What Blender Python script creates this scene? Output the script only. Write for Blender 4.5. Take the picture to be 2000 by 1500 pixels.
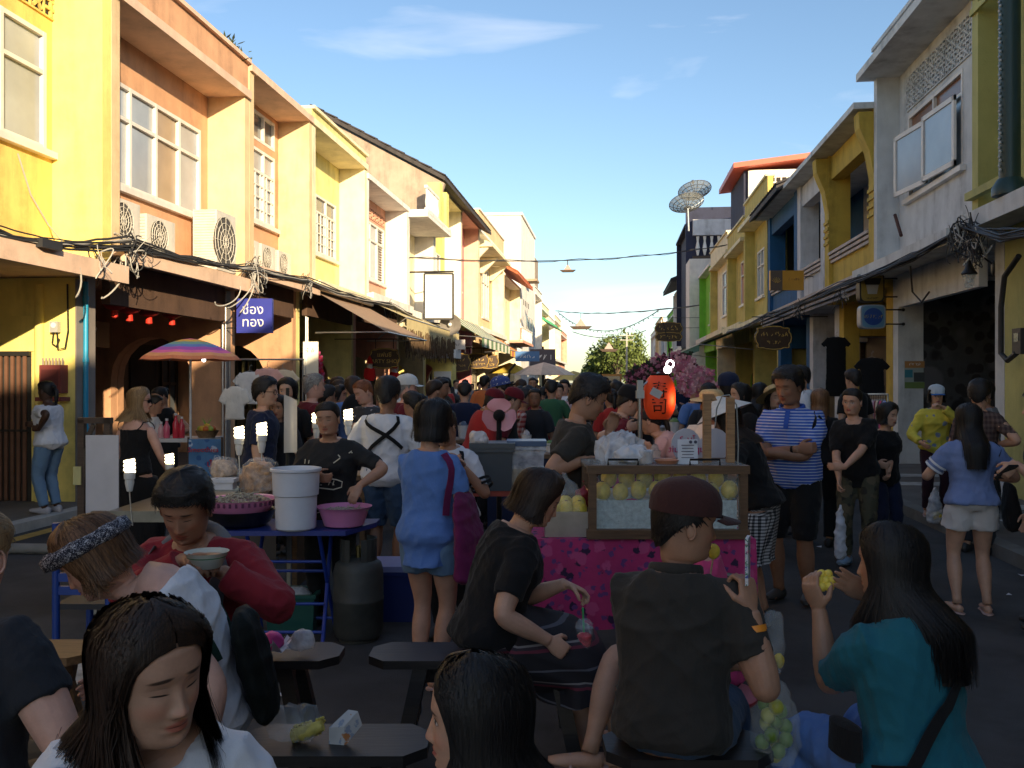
import bpy, bmesh, math, random
import numpy as np
from mathutils import Vector, Matrix, Quaternion
R = math.radians
random.seed(7); RNG = np.random.default_rng(7)
for o in list(bpy.data.objects): bpy.data.objects.remove(o)
scn = bpy.context.scene
COL = bpy.data.collections.new('place'); scn.collection.children.link(COL)
def show(on): bpy.context.view_layer.layer_collection.children['place'].exclude = not on
# ------------------------------------------------------------ camera
FPX, CX, CY, EYE = 1750.0, 1000.0, 745.0, 1.65
TH = math.atan(200 / FPX)                      # the street runs along +Y; the camera is turned a little left of it
CT, ST = math.cos(TH), math.sin(TH)
cam_d = bpy.data.cameras.new('camera'); cam = bpy.data.objects.new('camera', cam_d); COL.objects.link(cam)
cam_d.sensor_width = 36; cam_d.lens = FPX / 2000 * 36; cam_d.shift_y = -5 / 2000
cam_d.clip_start = 0.05; cam_d.clip_end = 3000
cam.location = (0, 0, EYE); cam.rotation_euler = (R(90), 0, TH)
scn.camera = cam
# ------------------------------------------------------------ sky, sun, exposure
SUN = Vector((1.0, -1.75, 0.50)).normalized()
SUN_EL = math.asin(SUN.z); SUN_AZ = math.atan2(SUN.x, SUN.y)
w = bpy.data.worlds.new('World'); scn.world = w; w.use_nodes = True
nt = w.node_tree; nt.nodes.clear()
N = nt.nodes.new; L = nt.links.new
sky = N('ShaderNodeTexSky'); sky.sky_type = 'NISHITA'; sky.sun_disc = False
sky.sun_elevation = SUN_EL; sky.sun_rotation = SUN_AZ; sky.air_density = 1.0; sky.dust_density = 0.6; sky.ozone_density = 2.2
tc = N('ShaderNodeTexCoord'); mp = N('ShaderNodeMapping'); mp.inputs['Scale'].default_value = (1.2, 1.2, 7.0)
cn = N('ShaderNodeTexNoise'); cn.inputs['Scale'].default_value = 2.3; cn.inputs['Detail'].default_value = 7; cn.inputs['Distortion'].default_value = .5
cr = N('ShaderNodeMapRange'); cr.inputs[1].default_value = .53; cr.inputs[2].default_value = .80; cr.inputs[3].default_value = 0; cr.inputs[4].default_value = .5
mx = N('ShaderNodeMix'); mx.data_type = 'RGBA'; mx.inputs['B'].default_value = (7.2, 6.9, 7.0, 1)
bg = N('ShaderNodeBackground'); bg.inputs['Strength'].default_value = 0.125
wo = N('ShaderNodeOutputWorld')
L(tc.outputs['Generated'], mp.inputs[0]); L(mp.outputs[0], cn.inputs[0]); L(cn.outputs[0], cr.inputs[0])
L(cr.outputs[0], mx.inputs['Factor']); L(sky.outputs[0], mx.inputs['A']); L(mx.outputs['Result'], bg.inputs[0]); L(bg.outputs[0], wo.inputs[0])
sl = bpy.data.lights.new('sun', 'SUN'); sl.energy = 5.0; sl.angle = R(0.5); sl.color = (1.0, .80, .52)
so = bpy.data.objects.new('sun', sl); COL.objects.link(so); so.rotation_euler = SUN.to_track_quat('Z', 'Y').to_euler(); so.location = (0, 0, 30)
scn.view_settings.view_transform = 'Standard'; scn.view_settings.look = 'None'; scn.view_settings.exposure = 0.80; scn.view_settings.gamma = 1
scn.render.resolution_x, scn.render.resolution_y = 1024, 768
# ------------------------------------------------------------ pixel helpers (a pixel is a direction; the distance is given)
def at(px, py, d):
    xr = (px - CX) / FPX; zr = (CY - py) / FPX
    return Vector(((-ST + CT * xr) * d, (CT + ST * xr) * d, EYE + zr * d))
def gnd(px, d): p = at(px, CY, d); return Vector((p.x, p.y, 0))
def yat(px, X):
    xr = (px - CX) / FPX; return X * (CT + ST * xr) / (-ST + CT * xr)
# ------------------------------------------------------------ materials
MATS = {}
def lin(c): return tuple((x / 12.92 if x <= .04045 else ((x + .055) / 1.055) ** 2.4) for x in c)
def nmix(nt, fac, a, b):
    m = nt.nodes.new('ShaderNodeMix'); m.data_type = 'RGBA'
    for s, v in (('Factor', fac), ('A', a), ('B', b)):
        if isinstance(v, (int, float)): m.inputs[s].default_value = v
        elif isinstance(v, tuple): m.inputs[s].default_value = tuple(v[:3]) + (1,)
        else: nt.links.new(v, m.inputs[s])
    return m.outputs['Result']
def nmath(nt, op, a, b=0.0, c=None, clamp=False):
    m = nt.nodes.new('ShaderNodeMath'); m.operation = op; m.use_clamp = clamp
    for i, v in enumerate((a, b, c)):
        if v is None: continue
        if isinstance(v, (int, float)): m.inputs[i].default_value = v
        else: nt.links.new(v, m.inputs[i])
    return m.outputs[0]
def nnoise(nt, vec, scale, detail=3, rough=.55, mapping=None):
    if mapping:
        mp = nt.nodes.new('ShaderNodeMapping'); mp.inputs['Scale'].default_value = mapping; nt.links.new(vec, mp.inputs[0]); vec = mp.outputs[0]
    n = nt.nodes.new('ShaderNodeTexNoise'); n.inputs['Scale'].default_value = scale; n.inputs['Detail'].default_value = detail; n.inputs['Roughness'].default_value = rough
    nt.links.new(vec, n.inputs[0]); return n.outputs[0]
def nramp(nt, v, a, b, lo=0.0, hi=1.0):
    m = nt.nodes.new('ShaderNodeMapRange'); m.inputs[1].default_value = a; m.inputs[2].default_value = b; m.inputs[3].default_value = lo; m.inputs[4].default_value = hi
    nt.links.new(v, m.inputs[0]); return m.outputs[0]
def base_mat(name):
    m = bpy.data.materials.new(name); m.use_nodes = True; nt = m.node_tree; nt.nodes.clear()
    out = nt.nodes.new('ShaderNodeOutputMaterial'); b = nt.nodes.new('ShaderNodeBsdfPrincipled'); nt.links.new(b.outputs[0], out.inputs[0])
    tc = nt.nodes.new('ShaderNodeTexCoord')
    return m, nt, b, tc.outputs['Object']
def sc(c, k): return tuple(min(1, x * k) for x in c)
def mk(key, col, rough=.75, var=.12, scale=5, bump=0, bscale=60, metal=0, spec=.5, stain=0, sheen=0, alpha=1, trans=0, emis=None, es=1, streak=None, wrinkle=0, island=0, band=None):
    """general procedural surface: colour variation, weather stains, relief"""
    if key in MATS: return MATS[key]
    m, nt, b, co = base_mat(key); L = nt.links.new
    n = nnoise(nt, co, scale, 5)
    c = nmix(nt, nramp(nt, n, .3, .7), sc(col, 1 - var), sc(col, 1 + var))
    if band:                                   # (axis, period, width fraction, colour)
        sp = nt.nodes.new('ShaderNodeSeparateXYZ'); L(co, sp.inputs[0])
        t = nmath(nt, 'FRACT', nmath(nt, 'MULTIPLY', sp.outputs[band[0]], 1 / band[1]))
        c = nmix(nt, nmath(nt, 'LESS_THAN', t, band[2]), c, band[3])
    if stain:
        s1 = nnoise(nt, co, 1.0, 6, .65, (2.2, 2.2, .35)); s2 = nnoise(nt, co, 3.1, 6, .7)
        f = nmath(nt, 'MULTIPLY', nramp(nt, s1, .44, .70), nramp(nt, s2, .33, .62))
        c = nmix(nt, nmath(nt, 'MULTIPLY', f, stain), c, sc(col, .35))
    if island:
        g = nt.nodes.new('ShaderNodeNewGeometry')
        c = nmix(nt, nmath(nt, 'MULTIPLY', g.outputs['Random Per Island'], island), c, sc(col, .35))
    L(c, b.inputs['Base Color'])
    b.inputs['Roughness'].default_value = rough; b.inputs['Metallic'].default_value = metal; b.inputs['Specular IOR Level'].default_value = spec
    if sheen: b.inputs['Sheen Weight'].default_value = sheen; b.inputs['Sheen Roughness'].default_value = .5
    h = None
    if bump:
        bn = nt.nodes.new('ShaderNodeBump'); bn.inputs['Strength'].default_value = bump; bn.inputs['Distance'].default_value = .01
        L(nnoise(nt, co, bscale, 4, .6), bn.inputs['Height']); L(bn.outputs[0], b.inputs['Normal']); h = bn
    if wrinkle:
        bn = nt.nodes.new('ShaderNodeBump'); bn.inputs['Strength'].default_value = wrinkle; bn.inputs['Distance'].default_value = .02
        L(nnoise(nt, co, 12, 5, .58, (1, 1, .5)), bn.inputs['Height'])
        if h: L(h.outputs[0], bn.inputs['Normal'])
        L(bn.outputs[0], b.inputs['Normal'])
    if alpha < 1: b.inputs['Alpha'].default_value = alpha
    if trans: b.inputs['Transmission Weight'].default_value = trans; b.inputs['IOR'].default_value = 1.3
    if emis: b.inputs['Emission Color'].default_value = tuple(emis) + (1,); b.inputs['Emission Strength'].default_value = es
    MATS[key] = m; return m
def plaster(key, col, stain=.45): return mk(key, col, .85, .11, 2.6, .35, 45, stain=min(1, stain*1.5))
def paint(key, col, rough=.5, stain=.15): return mk(key, col, rough, .06, 6, .06, 80, stain=stain)
def cloth(key, col, rough=.9, var=.1, **k): return mk(key, col, rough, var, 7, .12, 500, sheen=.07, spec=.2, wrinkle=k.pop('wrinkle', .6), **k)
def metal(key, col, rough=.35): return mk(key, col, rough, .15, 10, .05, 60, metal=.9)
def plastic(key, col, rough=.35, **k): return mk(key, col, rough, .05, 8, .03, 30, **k)
def wood(key, col, rough=.55):
    if key in MATS: return MATS[key]
    m, nt, b, co = base_mat(key)
    n = nnoise(nt, co, 6, 6, .6, (1, 12, 12)); n2 = nnoise(nt, co, 2.5, 3)
    c = nmix(nt, nramp(nt, n, .3, .7), sc(col, .6), sc(col, 1.25)); c = nmix(nt, nramp(nt, n2, .45, .75, 0, .5), c, sc(col, .5))
    nt.links.new(c, b.inputs['Base Color']); b.inputs['Roughness'].default_value = rough
    bn = nt.nodes.new('ShaderNodeBump'); bn.inputs['Strength'].default_value = .2; bn.inputs['Distance'].default_value = .005
    nt.links.new(n, bn.inputs['Height']); nt.links.new(bn.outputs[0], b.inputs['Normal'])
    MATS[key] = m; return m
def stripes_mat(key, cols, axis, period, rough=.8, wrinkle=.2):
    """evenly repeated flat print of stripes along one object axis"""
    if key in MATS: return MATS[key]
    m, nt, b, co = base_mat(key); sp = nt.nodes.new('ShaderNodeSeparateXYZ'); nt.links.new(co, sp.inputs[0])
    t = nmath(nt, 'FRACT', nmath(nt, 'MULTIPLY_ADD', sp.outputs[axis], 1 / period, 50.0))
    r = nt.nodes.new('ShaderNodeValToRGB'); r.color_ramp.interpolation = 'CONSTANT'
    e = r.color_ramp.elements; pos = 0
    tot = sum(x[1] for x in cols)
    e[0].position = 0; e[0].color = cols[0][0] + (1,); pos = cols[0][1] / tot
    e[1].position = pos; e[1].color = cols[1][0] + (1,); pos += cols[1][1] / tot
    for c, wd in cols[2:]:
        q = e.new(pos); q.color = c + (1,); pos += wd / tot
    nt.links.new(t, r.inputs[0]); nt.links.new(r.outputs[0], b.inputs['Base Color']); b.inputs['Roughness'].default_value = rough
    if wrinkle:
        bn = nt.nodes.new('ShaderNodeBump'); bn.inputs['Strength'].default_value = wrinkle; bn.inputs['Distance'].default_value = .02
        nt.links.new(nnoise(nt, co, 9, 3), bn.inputs['Height']); nt.links.new(bn.outputs[0], b.inputs['Normal'])
    MATS[key] = m; return m
def glass_mat(key, col=(.9, .95, .95), alpha=.25, rough=.08):
    """thin clear film or pane: mostly see-through with a glossy coat"""
    if key in MATS: return MATS[key]
    m, nt, b, co = base_mat(key); b.inputs['Base Color'].default_value = col + (1,); b.inputs['Roughness'].default_value = rough
    n = nnoise(nt, co, 14, 4); nt.links.new(nramp(nt, n, .3, .7, alpha * .6, min(1, alpha * 1.5)), b.inputs['Alpha'])
    bn = nt.nodes.new('ShaderNodeBump'); bn.inputs['Strength'].default_value = .5; bn.inputs['Distance'].default_value = .01
    nt.links.new(nnoise(nt, co, 30, 3), bn.inputs['Height']); nt.links.new(bn.outputs[0], b.inputs['Normal'])
    MATS[key] = m; return m
# ------------------------------------------------------------ mesh builder
ORG = {}
class MB:
    def __init__(s): s.v = []; s.f = []; s.m = []
    def add(s, vs, fs, mi=0):
        o = len(s.v); s.v += [tuple(x) for x in vs]
        s.f += [tuple(i + o for i in f) for f in fs]; s.m += [mi] * len(fs); return s
    def box(s, a, b, mi=0):
        x0, y0, z0 = a; x1, y1, z1 = b
        return s.add([(x0,y0,z0),(x1,y0,z0),(x1,y1,z0),(x0,y1,z0),(x0,y0,z1),(x1,y0,z1),(x1,y1,z1),(x0,y1,z1)],
              [(0,3,2,1),(4,5,6,7),(0,1,5,4),(1,2,6,5),(2,3,7,6),(3,0,4,7)], mi)
    def obox(s, c, size, rot=(0, 0, 0), mi=0):
        from mathutils import Euler
        M = Euler(rot).to_matrix(); h = Vector(size) / 2; c = Vector(c)
        p = [c + M @ Vector((h.x*i, h.y*j, h.z*k)) for k in (-1,1) for j in (-1,1) for i in (-1,1)]
        return s.add(p, [(0,2,3,1),(4,5,7,6),(0,1,5,4),(1,3,7,5),(3,2,6,7),(2,0,4,6)], mi)
    def bar(s, a, b, t, mi=0, up=(0, 0, 1)):
        """square bar from a to b, t = (width, height)"""
        a, b = Vector(a), Vector(b); d = (b - a).normalized(); u = Vector(up)
        if abs(d.dot(u)) > .95: u = Vector((1, 0, 0))
        x = d.cross(u).normalized(); y = x.cross(d); tw, th = (t, t) if not isinstance(t, tuple) else t
        q = [(-tw/2,-th/2),(tw/2,-th/2),(tw/2,th/2),(-tw/2,th/2)]
        return s.add([a + x*i + y*j for i, j in q] + [b + x*i + y*j for i, j in q], [(3,2,1,0),(4,5,6,7),(0,1,5,4),(1,2,6,5),(2,3,7,6),(3,0,4,7)], mi)
    def tube(s, pts, r, n=8, mi=0, cap=True, up=None, closed=False):
        """loft along pts; r: scalar, list of scalars or of (rx, ry); up gives the ry direction"""
        P = [Vector(p) for p in pts]; k = len(P)
        rs = [r] * k if isinstance(r, (int, float, tuple)) else list(r)
        rs = [(q, q) if not isinstance(q, tuple) else q for q in rs]
        tang = []
        for i in range(k):
            a = P[i - 1] if (i > 0 or closed) else P[i]; b = P[(i + 1) % k] if (i < k - 1 or closed) else P[i]
            t = b - a; tang.append(t.normalized() if t.length > 1e-9 else Vector((0, 0, 1)))
        u = Vector(up) if up is not None else (Vector((0, 0, 1)) if abs(tang[0].z) < .9 else Vector((0, 1, 0)))
        vs = []
        for i in range(k):
            if up is not None: u = Vector(up)
            x = u.cross(tang[i])
            if x.length < 1e-4: x = Vector((1, 0, 0)).cross(tang[i])
            x.normalize(); y = tang[i].cross(x).normalized(); u = y
            for j in range(n):
                a = 2 * math.pi * j / n; vs.append(P[i] + x * (math.cos(a) * rs[i][0]) + y * (math.sin(a) * rs[i][1]))
        fs = []
        for i in range(k if closed else k - 1):
            i2 = (i + 1) % k
            for j in range(n): fs.append((i*n + j, i*n + (j+1) % n, i2*n + (j+1) % n, i2*n + j))
        if cap and not closed: fs.append(tuple(range(n))[::-1]); fs.append(tuple((k-1)*n + j for j in range(n)))
        return s.add(vs, fs, mi)
    def lathe(s, prof, c=(0, 0, 0), n=24, mi=0, M=None, sx=1, sy=1):
        vs = []; fs = []; c = Vector(c); k = len(prof)
        for r, z in prof:
            for j in range(n):
                a = 2 * math.pi * j / n; p = Vector((r * math.cos(a) * sx, r * math.sin(a) * sy, z))
                vs.append(c + (M @ p if M else p))
        for i in range(k - 1):
            for j in range(n): fs.append((i*n + j, i*n + (j+1) % n, (i+1)*n + (j+1) % n, (i+1)*n + j))
        if prof[0][0] > 1e-4: fs.append(tuple(range(n))[::-1])
        if prof[-1][0] > 1e-4: fs.append(tuple((k-1)*n + j for j in range(n)))
        return s.add(vs, fs, mi)
    def ball(s, c, r, n=12, k=8, mi=0, M=None, rough=0):
        rx, ry, rz = (r, r, r) if isinstance(r, (int, float)) else r
        vs = []; fs = []; c = Vector(c)
        for i in range(k + 1):
            t = math.pi * i / k
            for j in range(n):
                a = 2 * math.pi * j / n; q = 1 + (random.uniform(-rough, rough) if rough else 0)
                p = Vector((rx * math.sin(t) * math.cos(a) * q, ry * math.sin(t) * math.sin(a) * q, rz * math.cos(t) * q)); vs.append(c + (M @ p if M else p))
        for i in range(k):
            for j in range(n): fs.append((i*n + j, (i+1)*n + j, (i+1)*n + (j+1) % n, i*n + (j+1) % n))
        return s.add(vs, fs, mi)
    def prism(s, poly, fn, a, b, mi=0):
        """extrude a 2D outline between a and b; fn(p, t) gives the 3D point"""
        n = len(poly); vs = [fn(p, a) for p in poly] + [fn(p, b) for p in poly]
        fs = [tuple(range(n))[::-1], tuple(range(n, 2 * n))] + [(i, (i+1) % n, (i+1) % n + n, i + n) for i in range(n)]
        return s.add(vs, fs, mi)
    def sheet(s, fn, nu, nv, mi=0, wrap=False):
        vs = [fn(i / nu, j / nv) for j in range(nv + 1) for i in range(nu + (0 if wrap else 1))]
        q = nu if wrap else nu + 1; fs = []
        for j in range(nv):
            for i in range(nu): fs.append((j*q + i, j*q + (i+1) % q, (j+1)*q + (i+1) % q, (j+1)*q + i))
        return s.add(vs, fs, mi)
    def build(s, name, mats, parent=None, smooth=False, w=True, ang=40):
        me = bpy.data.meshes.new(name)
        v = s.v
        org = ORG.get(parent.name) if (parent is not None and w) else None
        if org is not None: v = [(a[0]-org.x, a[1]-org.y, a[2]-org.z) for a in v]
        me.from_pydata(v, [], s.f)
        if not isinstance(mats, (list, tuple)): mats = [mats]
        for m in mats: me.materials.append(m)
        if len(mats) > 1: me.polygons.foreach_set('material_index', s.m)
        if smooth:
            me.polygons.foreach_set('use_smooth', [True] * len(me.polygons))
            if ang < 180: me.set_sharp_from_angle(angle=R(ang))
        return mkobj(name, me, parent)
def mkobj(name, me, parent=None):
    o = bpy.data.objects.new(name, me); COL.objects.link(o)
    if parent is not None:
        o.parent = parent
        if parent.name in ORG: ORG[o.name] = ORG[parent.name]
    return o
def tag(o, label, cat, group=None):
    o['label'] = label; o['category'] = cat
    if group: o['group'] = group
    return o
def thing(name, label, cat, loc=(0, 0, 0), rz=0, group=None):
    o = bpy.data.objects.new(name, None); COL.objects.link(o); o.empty_display_size = .1
    o.location = loc; o.rotation_euler = (0, 0, rz); ORG[o.name] = Vector(loc)
    return tag(o, label, cat, group)
def struct(o, kind='structure'): o['kind'] = kind; return o
def copy_tree(o, parent=None):
    c = o.copy(); COL.objects.link(c)
    if parent is not None: c.parent = parent
    for ch in list(o.children): copy_tree(ch, c)
    return c
def text_mesh(txt, size, align='CENTER', extrude=.004, spacing=1.0):
    cu = bpy.data.curves.new('t', 'FONT'); cu.body = txt; cu.size = size; cu.align_x = align; cu.align_y = 'CENTER'; cu.extrude = extrude; cu.resolution_u = 2; cu.space_character = spacing; cu.space_line = .95
    o = bpy.data.objects.new('t', cu); scn.collection.objects.link(o)
    dg = bpy.context.evaluated_depsgraph_get(); me = bpy.data.meshes.new_from_object(o.evaluated_get(dg))
    bpy.data.objects.remove(o); return me
def glyphs(n, size, ex):
    """marks for writing too small to read in the photograph"""
    r = random.Random(n*7 + int(size*1000)); m = MB(); w_ = size*.62
    for k in range(n):
        x = (k - n/2)*w_; q = size*.09
        for j in range(r.choice((2, 3, 3))):
            a = (x + r.choice((.12, .45, .8))*w_, r.choice((-.32, 0, .3))*size); b = (x + r.choice((.12, .45, .8))*w_, r.choice((-.32, .02, .34))*size)
            if a != b: m.bar((a[0], a[1], 0), (b[0], b[1], 0), (q, ex*2 + j*.001))
    me = bpy.data.meshes.new('glyphs'); me.from_pydata(m.v, [], m.f); return me
def lettering(txt, size, M, mat, parent, name='lettering', extrude=.004, mirror=False, wscale=1.0):
    """M: 4x4 world matrix; text lies in its XY plane"""
    me = glyphs(int(txt[1:]), size, extrude) if txt[0] == '~' else text_mesh(txt, size, extrude=extrude); me.materials.clear(); me.materials.append(mat)
    if mirror or wscale != 1: me.transform(Matrix.Diagonal((-wscale if mirror else wscale, 1, 1, 1)))
    org = ORG.get(parent.name, Vector((0, 0, 0)))
    me.transform(Matrix.Translation(-org) @ M)
    o = mkobj(name, me, parent)
    if txt[0] == '~': o['kind'] = 'stuff'
    return o
def facing(pos, xdir, zdir=(0, 0, 1)):
    """matrix: local X along xdir, local Y up, local Z = out of the sign"""
    x = Vector(xdir).normalized(); y = Vector(zdir).normalized(); z = x.cross(y)
    M = Matrix((x, y, z)).transposed().to_4x4(); M.translation = Vector(pos); return M
# ============================================================ the street
XL, XR = -6.9, 5.25
ASPH = mk('asphalt', (.05, .05, .053), .85, .45, .9, .8, 160, stain=.9)
PAVE = mk('pavement', (.12, .11, .10), .85, .2, 2.5, .4, 90, stain=.5)
KERB = mk('kerb_paint', (.42, .41, .38), .8, .2, 3, .3, 60, stain=.8)
YELLOWLINE = mk('yellow_line_paint', (.45, .28, .06), .8, .25, 9, .3, 90, stain=.9)
WHITELINE = mk('white_line_paint', (.45, .45, .43), .8, .25, 9, .3, 90, stain=.9)
g = MB(); g.add([(-400,-200,0),(400,-200,0),(400,900,0),(-400,900,0)], [(0,1,2,3)]); struct(g.build('road', ASPH))
def strip(name, x0, x1, y0, y1, z, m): b = MB(); b.add([(x0,y0,z),(x1,y0,z),(x1,y1,z),(x0,y1,z)], [(0,1,2,3)]); return struct(b.build(name, m))
b = MB(); b.box((-9.6, -40, .001), (-6.62, 160, .10)); struct(b.build('pavement_left', PAVE))
b = MB(); b.box((-6.615, -40, .001), (-6.42, 160, .105)); struct(b.build('kerb_left', KERB))
b = MB(); b.box((3.74, -40, .001), (8.0, 160, .12)); struct(b.build('pavement_right', PAVE))
kr = MB(); kr.box((3.55, -40, .001), (3.735, 160, .125)); struct(kr.build('kerb_right', mk('kerb_stone', (.16, .16, .15), .85, .2, 3, .3, 60, stain=.8)))
strip('yellow_line', -6.3, -6.12, -40, 160, .004, YELLOWLINE)
strip('lane_line', .9, 1.0, 7.0, 60, .004, WHITELINE)
for k in range(5): strip('crossing_stripe', 4.2, 5.9, 10.0 + k*1.25, 10.45 + k*1.25, .1245, WHITELINE)
strip('crossing_stripe', -2.35, -1.15, 3.05, 3.55, .004, WHITELINE); strip('crossing_stripe', -3.6, -2.9, 4.5, 5.0, .004, WHITELINE)
# ------------------------------------------------------------ shophouses
def HX(side, v): return XL + v if side == 'L' else XR - v
def hb(mb, side, v0, v1, y0, y1, z0, z1, mi=0):
    a, b = HX(side, v0), HX(side, v1); return mb.box((min(a, b), y0, z0), (max(a, b), y1, z1), mi)
def hwall(mb, side, v, t, y0, y1, z0, z1, holes, mi=0):
    """wall face with real openings and their reveals"""
    ys = sorted({y0, y1} | {q for h in holes for q in h[:2]}); zs = sorted({z0, z1} | {q for h in holes for q in h[2:4]})
    x, x2 = HX(side, v), HX(side, v - t)
    for i in range(len(ys)-1):
        for j in range(len(zs)-1):
            cy, cz = (ys[i]+ys[i+1])/2, (zs[j]+zs[j+1])/2
            if any(h[0] < cy < h[1] and h[2] < cz < h[3] for h in holes): continue
            mb.add([(x,ys[i],zs[j]),(x,ys[i+1],zs[j]),(x,ys[i+1],zs[j+1]),(x,ys[i],zs[j+1])], [(0,1,2,3)], mi)
    for a, b, c, d in [h[:4] for h in holes]:
        mb.add([(x,a,c),(x,b,c),(x,b,d),(x,a,d),(x2,a,c),(x2,b,c),(x2,b,d),(x2,a,d)], [(0,1,5,4),(1,2,6,5),(2,3,7,6),(3,0,4,7)], mi)
def party_wall(mb, side, y0, y1, v0, v1, z0, z1, va, vb, zs, zt, mi=0):
    """cross wall of the arcade with an arched passage between va and vb"""
    c, r = (va+vb)/2, abs(va-vb)/2
    arch = [(va, z0), (va, zs)] + [(c + (va-c)*math.cos(math.pi*k/10), zs + (zt-zs)*math.sin(math.pi*k/10)) for k in range(1, 10)] + [(vb, zs), (vb, z0)]
    poly = [(v0, z0), (v0, z1), (v1, z1), (v1, z0)] + arch[::-1]
    mb.prism(poly, lambda p, t: (HX(side, p[0]), t, p[1]), y0, y1, mi)
GLASS = mk('window_glass', (.10, .11, .12), .12, .3, 1.2, spec=.8)
GLASSB = mk('curtained_glass', (.34, .25, .16), .25, .2, 1.5, spec=.7)
GLASSG = mk('grey_glass', (.33, .36, .39), .2, .2, 1.0, spec=.7)
WFRAME = paint('white_window_paint', (.72, .68, .62), .5, .3)
def window(parent, side, v, y0, y1, z0, z1, cols, rows, frame=None, panes=None, bar=.06, grille=0, name='window', sill=True, louvre=()):
    """cols / rows: relative sizes; each pane is a piece of its own under the window"""
    frame = frame or WFRAME; fm = MB(); d0, d1 = v - .07, v + .012
    fw = bar
    cs = np.cumsum([0] + list(cols)) / sum(cols) * (y1-y0) + y0; rs = np.cumsum([0] + list(rows)) / sum(rows) * (z1-z0) + z0
    for i, y in enumerate(cs):
        k = fw if i in (0, len(cs)-1) else fw*.9
        a = min(max(y-k/2, y0), y1-k); hb(fm, side, d0, d1, a, a+k, z0, z1)
    for j, z in enumerate(rs):
        k = fw if j in (0, len(rs)-1) else fw*.9
        a = min(max(z-k/2, z0), z1-k); hb(fm, side, d0-.004, d1-.004, y0+.002, y1-.002, a, a+k)
    win = fm.build(name, frame, parent)
    if sill: b = MB(); hb(b, side, v, v+.09, y0-.12, y1+.12, z0-.09, z0-.004); b.build('sill', frame, win)
    for i in range(len(cols)):
        for j in range(len(rows)):
            a, b_, c, d = cs[i]+fw/2, cs[i+1]-fw/2, rs[j]+fw/2, rs[j+1]-fw/2
            m = panes[j] if panes and j < len(panes) else GLASSG
            if isinstance(m, (list, tuple)): m = m[i % len(m)]
            p = MB(); pv = v - .045
            if (i, j) in louvre:
                n = int((d-c)/.075)
                for q in range(n): z = c + (d-c)*(q+.5)/n; X = HX(side, pv); s = 1 if side == 'L' else -1; p.obox((X, (a+b_)/2, z), (.07, b_-a, .012), (0, s*.7, 0))
                hb(p, side, pv-.1, pv-.08, a, b_, c, d); p.build('louvre', frame, win); continue
            tilt = random.uniform(-.012, .012); X = HX(side, pv)
            p.add([(X-tilt, a, c), (X+tilt, b_, c), (X+tilt*.5, b_, d), (X-tilt, a, d)], [(0,1,2,3)]); p.build('pane', m, win)
            if grille and j < len(rows)-1 + (1 if grille > 9 else 0):
                q = MB(); gn = grille % 10
                for k in range(gn): y = a + (b_-a)*(k+.5)/gn; hb(q, side, v-.02, v+.006, y-.016, y+.016, c, d)
                for k in range(1, 4): z = c + (d-c)*k/4; hb(q, side, v-.018, v+.004, a, b_, z-.012, z+.012)
                q.build('grille', frame, win)
    return win
def breeze(parent, side, v, y0, y1, z0, z1, n, m, col):
    """pierced ventilation band: dark slot behind rows of small blocks"""
    b = MB(); hb(b, side, v+.001, v+.006, y0, y1, z0, z1); b.build('vent_backing', mk('vent_dark', (.02, .02, .022), .9), parent)
    b = MB(); dy, dz = (y1-y0)/n, (z1-z0)/m
    for i in range(n):
        for j in range(m):
            cy, cz = y0+dy*(i+.5), z0+dz*(j+.5)
            for k in range(4):
                a = math.pi/4 + k*math.pi/2 + (math.pi/4 if (i+j) % 2 else 0); q = dy*.5; X = HX(side, v+.02)
                b.obox((X, cy+math.cos(a)*q*.55, cz+math.sin(a)*dz*.28), (.03, q*.62, q*.30), (a, 0, 0))
            b.obox((HX(side, v+.02), cy, cz), (.034, q*.3, q*.3), (.78, 0, 0))
    for i in range(n+1): y = y0 + dy*i; hb(b, side, v, v+.03, y-.012, y+.012, z0, z1)
    for j in range(m+1): z = z0 + dz*j; hb(b, side, v, v+.028, y0, y1, z-.012, z+.012)
    o = b.build('vent_blocks', col, parent); o['kind'] = 'stuff'
def ac_unit(parent_label, side, v, y, z, wy=.8, h=.56, dep=.3, group='air conditioners on the left houses', fan=True, label=''):
    X = HX(side, v); s = 1 if side == 'L' else -1
    t = thing('air_conditioner', label, 'air conditioner', (X, y, z), 0, group)
    W = plastic('ac_cream', (.68, .64, .55), .45, stain=.5)
    b = MB(); b.box((X, y-wy/2, z), (X+s*dep, y+wy/2, z+h)); b.build('casing', W, t)
    f = MB(); xx = X + s*(dep+.004)
    f.tube([(xx, y-.08, z+h/2), (xx+s*.004, y-.08, z+h/2)], h*.42, 20); f.build('fan_recess', mk('ac_dark', (.07, .065, .06), .7), t, False)
    q = MB()
    for k in range(1, 5): q.tube([(xx+s*.02, y-.08+math.cos(a)*h*.42*k/4, z+h/2+math.sin(a)*h*.42*k/4) for a in np.linspace(0, 6.28, 17)], .006, 4)
    for a in np.linspace(0, 3.14, 7)[:-1]: q.bar((xx+s*.02, y-.08-math.cos(a)*h*.42, z+h/2-math.sin(a)*h*.42), (xx+s*.02, y-.08+math.cos(a)*h*.42, z+h/2+math.sin(a)*h*.42), .007)
    q.build('fan_guard', W, t)
    lv = MB()
    for k in range(int(h/.045)): zz = z+.03+k*.045; lv.box((X+s*.03, y-wy/2-.012, zz), (X+s*(dep-.03), y-wy/2, zz+.022))
    lv.build('side_louvre', W, t)
    ft = MB()
    for q in (-.3, .3): ft.box((X+s*.02, y+q*wy-.03, z-.05), (X+s*(dep-.02), y+q*wy+.03, z))
    ft.build('foot', metal('ac_bracket', (.3, .29, .27)), t)
    return t
DARK = mk('shop_interior', (.03, .026, .022), .9, .3, 2)
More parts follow.
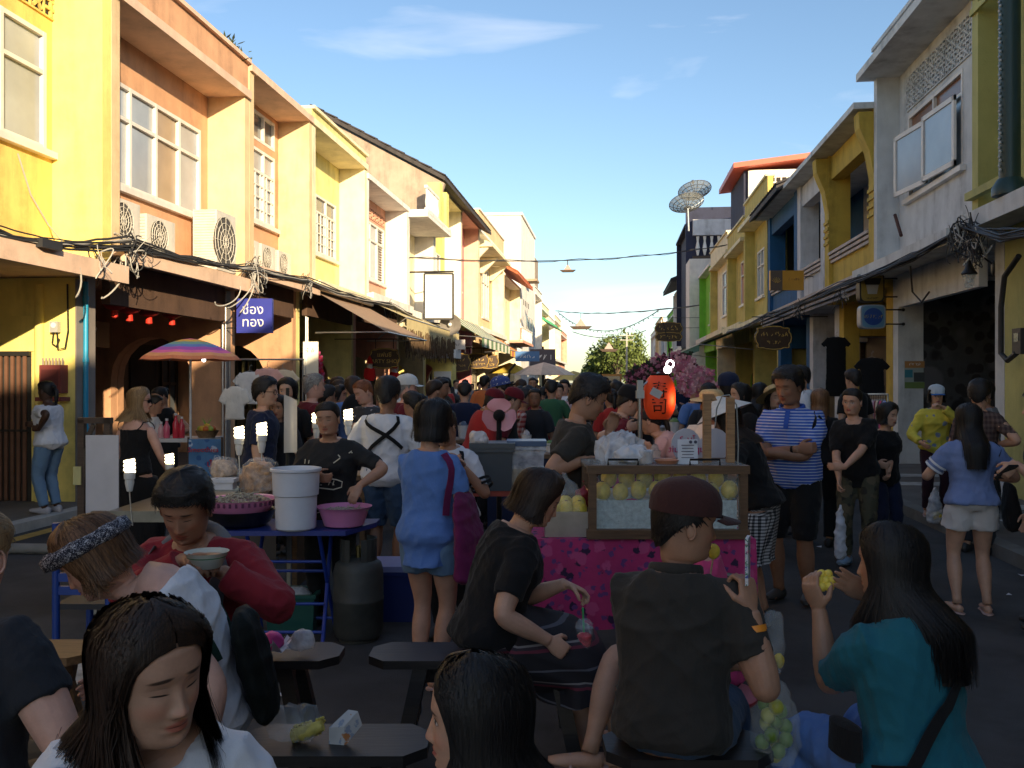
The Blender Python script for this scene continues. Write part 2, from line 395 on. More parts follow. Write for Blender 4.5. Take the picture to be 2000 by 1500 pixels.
DARKW = wood('dark_shop_timber', (.075, .045, .028))
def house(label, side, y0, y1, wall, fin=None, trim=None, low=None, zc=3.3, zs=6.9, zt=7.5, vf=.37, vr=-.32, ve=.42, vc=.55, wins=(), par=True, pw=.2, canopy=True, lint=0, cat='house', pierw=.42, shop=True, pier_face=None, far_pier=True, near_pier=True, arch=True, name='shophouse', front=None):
    """a two storey arcaded shophouse: recessed upper wall between fins, eave slab, parapet, canopy, piers, shopfront behind"""
    fin = fin or wall; trim = trim or fin; low = low or wall; front = front or DARKW
    t = thing(name, label, cat, (HX(side, -1), (y0+y1)/2, 0), 0, 'shophouses along the ' + ('left' if side == 'L' else 'right') + ' side of the street')
    e = .004
    b = MB(); holes = [(w['y0'], w['y1'], w['z0'], w['z1']) for w in wins]
    hwall(b, side, vr, .16, y0+pw+e, y1-pw-e, zc, zs, holes); b.build('wall', wall, t)
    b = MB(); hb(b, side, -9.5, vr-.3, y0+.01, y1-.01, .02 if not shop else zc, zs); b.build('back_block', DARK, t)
    for a, q in ((y0, y0+pw), (y1-pw, y1)):
        b = MB(); hb(b, side, vr-.29, vf, a+e/2, q-e/2, zc+.13, zs); b.build('fin_wall', fin, t)
    b = MB(); hb(b, side, -9.5, ve, y0+.003, y1-.003, zs, zs+.14); b.build('eave_slab', trim, t)
    if par:
        b = MB(); hb(b, side, vf-.2, vf-.02, y0+.01, y1-.01, zs+.142, zt); p = b.build('parapet', wall, t)
        c = MB(); hb(c, side, vf-.26, vf+.05, y0+.005, y1-.005, zt, zt+.07); c.build('coping', trim, p)
    for w in wins: window(t, side, vr, **w)
    if canopy:
        b = MB(); hb(b, side, -2.6, vc-.06, y0+.012, y1-.012, zc-.02, zc+.11); b.build('canopy', trim, t)
        b = MB(); hb(b, side, vc-.058, vc, y0+.006, y1-.006, zc-.10, zc+.125); b.build('canopy_fascia', trim, t)
        
        if lint is not None: b = MB(); hb(b, side, -.02, .1, y0+pierw, y1-pierw, zc-.62, zc-.03); b.build('lintel', lint or low, t)
    for a, q, on in ((y0, y0+pierw/2, near_pier), (y1-pierw/2, y1, far_pier)):
        if not on: continue
        b = MB()
        if arch: party_wall(b, side, a+e/2, q-e/2, 0, -2.6, .1, zc-.03, -.62, -2.15, 1.7, 2.45)
        else: hb(b, side, -2.6, 0, a+e/2, q-e/2, .1, zc-.03)
        p = b.build('pier', low, t)
        if pier_face:
            c = MB(); hb(c, side, .002, .02, a+e, q-e, .1, zc-.05); c.build('pier_facing', pier_face, p)
    if shop:
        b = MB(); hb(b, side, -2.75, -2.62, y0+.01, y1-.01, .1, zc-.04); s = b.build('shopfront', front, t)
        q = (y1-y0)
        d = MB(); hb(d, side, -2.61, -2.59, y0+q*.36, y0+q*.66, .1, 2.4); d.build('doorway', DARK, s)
        for k in range(2):
            ya = y0+q*(.10 if k == 0 else .72)
            d = MB(); hb(d, side, -2.615, -2.60, ya, ya+q*.18, .9, 2.3); d.build('shop_window', GLASS, s)
            f = MB()
            for zz in (.9, 1.6, 2.27): hb(f, side, -2.6, -2.56, ya-.03, ya+q*.18+.03, zz-.03, zz+.03)
            for yy in (ya, ya+q*.09, ya+q*.18): hb(f, side, -2.598, -2.565, yy-.025, yy+.025, .9, 2.3)
            f.build('shutter_frame', front, s)
    return t
def W(y0, y1, z0, z1, cols, rows, **k): return dict(y0=y0, y1=y1, z0=z0, z1=z1, cols=cols, rows=rows, **k)
BEAM = plaster('aged_beam', (.10, .055, .035), .7)
YEL = plaster('yellow_plaster', (.80, .56, .16), .6); YEL2 = plaster('strong_yellow_plaster', (.86, .72, .22), .4)
SAL = plaster('salmon_plaster', (.62, .34, .19)); CRM = plaster('cream_plaster', (.76, .56, .32), .3); PNK = plaster('pinkish_trim', (.74, .52, .38), .3)
PYL = plaster('pale_yellow_plaster', (.82, .72, .30)); PCR = plaster('pale_cream_plaster', (.85, .75, .50), .3); SPK = plaster('salmon_pink_plaster', (.74, .38, .26))
ROSE = plaster('rose_plaster', (.75, .28, .28)); WHT = plaster('white_plaster', (.80, .76, .70), .3); GRW = plaster('grey_white_plaster', (.60, .60, .62), .5)
TILEG = mk('grey_pier_tile', (.25, .22, .20), .5, .15, 3, .1, 50, stain=.3)
# left row ----------------------------------------------------
house('strong yellow house with white casement windows beside the salmon house', 'L', 5.6, 11.03, YEL, YEL2, PNK, YEL2, lint=None, zc=3.02, zs=7.1, zt=8.0, vc=.62,
      wins=[W(8.2, 10.70, 4.60, 6.10, [1,1,1], [1.9,1], panes=[GLASSG, [GLASSG, GLASSB]])], pier_face=TILEG)
h1 = bpy.data.objects['shophouse']
breeze(h1, 'L', -.32, 6.6, 10.9, 6.32, 6.75, 16, 2, YEL)
house('salmon house with wide eight pane window and three air conditioners', 'L', 11.04, 15.49, SAL, CRM, PNK, SAL, lint=BEAM, zc=3.32, zs=6.72, zt=7.36,
      wins=[W(11.95, 15.0, 4.52, 6.05, [1,1,1,1], [2,1], panes=[[GLASSG, GLASSG, GLASSB], [GLASSG, GLASSG, GLASSB]])], pier_face=TILEG)
house('salmon house with tall barred window rising to the eave', 'L', 15.50, 18.88, SAL, CRM, PNK, SAL, lint=BEAM, zc=3.62, zs=7.25, zt=7.3, par=False,
      wins=[W(16.1, 18.45, 4.9, 6.4, [1,1,1,1], [2.2,1], grille=2), W(16.1, 18.45, 6.55, 7.15, [1,1,1,1,], [1], panes=[GLASS], sill=False)])
house('pale yellow house with barred window above brown awning', 'L', 18.89, 23.2, PYL, PCR, PCR, PYL, lint=BEAM, zc=3.74, zs=7.25, zt=7.6,
      wins=[W(20.3, 22.7, 4.78, 6.22, [1,1,1], [2.4,1], grille=3, panes=[GLASS, GLASS])])
house('salmon pink house with louvred shutters and pierced vent band', 'L', 23.21, 28.0, SPK, WHT, WHT, SPK, lint=BEAM, zc=3.9, zs=7.05, zt=7.2, par=False,
      wins=[W(25.2, 27.6, 4.7, 6.4, [1,1,1], [2.2,1], louvre=((2, 0), (2, 1)))])
breeze([o for o in bpy.data.objects if o.name.startswith('shophouse') and '.' in o.name][-1], 'L', -.32, 24.0, 27.6, 6.5, 6.8, 18, 1, SPK)
SHUT = paint('red_shutter', (.50, .16, .10), .6)
house('cream house with red shutters and a balcony on top', 'L', 28.01, 32.2, PCR, WHT, WHT, PCR, zc=3.8, zs=6.9, zt=7.9, ve=1.0, par=False,
      wins=[W(29.2, 29.9, 4.5, 6.3, [1], [1,1], panes=[SHUT, SHUT]), W(30.2, 30.9, 4.5, 6.3, [1], [1,1], panes=[SHUT, SHUT])])
house('bright yellow house with dark windows and black tile roof', 'L', 32.21, 38.0, YEL2, WHT, PCR, YEL2, zc=3.9, zs=8.9, zt=9.0, par=False,
      wins=[W(35.2, 36.8, 4.7, 6.9, [1,1], [2,1], panes=[GLASS, GLASS])])
house('rose pink house with narrow window under the tile roof', 'L', 38.01, 43.0, ROSE, PNK, PNK, ROSE, zc=4.0, zs=9.0, zt=9.1, par=False,
      wins=[W(40.2, 41.8, 5.9, 6.8, [1,1], [1], panes=[GLASSB])])
house('cream house with bracketed hood over two tall windows', 'L', 43.01, 53.0, CRM, PCR, WHT, CRM, zc=4.2, zs=9.0, zt=10.0,
      wins=[W(44.5, 47.2, 5.2, 8.0, [1,1,1], [2.2,1], panes=[GLASS, GLASS]), W(48.6, 51.3, 5.2, 8.0, [1,1,1], [2.2,1], panes=[GLASS, GLASS])])
house('small house with red tile roof, balcony and brown shutters', 'L', 53.01, 62.0, PCR, PCR, WHT, PCR, zc=4.0, zs=8.0, zt=8.1, par=False,
      wins=[W(55.2, 59.0, 4.5, 7.0, [1,1,1], [2,1], panes=[SHUT, SHUT])])
for i, (y0, y1, h, m, lb) in enumerate([(74.0, 81, 9.5, WHT, 'white far house past the tall white block'), (81.01, 90, 8.8, PCR, 'cream far house with green sunshade'),
        (90.01, 99, 8.2, WHT, 'white far house beyond the green sunshade'), (99.01, 110, 9.0, PCR, 'cream far house with flat roof down the street'), (110.01, 124, 8.0, SPK, 'salmon far house low at the end of the street')]):
    house(lb, 'L', y0, y1, m, m, WHT, m, zc=4.0, zs=h-.6, zt=h, wins=[W(y0+1.2+k*(y1-y0-1.6)/2, y0+1.2+k*(y1-y0-1.6)/2+2.2, 4.9, 7.0, [1,1], [2,1], panes=[GLASSB, GLASS]) for k in range(2)])
t = thing('apartment_block', 'tall blank white block rising above the red tiled house', 'building', (HX('L', -3), 68, 0))
b = MB(); hb(b, 'L', -9, .35, 63, 73.9, .02, 13.4); b.build('wall', WHT, t)
b = MB(); hb(b, 'L', -9.1, .45, 62.9, 74, 13.41, 13.6); b.build('coping', WHT, t)
b = MB(); hb(b, 'L', .36, 1.3, 65.2, 67.2, 9.0, 9.15); b.build('hood', plaster('weathered_hood', (.42, .3, .2)), t)
for k in range(4): b = MB(); hb(b, 'L', .352, .37, 64.6+k*1.2, 64.9+k*1.2, 7.2, 7.6); b.build('vent_hole', DARK, t)
for k in range(3):
    b = MB(); hb(b, 'L', .353, .37, 66.4+k*2.2, 67.6+k*2.2, 5.0, 6.6); b.build('window', GLASSB, t)
# roofs of clay tile on the left row: rows of tiles over a deck
def tile_roof(parent, side, y0, y1, v0, z0, v1, z1, mat, n, m, name='roof_tile'):
    """pantiles in courses, each tile a curved piece; built as real relief"""
    s = MB(); X0, X1 = HX(side, v0), HX(side, v1)
    s.add([(X0,y0,z0),(X0,y1,z0),(X1,y1,z1),(X1,y0,z1)], [(0,1,2,3)]); s.add([(X0,y0,z0-.14),(X0,y1,z0-.14),(X1,y1,z1-.14),(X1,y0,z1-.14)], [(0,1,2,3)])
    s.add([(X0,y0,z0-.14),(X0,y1,z0-.14),(X0,y1,z0),(X0,y0,z0)], [(0,1,2,3)]); s.add([(X0,y0,z0-.14),(X0,y0,z0),(X1,y0,z1),(X1,y0,z1-.14)], [(0,1,2,3)])
    rf = s.build('roof', mat, parent)
    tb = MB(); dy = (y1-y0)/n
    for i in range(n):
        for j in range(m):
            ta, tb_ = j/m, (j+1.12)/m; tb_ = min(tb_, 1)
            A = Vector((X0+(X1-X0)*ta, 0, z0+(z1-z0)*ta+.045)); B = Vector((X0+(X1-X0)*tb_, 0, z0+(z1-z0)*tb_+.012)); vs = []
            for P in (A, B):
                for k in range(5): a = math.pi*k/4; vs.append((P.x, y0+dy*(i+.5)-math.cos(a)*dy*.42, P.z+math.sin(a)*dy*.22+random.uniform(-.006, .006)))
            tb.add(vs, [(k, k+1, k+6, k+5) for k in range(4)])
    o = tb.build(name, mat, rf); o['kind'] = 'stuff'; return rf
TBLK = mk('black_roof_tile', (.05, .042, .04), .8, .35, 4, .4, 30); TRED = mk('red_roof_tile', (.50, .14, .06), .8, .3, 4, .4, 30)
HS = {o['label']: o for o in bpy.data.objects if o.get('category') == 'house'}
def H(s): return next(o for k, o in HS.items() if s in k)
tile_roof(H('bright yellow'), 'L', 31.2, 38.2, .95, 8.9, -4, 11.6, TBLK, 24, 10)
tile_roof(H('rose pink'), 'L', 38.25, 43.2, .95, 8.9, -4, 11.6, TBLK, 18, 10)
tile_roof(H('red tile roof, balcony'), 'L', 52.6, 62.3, 1.25, 8.1, -3.5, 10.8, TRED, 30, 12)
b = MB(); b.prism([(.36, 7.0), (.9, 8.7), (-4, 11.4), (-4, 7.0)], lambda p, q: (HX('L', p[0]), q, p[1]), 31.35, 31.6); b.build('gable_wall', plaster('bare_brown_render', (.42, .32, .24), .8), H('bright yellow'))
# balcony on the cream house, hood on the next, red roof house balcony
def balustrade(parent, side, v, y0, y1, z0, z1, m, n, ret=0, mr=None):
    b = MB(); hb(b, side, v-.05, v+.05, y0, y1, z1-.09, z1); hb(b, side, v-.04, v+.04, y0, y1, z0, z0+.07); r = b.build('railing', mr or m, parent)
    for k in range(n):
        y = y0 + (y1-y0)*(k+.5)/n; q = MB(); q.lathe([(.02, z0+.07), (.055, z0+.07+(z1-z0-.16)*.3), (.025, z0+.07+(z1-z0-.16)*.65), (.04, z1-.09)], (HX(side, v), y, 0), 6); q.build('baluster', m, r)
c5 = H('red shutters'); b = MB(); hb(b, 'L', -.2, 1.0, 28.1, 32.1, 7.05, 7.15); b.build('balcony_slab', WHT, c5); balustrade(c5, 'L', .9, 28.2, 30.2, 7.16, 7.95, WHT, 10)
b = MB(); hb(b, 'L', .5, .95, 30.3, 30.75, 7.16, 8.5); hb(b, 'L', .5, .95, 31.5, 31.95, 7.16, 8.4); hb(b, 'L', .6, .85, 30.75, 31.5, 7.16, 8.2); b.build('parapet', YEL2, c5)
hd = H('bracketed hood'); b = MB(); b.prism([(-.3, 8.35), (.9, 8.35), (.9, 8.5), (-.3, 9.0)], lambda p, q: (HX('L', p[0]), q, p[1]), 44.0, 51.8); b.build('hood', PCR, hd)
for y in (44.1, 47.8, 51.5): b = MB(); b.prism([(-.3, 7.5), (-.1, 7.5), (.7, 8.3), (-.3, 8.3)], lambda p, q: (HX('L', p[0]), q, p[1]), y, y+.25); b.build('bracket', PCR, hd)
rr = H('red tile roof, balcony'); b = MB(); hb(b, 'L', .3, 1.4, 54, 61, 4.0, 4.15); b.build('balcony_slab', SPK, rr); balustrade(rr, 'L', 1.3, 54.1, 60.9, 4.16, 5.0, WHT, 16)
b = MB(); hb(b, 'L', 1.22, 1.26, 54.1, 60.9, 4.2, 4.9); b.build('balcony_panel', SHUT, rr)
gs = H('green sunshade'); b = MB(); b.prism([(.35, 7.6), (1.7, 6.7), (1.7, 6.55), (.35, 7.3)], lambda p, q: (HX('L', p[0]), q, p[1]), 81.5, 89.5); b.build('sunshade', paint('green_sheet', (.05, .33, .16)), gs)
b = MB(); hb(b, 'L', -3, .2, 76, 79, 9.5, 12.2); b.build('roof_tank_room', plaster('brown_render', (.33, .26, .2)), H('past the tall white'))
# right row (in shade) ----------------------------------------
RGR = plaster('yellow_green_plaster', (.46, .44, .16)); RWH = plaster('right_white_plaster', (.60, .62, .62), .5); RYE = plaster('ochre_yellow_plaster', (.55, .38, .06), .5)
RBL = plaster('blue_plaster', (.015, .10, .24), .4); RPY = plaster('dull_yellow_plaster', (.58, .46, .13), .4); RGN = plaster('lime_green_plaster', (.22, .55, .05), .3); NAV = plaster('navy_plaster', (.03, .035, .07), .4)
BROWNG = mk('brown_transom_glass', (.20, .09, .04), .3, .2, 2)
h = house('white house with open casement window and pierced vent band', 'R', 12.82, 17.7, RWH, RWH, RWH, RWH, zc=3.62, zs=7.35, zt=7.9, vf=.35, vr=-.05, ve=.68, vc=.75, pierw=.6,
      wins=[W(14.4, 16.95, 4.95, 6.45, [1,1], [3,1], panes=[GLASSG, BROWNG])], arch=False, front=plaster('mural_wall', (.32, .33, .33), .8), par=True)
breeze(h, 'R', -.05, 13.6, 17.0, 6.55, 7.15, 14, 4, RWH)
for k, (y, ang) in enumerate(((14.45, .07), (15.70, .13))):
    b = MB(); c = Vector((HX('R', .03), y, 0))
    for (a0, a1, z0, z1) in ((0, 1.22, 4.98, 5.06), (0, 1.22, 5.98, 6.06), (0, .08, 4.98, 6.06), (1.14, 1.22, 4.98, 6.06)):
        p = [c + Vector((-math.sin(ang)*a, math.cos(ang)*a, z)) for z in (z0, z1) for a in (a0, a1)]; q = [v + Vector((-.04, 0, 0)) for v in p]
        b.add(p + q, [(0,1,3,2), (4,6,7,5), (0,4,5,1), (2,3,7,6), (0,2,6,4), (1,5,7,3)])
    sa = b.build('open_sash', WFRAME, h); b = MB()
    b.add([c + Vector((-math.sin(ang)*a-.02, math.cos(ang)*a, z)) for a, z in ((.08, 5.06), (1.14, 5.06), (1.14, 5.98), (.08, 5.98))], [(0,1,2,3)]); b.build('pane', GLASSG, sa)
def loggia(label, y0, y1, col, rail, zc=3.55, zs=6.85, bracket=True):
    """house whose upper floor is an open loggia with balustrade"""
    t = thing('shophouse', label, 'house', (HX('R', -1), (y0+y1)/2, 0), 0, 'shophouses along the right side of the street')
    e = .004
    for a, q in ((y0+e, y0+.42), (y1-.42, y1-e)):
        b = MB(); hb(b, 'R', -.15, .33, a, q, zc+.1, zs); pl = b.build('loggia_pier', col, t)
        b = MB(); hb(b, 'R', -.35, .0, a, q, .12, zc-.03); b.build('arcade_pier', col, t)
        b = MB(); hb(b, 'R', -2.6, -.36, a+.02, q-.02, 2.7, zc-.03); b.build('arcade_beam', col, t)
        if bracket:
            b = MB(); b.prism([(.332, zs-1.3), (.42, zs-.8), (.60, zs-.35), (.62, zs-.05), (.332, zs-.05)], lambda p, s: (HX('R', p[0]), s, p[1]), a+.03, q-.03); b.build('bracket', col, pl)
            for k in range(4): b = MB(); hb(b, 'R', .332, .36, a-.01, q+.01, zs-1.55-k*.16, zs-1.48-k*.16); b.build('moulding', col, pl)
    b = MB(); hb(b, 'R', .0, .28, y0+.43, y1-.43, zs-.55, zs-.02); b.build('lintel', col, t)
    b = MB(); hb(b, 'R', .08, .24, y0+.43, y1-.43, zc+.1, zc+.9); b.build('parapet_panel', col, t)
    for k in range(3): b = MB(); hb(b, 'R', .241, .30+.03*k, y0+.43, y1-.43, zc+.82+k*.09, zc+.88+k*.09); b.build('rail_moulding', rail, t)
    b = MB(); hb(b, 'R', -1.5, -1.4, y0+.01, y1-.01, zc, zs); b.build('loggia_wall', col, t)
    b = MB(); hb(b, 'R', -9.5, -1.52, y0+.01, y1-.01, .12, zs); b.build('back_block', DARK, t)
    b = MB(); hb(b, 'R', -2.6, .45, y0+.006, y1-.006, zc-.1, zc+.08); b.build('canopy', col, t)
    for k in range(4): b = MB(); hb(b, 'R', .452, .50+.05*k, y0+.006, y1-.006, zc-.16+k*.09, zc-.10+k*.09); b.build('cornice_moulding', rail, t)
    b = MB(); hb(b, 'R', -9.5, .72, y0+.003, y1-.003, zs, zs+.12); b.build('eave_slab', RWH, t)
    b = MB(); hb(b, 'R', -1.51, -1.40, y0+.3, y1-.3, .12, zc-.2); b.build('shopfront', DARKW, t)
    return t
RAIL = plaster('pinkish_rail', (.55, .47, .42), .5)
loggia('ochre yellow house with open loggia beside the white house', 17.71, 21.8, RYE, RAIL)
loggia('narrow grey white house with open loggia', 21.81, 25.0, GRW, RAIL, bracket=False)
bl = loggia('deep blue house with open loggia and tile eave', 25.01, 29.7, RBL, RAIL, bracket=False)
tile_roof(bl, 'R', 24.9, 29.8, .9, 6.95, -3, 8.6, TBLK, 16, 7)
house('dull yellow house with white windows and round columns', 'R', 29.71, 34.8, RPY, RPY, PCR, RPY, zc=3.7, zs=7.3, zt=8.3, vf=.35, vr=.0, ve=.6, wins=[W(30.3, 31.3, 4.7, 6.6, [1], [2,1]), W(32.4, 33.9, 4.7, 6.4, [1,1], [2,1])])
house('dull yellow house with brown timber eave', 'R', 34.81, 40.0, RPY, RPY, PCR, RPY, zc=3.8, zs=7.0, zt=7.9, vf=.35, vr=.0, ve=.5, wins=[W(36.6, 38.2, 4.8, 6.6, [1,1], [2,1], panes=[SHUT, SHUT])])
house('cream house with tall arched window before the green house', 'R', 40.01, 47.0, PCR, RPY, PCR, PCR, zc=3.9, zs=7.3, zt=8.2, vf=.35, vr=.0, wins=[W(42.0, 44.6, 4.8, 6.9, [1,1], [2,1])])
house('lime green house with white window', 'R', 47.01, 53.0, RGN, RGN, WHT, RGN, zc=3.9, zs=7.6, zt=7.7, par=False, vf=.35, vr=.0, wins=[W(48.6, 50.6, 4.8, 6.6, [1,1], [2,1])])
nv = house('tall navy house with balustraded roof terrace', 'R', 56.0, 64.0, NAV, NAV, NAV, NAV, zc=4, zs=11.2, zt=11.4, par=False, vf=.9, vr=.6, ve=.95, wins=[])
b = MB(); hb(b, 'R', -9.4, .9, 55.75, 55.99, .1, 12.3); b.build('side_wall', NAV, nv); b = MB(); hb(b, 'R', -9.4, .9, 53.1, 55.7, .1, 8.8); b.build('annexe', WHT, nv)
for k in range(14): q = MB(); q.lathe([(.05, 11.34), (.14, 11.75), (.06, 12.2), (.1, 12.5)], (HX('R', .2-k*.42), 55.6, -2.0), 6); q.build('baluster', WHT, nv)
b = MB(); hb(b, 'R', -6, .5, 55.4, 55.74, 10.55, 11.5); b.build('terrace_rail', GRW, nv); b = MB(); hb(b, 'R', -6, .5, 55.45, 55.7, 8.9, 9.3); b.build('terrace_kerb', DARKW, nv)
ph = thing('rooftop_room', 'rooftop room with red tin roof and pierced wall', 'building', (HX('R', -3), 48, 7.7))
b = MB(); hb(b, 'R', -6.5, -1.2, 46, 51, 7.73, 12.2); b.build('wall', NAV, ph); b = MB(); hb(b, 'R', -6.5, -1.4, 45.8, 45.99, 8.6, 12.2); b.build('near_wall', WHT, ph)
for i in range(9):
    for j in range(6): b = MB(); hb(b, 'R', -2.2-i*.28, -2.4-i*.28, 45.77, 45.795, 10.2+j*.28, 10.4+j*.28); b.build('wall_hole', DARK, ph)
b = MB(); b.prism([(-7, 12.9), (-.6, 12.2), (-.6, 12.45), (-7, 13.15)], lambda p, q: (HX('R', p[0]), q, p[1]), 45.2, 51.5); b.build('roof', paint('red_tin', (.55, .10, .05)), ph)
h_ = house('bluish house with orange arches past the navy wall', 'R', 64.01, 74.0, GRW, GRW, WHT, GRW, zc=4, zs=8.6, zt=8.7, par=False, vf=.5, vr=.2, wins=[W(66, 68, 4.8, 7.2, [1], [1], panes=[RBL]), W(70, 72, 4.8, 7.2, [1], [1], panes=[mk('orange_panel', (.5, .2, .06), .8)])])
tile_roof(h_, 'R', 63.9, 74.1, 1.3, 8.75, -4, 11, TBLK, 14, 6)
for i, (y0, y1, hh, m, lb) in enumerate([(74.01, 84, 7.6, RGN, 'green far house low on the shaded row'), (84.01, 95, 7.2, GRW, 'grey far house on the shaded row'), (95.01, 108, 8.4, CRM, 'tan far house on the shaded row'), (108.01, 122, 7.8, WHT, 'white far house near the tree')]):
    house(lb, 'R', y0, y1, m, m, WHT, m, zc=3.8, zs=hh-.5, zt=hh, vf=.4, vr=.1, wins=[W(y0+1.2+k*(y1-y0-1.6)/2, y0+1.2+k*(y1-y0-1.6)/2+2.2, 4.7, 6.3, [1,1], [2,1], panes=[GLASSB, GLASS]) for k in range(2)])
# near right house (yellow green) and the houses that go on behind the camera on the same row: they shade the street
rg = house('yellow green house with dark green column beside the white house', 'R', 8.2, 12.81, RGR, RGR, RWH, RGR, zc=3.75, zs=7.5, zt=8.3, vf=.42, vr=.1, ve=.6, vc=.62, pierw=1.3, arch=False, far_pier=True, wins=[W(9.0, 11.2, 4.9, 6.6, [1,1], [2,1])], front=RGR)
DKG = paint('dark_green_paint', (.012, .04, .035), .4)
b = MB(); X = HX('R', .5); b.tube([(X, 11.45, 3.95), (X, 11.45, 6.6)], .12, 14); c = b.build('green_column', DKG, rg, True)
b = MB(); b.lathe([(.13, 6.55), (.16, 6.62), (.14, 6.7), (.26, 6.85), (.30, 6.95), (.22, 7.0), (.22, 7.1)], (X, 11.45, 0), 14); b.build('capital', DKG, c, True); b = MB(); b.lathe([(.2, 3.9), (.2, 4.0), (.14, 4.1)], (X, 11.45, 0), 14); b.build('plinth', DKG, c, True)
b = MB()
for k in range(44): b.ball((X-.13, 11.40+.03*(k % 2), 4.2+k*.055), .017, 6, 4)
o = b.build('bead_trim', paint('white_bead', (.5, .5, .48)), c, True); o['kind'] = 'stuff'
for k in range(3): b = MB(); hb(b, 'R', .421, .46, 12.05, 12.8, 6.6+k*.22, 6.68+k*.22); b.build('moulding', RGR, rg)
b = MB(); hb(b, 'R', .421, .52, 11.7, 12.81, 4.1, 4.2); b.build('moulding', RGR, rg)
for k in range(7):
    y1 = 8.19 - k*4.9; cc = [RYE, RWH, RPY, GRW, RGR, RWH, RYE][k]
    house('%s house on the shaded side behind the viewpoint, %s in the row' % (['ochre', 'white', 'dull yellow', 'grey', 'yellow green', 'whitish', 'golden'][k], ['first', 'second', 'third', 'fourth', 'fifth', 'sixth', 'seventh'][k]), 'R', y1-4.89, y1, cc, cc, RWH, cc, zc=3.6, zs=7.1, zt=7.7+.15*(k % 3), vf=.4, vr=.05, ve=.6, wins=[W(y1-3.6, y1-1.3, 4.8, 6.4, [1,1], [2,1])])
for k in range(2):
    y1 = 5.59 - k*4.9; house(['cream house just behind the viewpoint on the sunny side', 'salmon house behind the viewpoint on the sunny side'][k], 'L', y1-4.89, y1, [PCR, SAL][k], None, PNK, None, zc=3.2, zs=6.9, zt=7.5, wins=[W(y1-3.6, y1-1.3, 4.6, 6.2, [1,1], [2,1])])
# end of the street ------------------------------------------
LEAF = mk('tree_leaf', (.13, .17, .04), .6, .35, .8, spec=.3, island=.4); BARK = mk('bark', (.11, .08, .05), .9, .3, 8, .5, 30)
def tree(x, y, h, rad, label, n=2600, leaf=None, ls=.35):
    t = thing('broadleaf_tree', label, 'tree', (x, y, 0), 0, 'trees closing the end of the street')
    b = MB(); b.tube([(x, y, 0), (x+.1, y, h*.25), (x, y+.1, h*.55)], [.35, .27, .15], 10)
    lobes = []
    for k in range(9):
        a = k*2.4; q = Vector((x+math.cos(a)*rad*.55*random.uniform(.5, 1), y+math.sin(a)*rad*.5, h*random.uniform(.45, .8))); lobes.append((q, rad*random.uniform(.35, .55)))
        b.tube([(x, y, h*.3), (x+(q.x-x)*.5, y+(q.y-y)*.5, h*.5), q], [.16, .1, .04], 6)
    b.build('trunk', BARK, t, True)
    c = MB()
    for k in range(n):
        q, r = random.choice(lobes); d = Vector((random.gauss(0, 1), random.gauss(0, 1), random.gauss(0, .8))).normalized() * r * random.uniform(.55, 1.08); p = q + d
        u = Vector((random.gauss(0, 1), random.gauss(0, 1), random.gauss(0, 1))).normalized(); v = u.cross(d).normalized(); s = ls*random.uniform(.6, 1.3)
        c.add([p-u*s, p+v*s*.5, p+u*s, p-v*s*.5], [(0,1,2,3)])
    cr = c.build('crown', leaf or LEAF, t); cr['kind'] = 'stuff'
for px, d, h, rad, lb in ((1205, 145, 9.4, 5.2, 'big rounded green tree closing the street, beside the utility pole'), (1172, 150, 7.2, 3.6, 'smaller green tree beside the sunny row at the street end'), (1238, 160, 7.0, 4, 'green tree half hidden by the shaded row at the street end')):
    p = gnd(px, d); tree(p.x, p.y, h, rad, lb)
show(False)
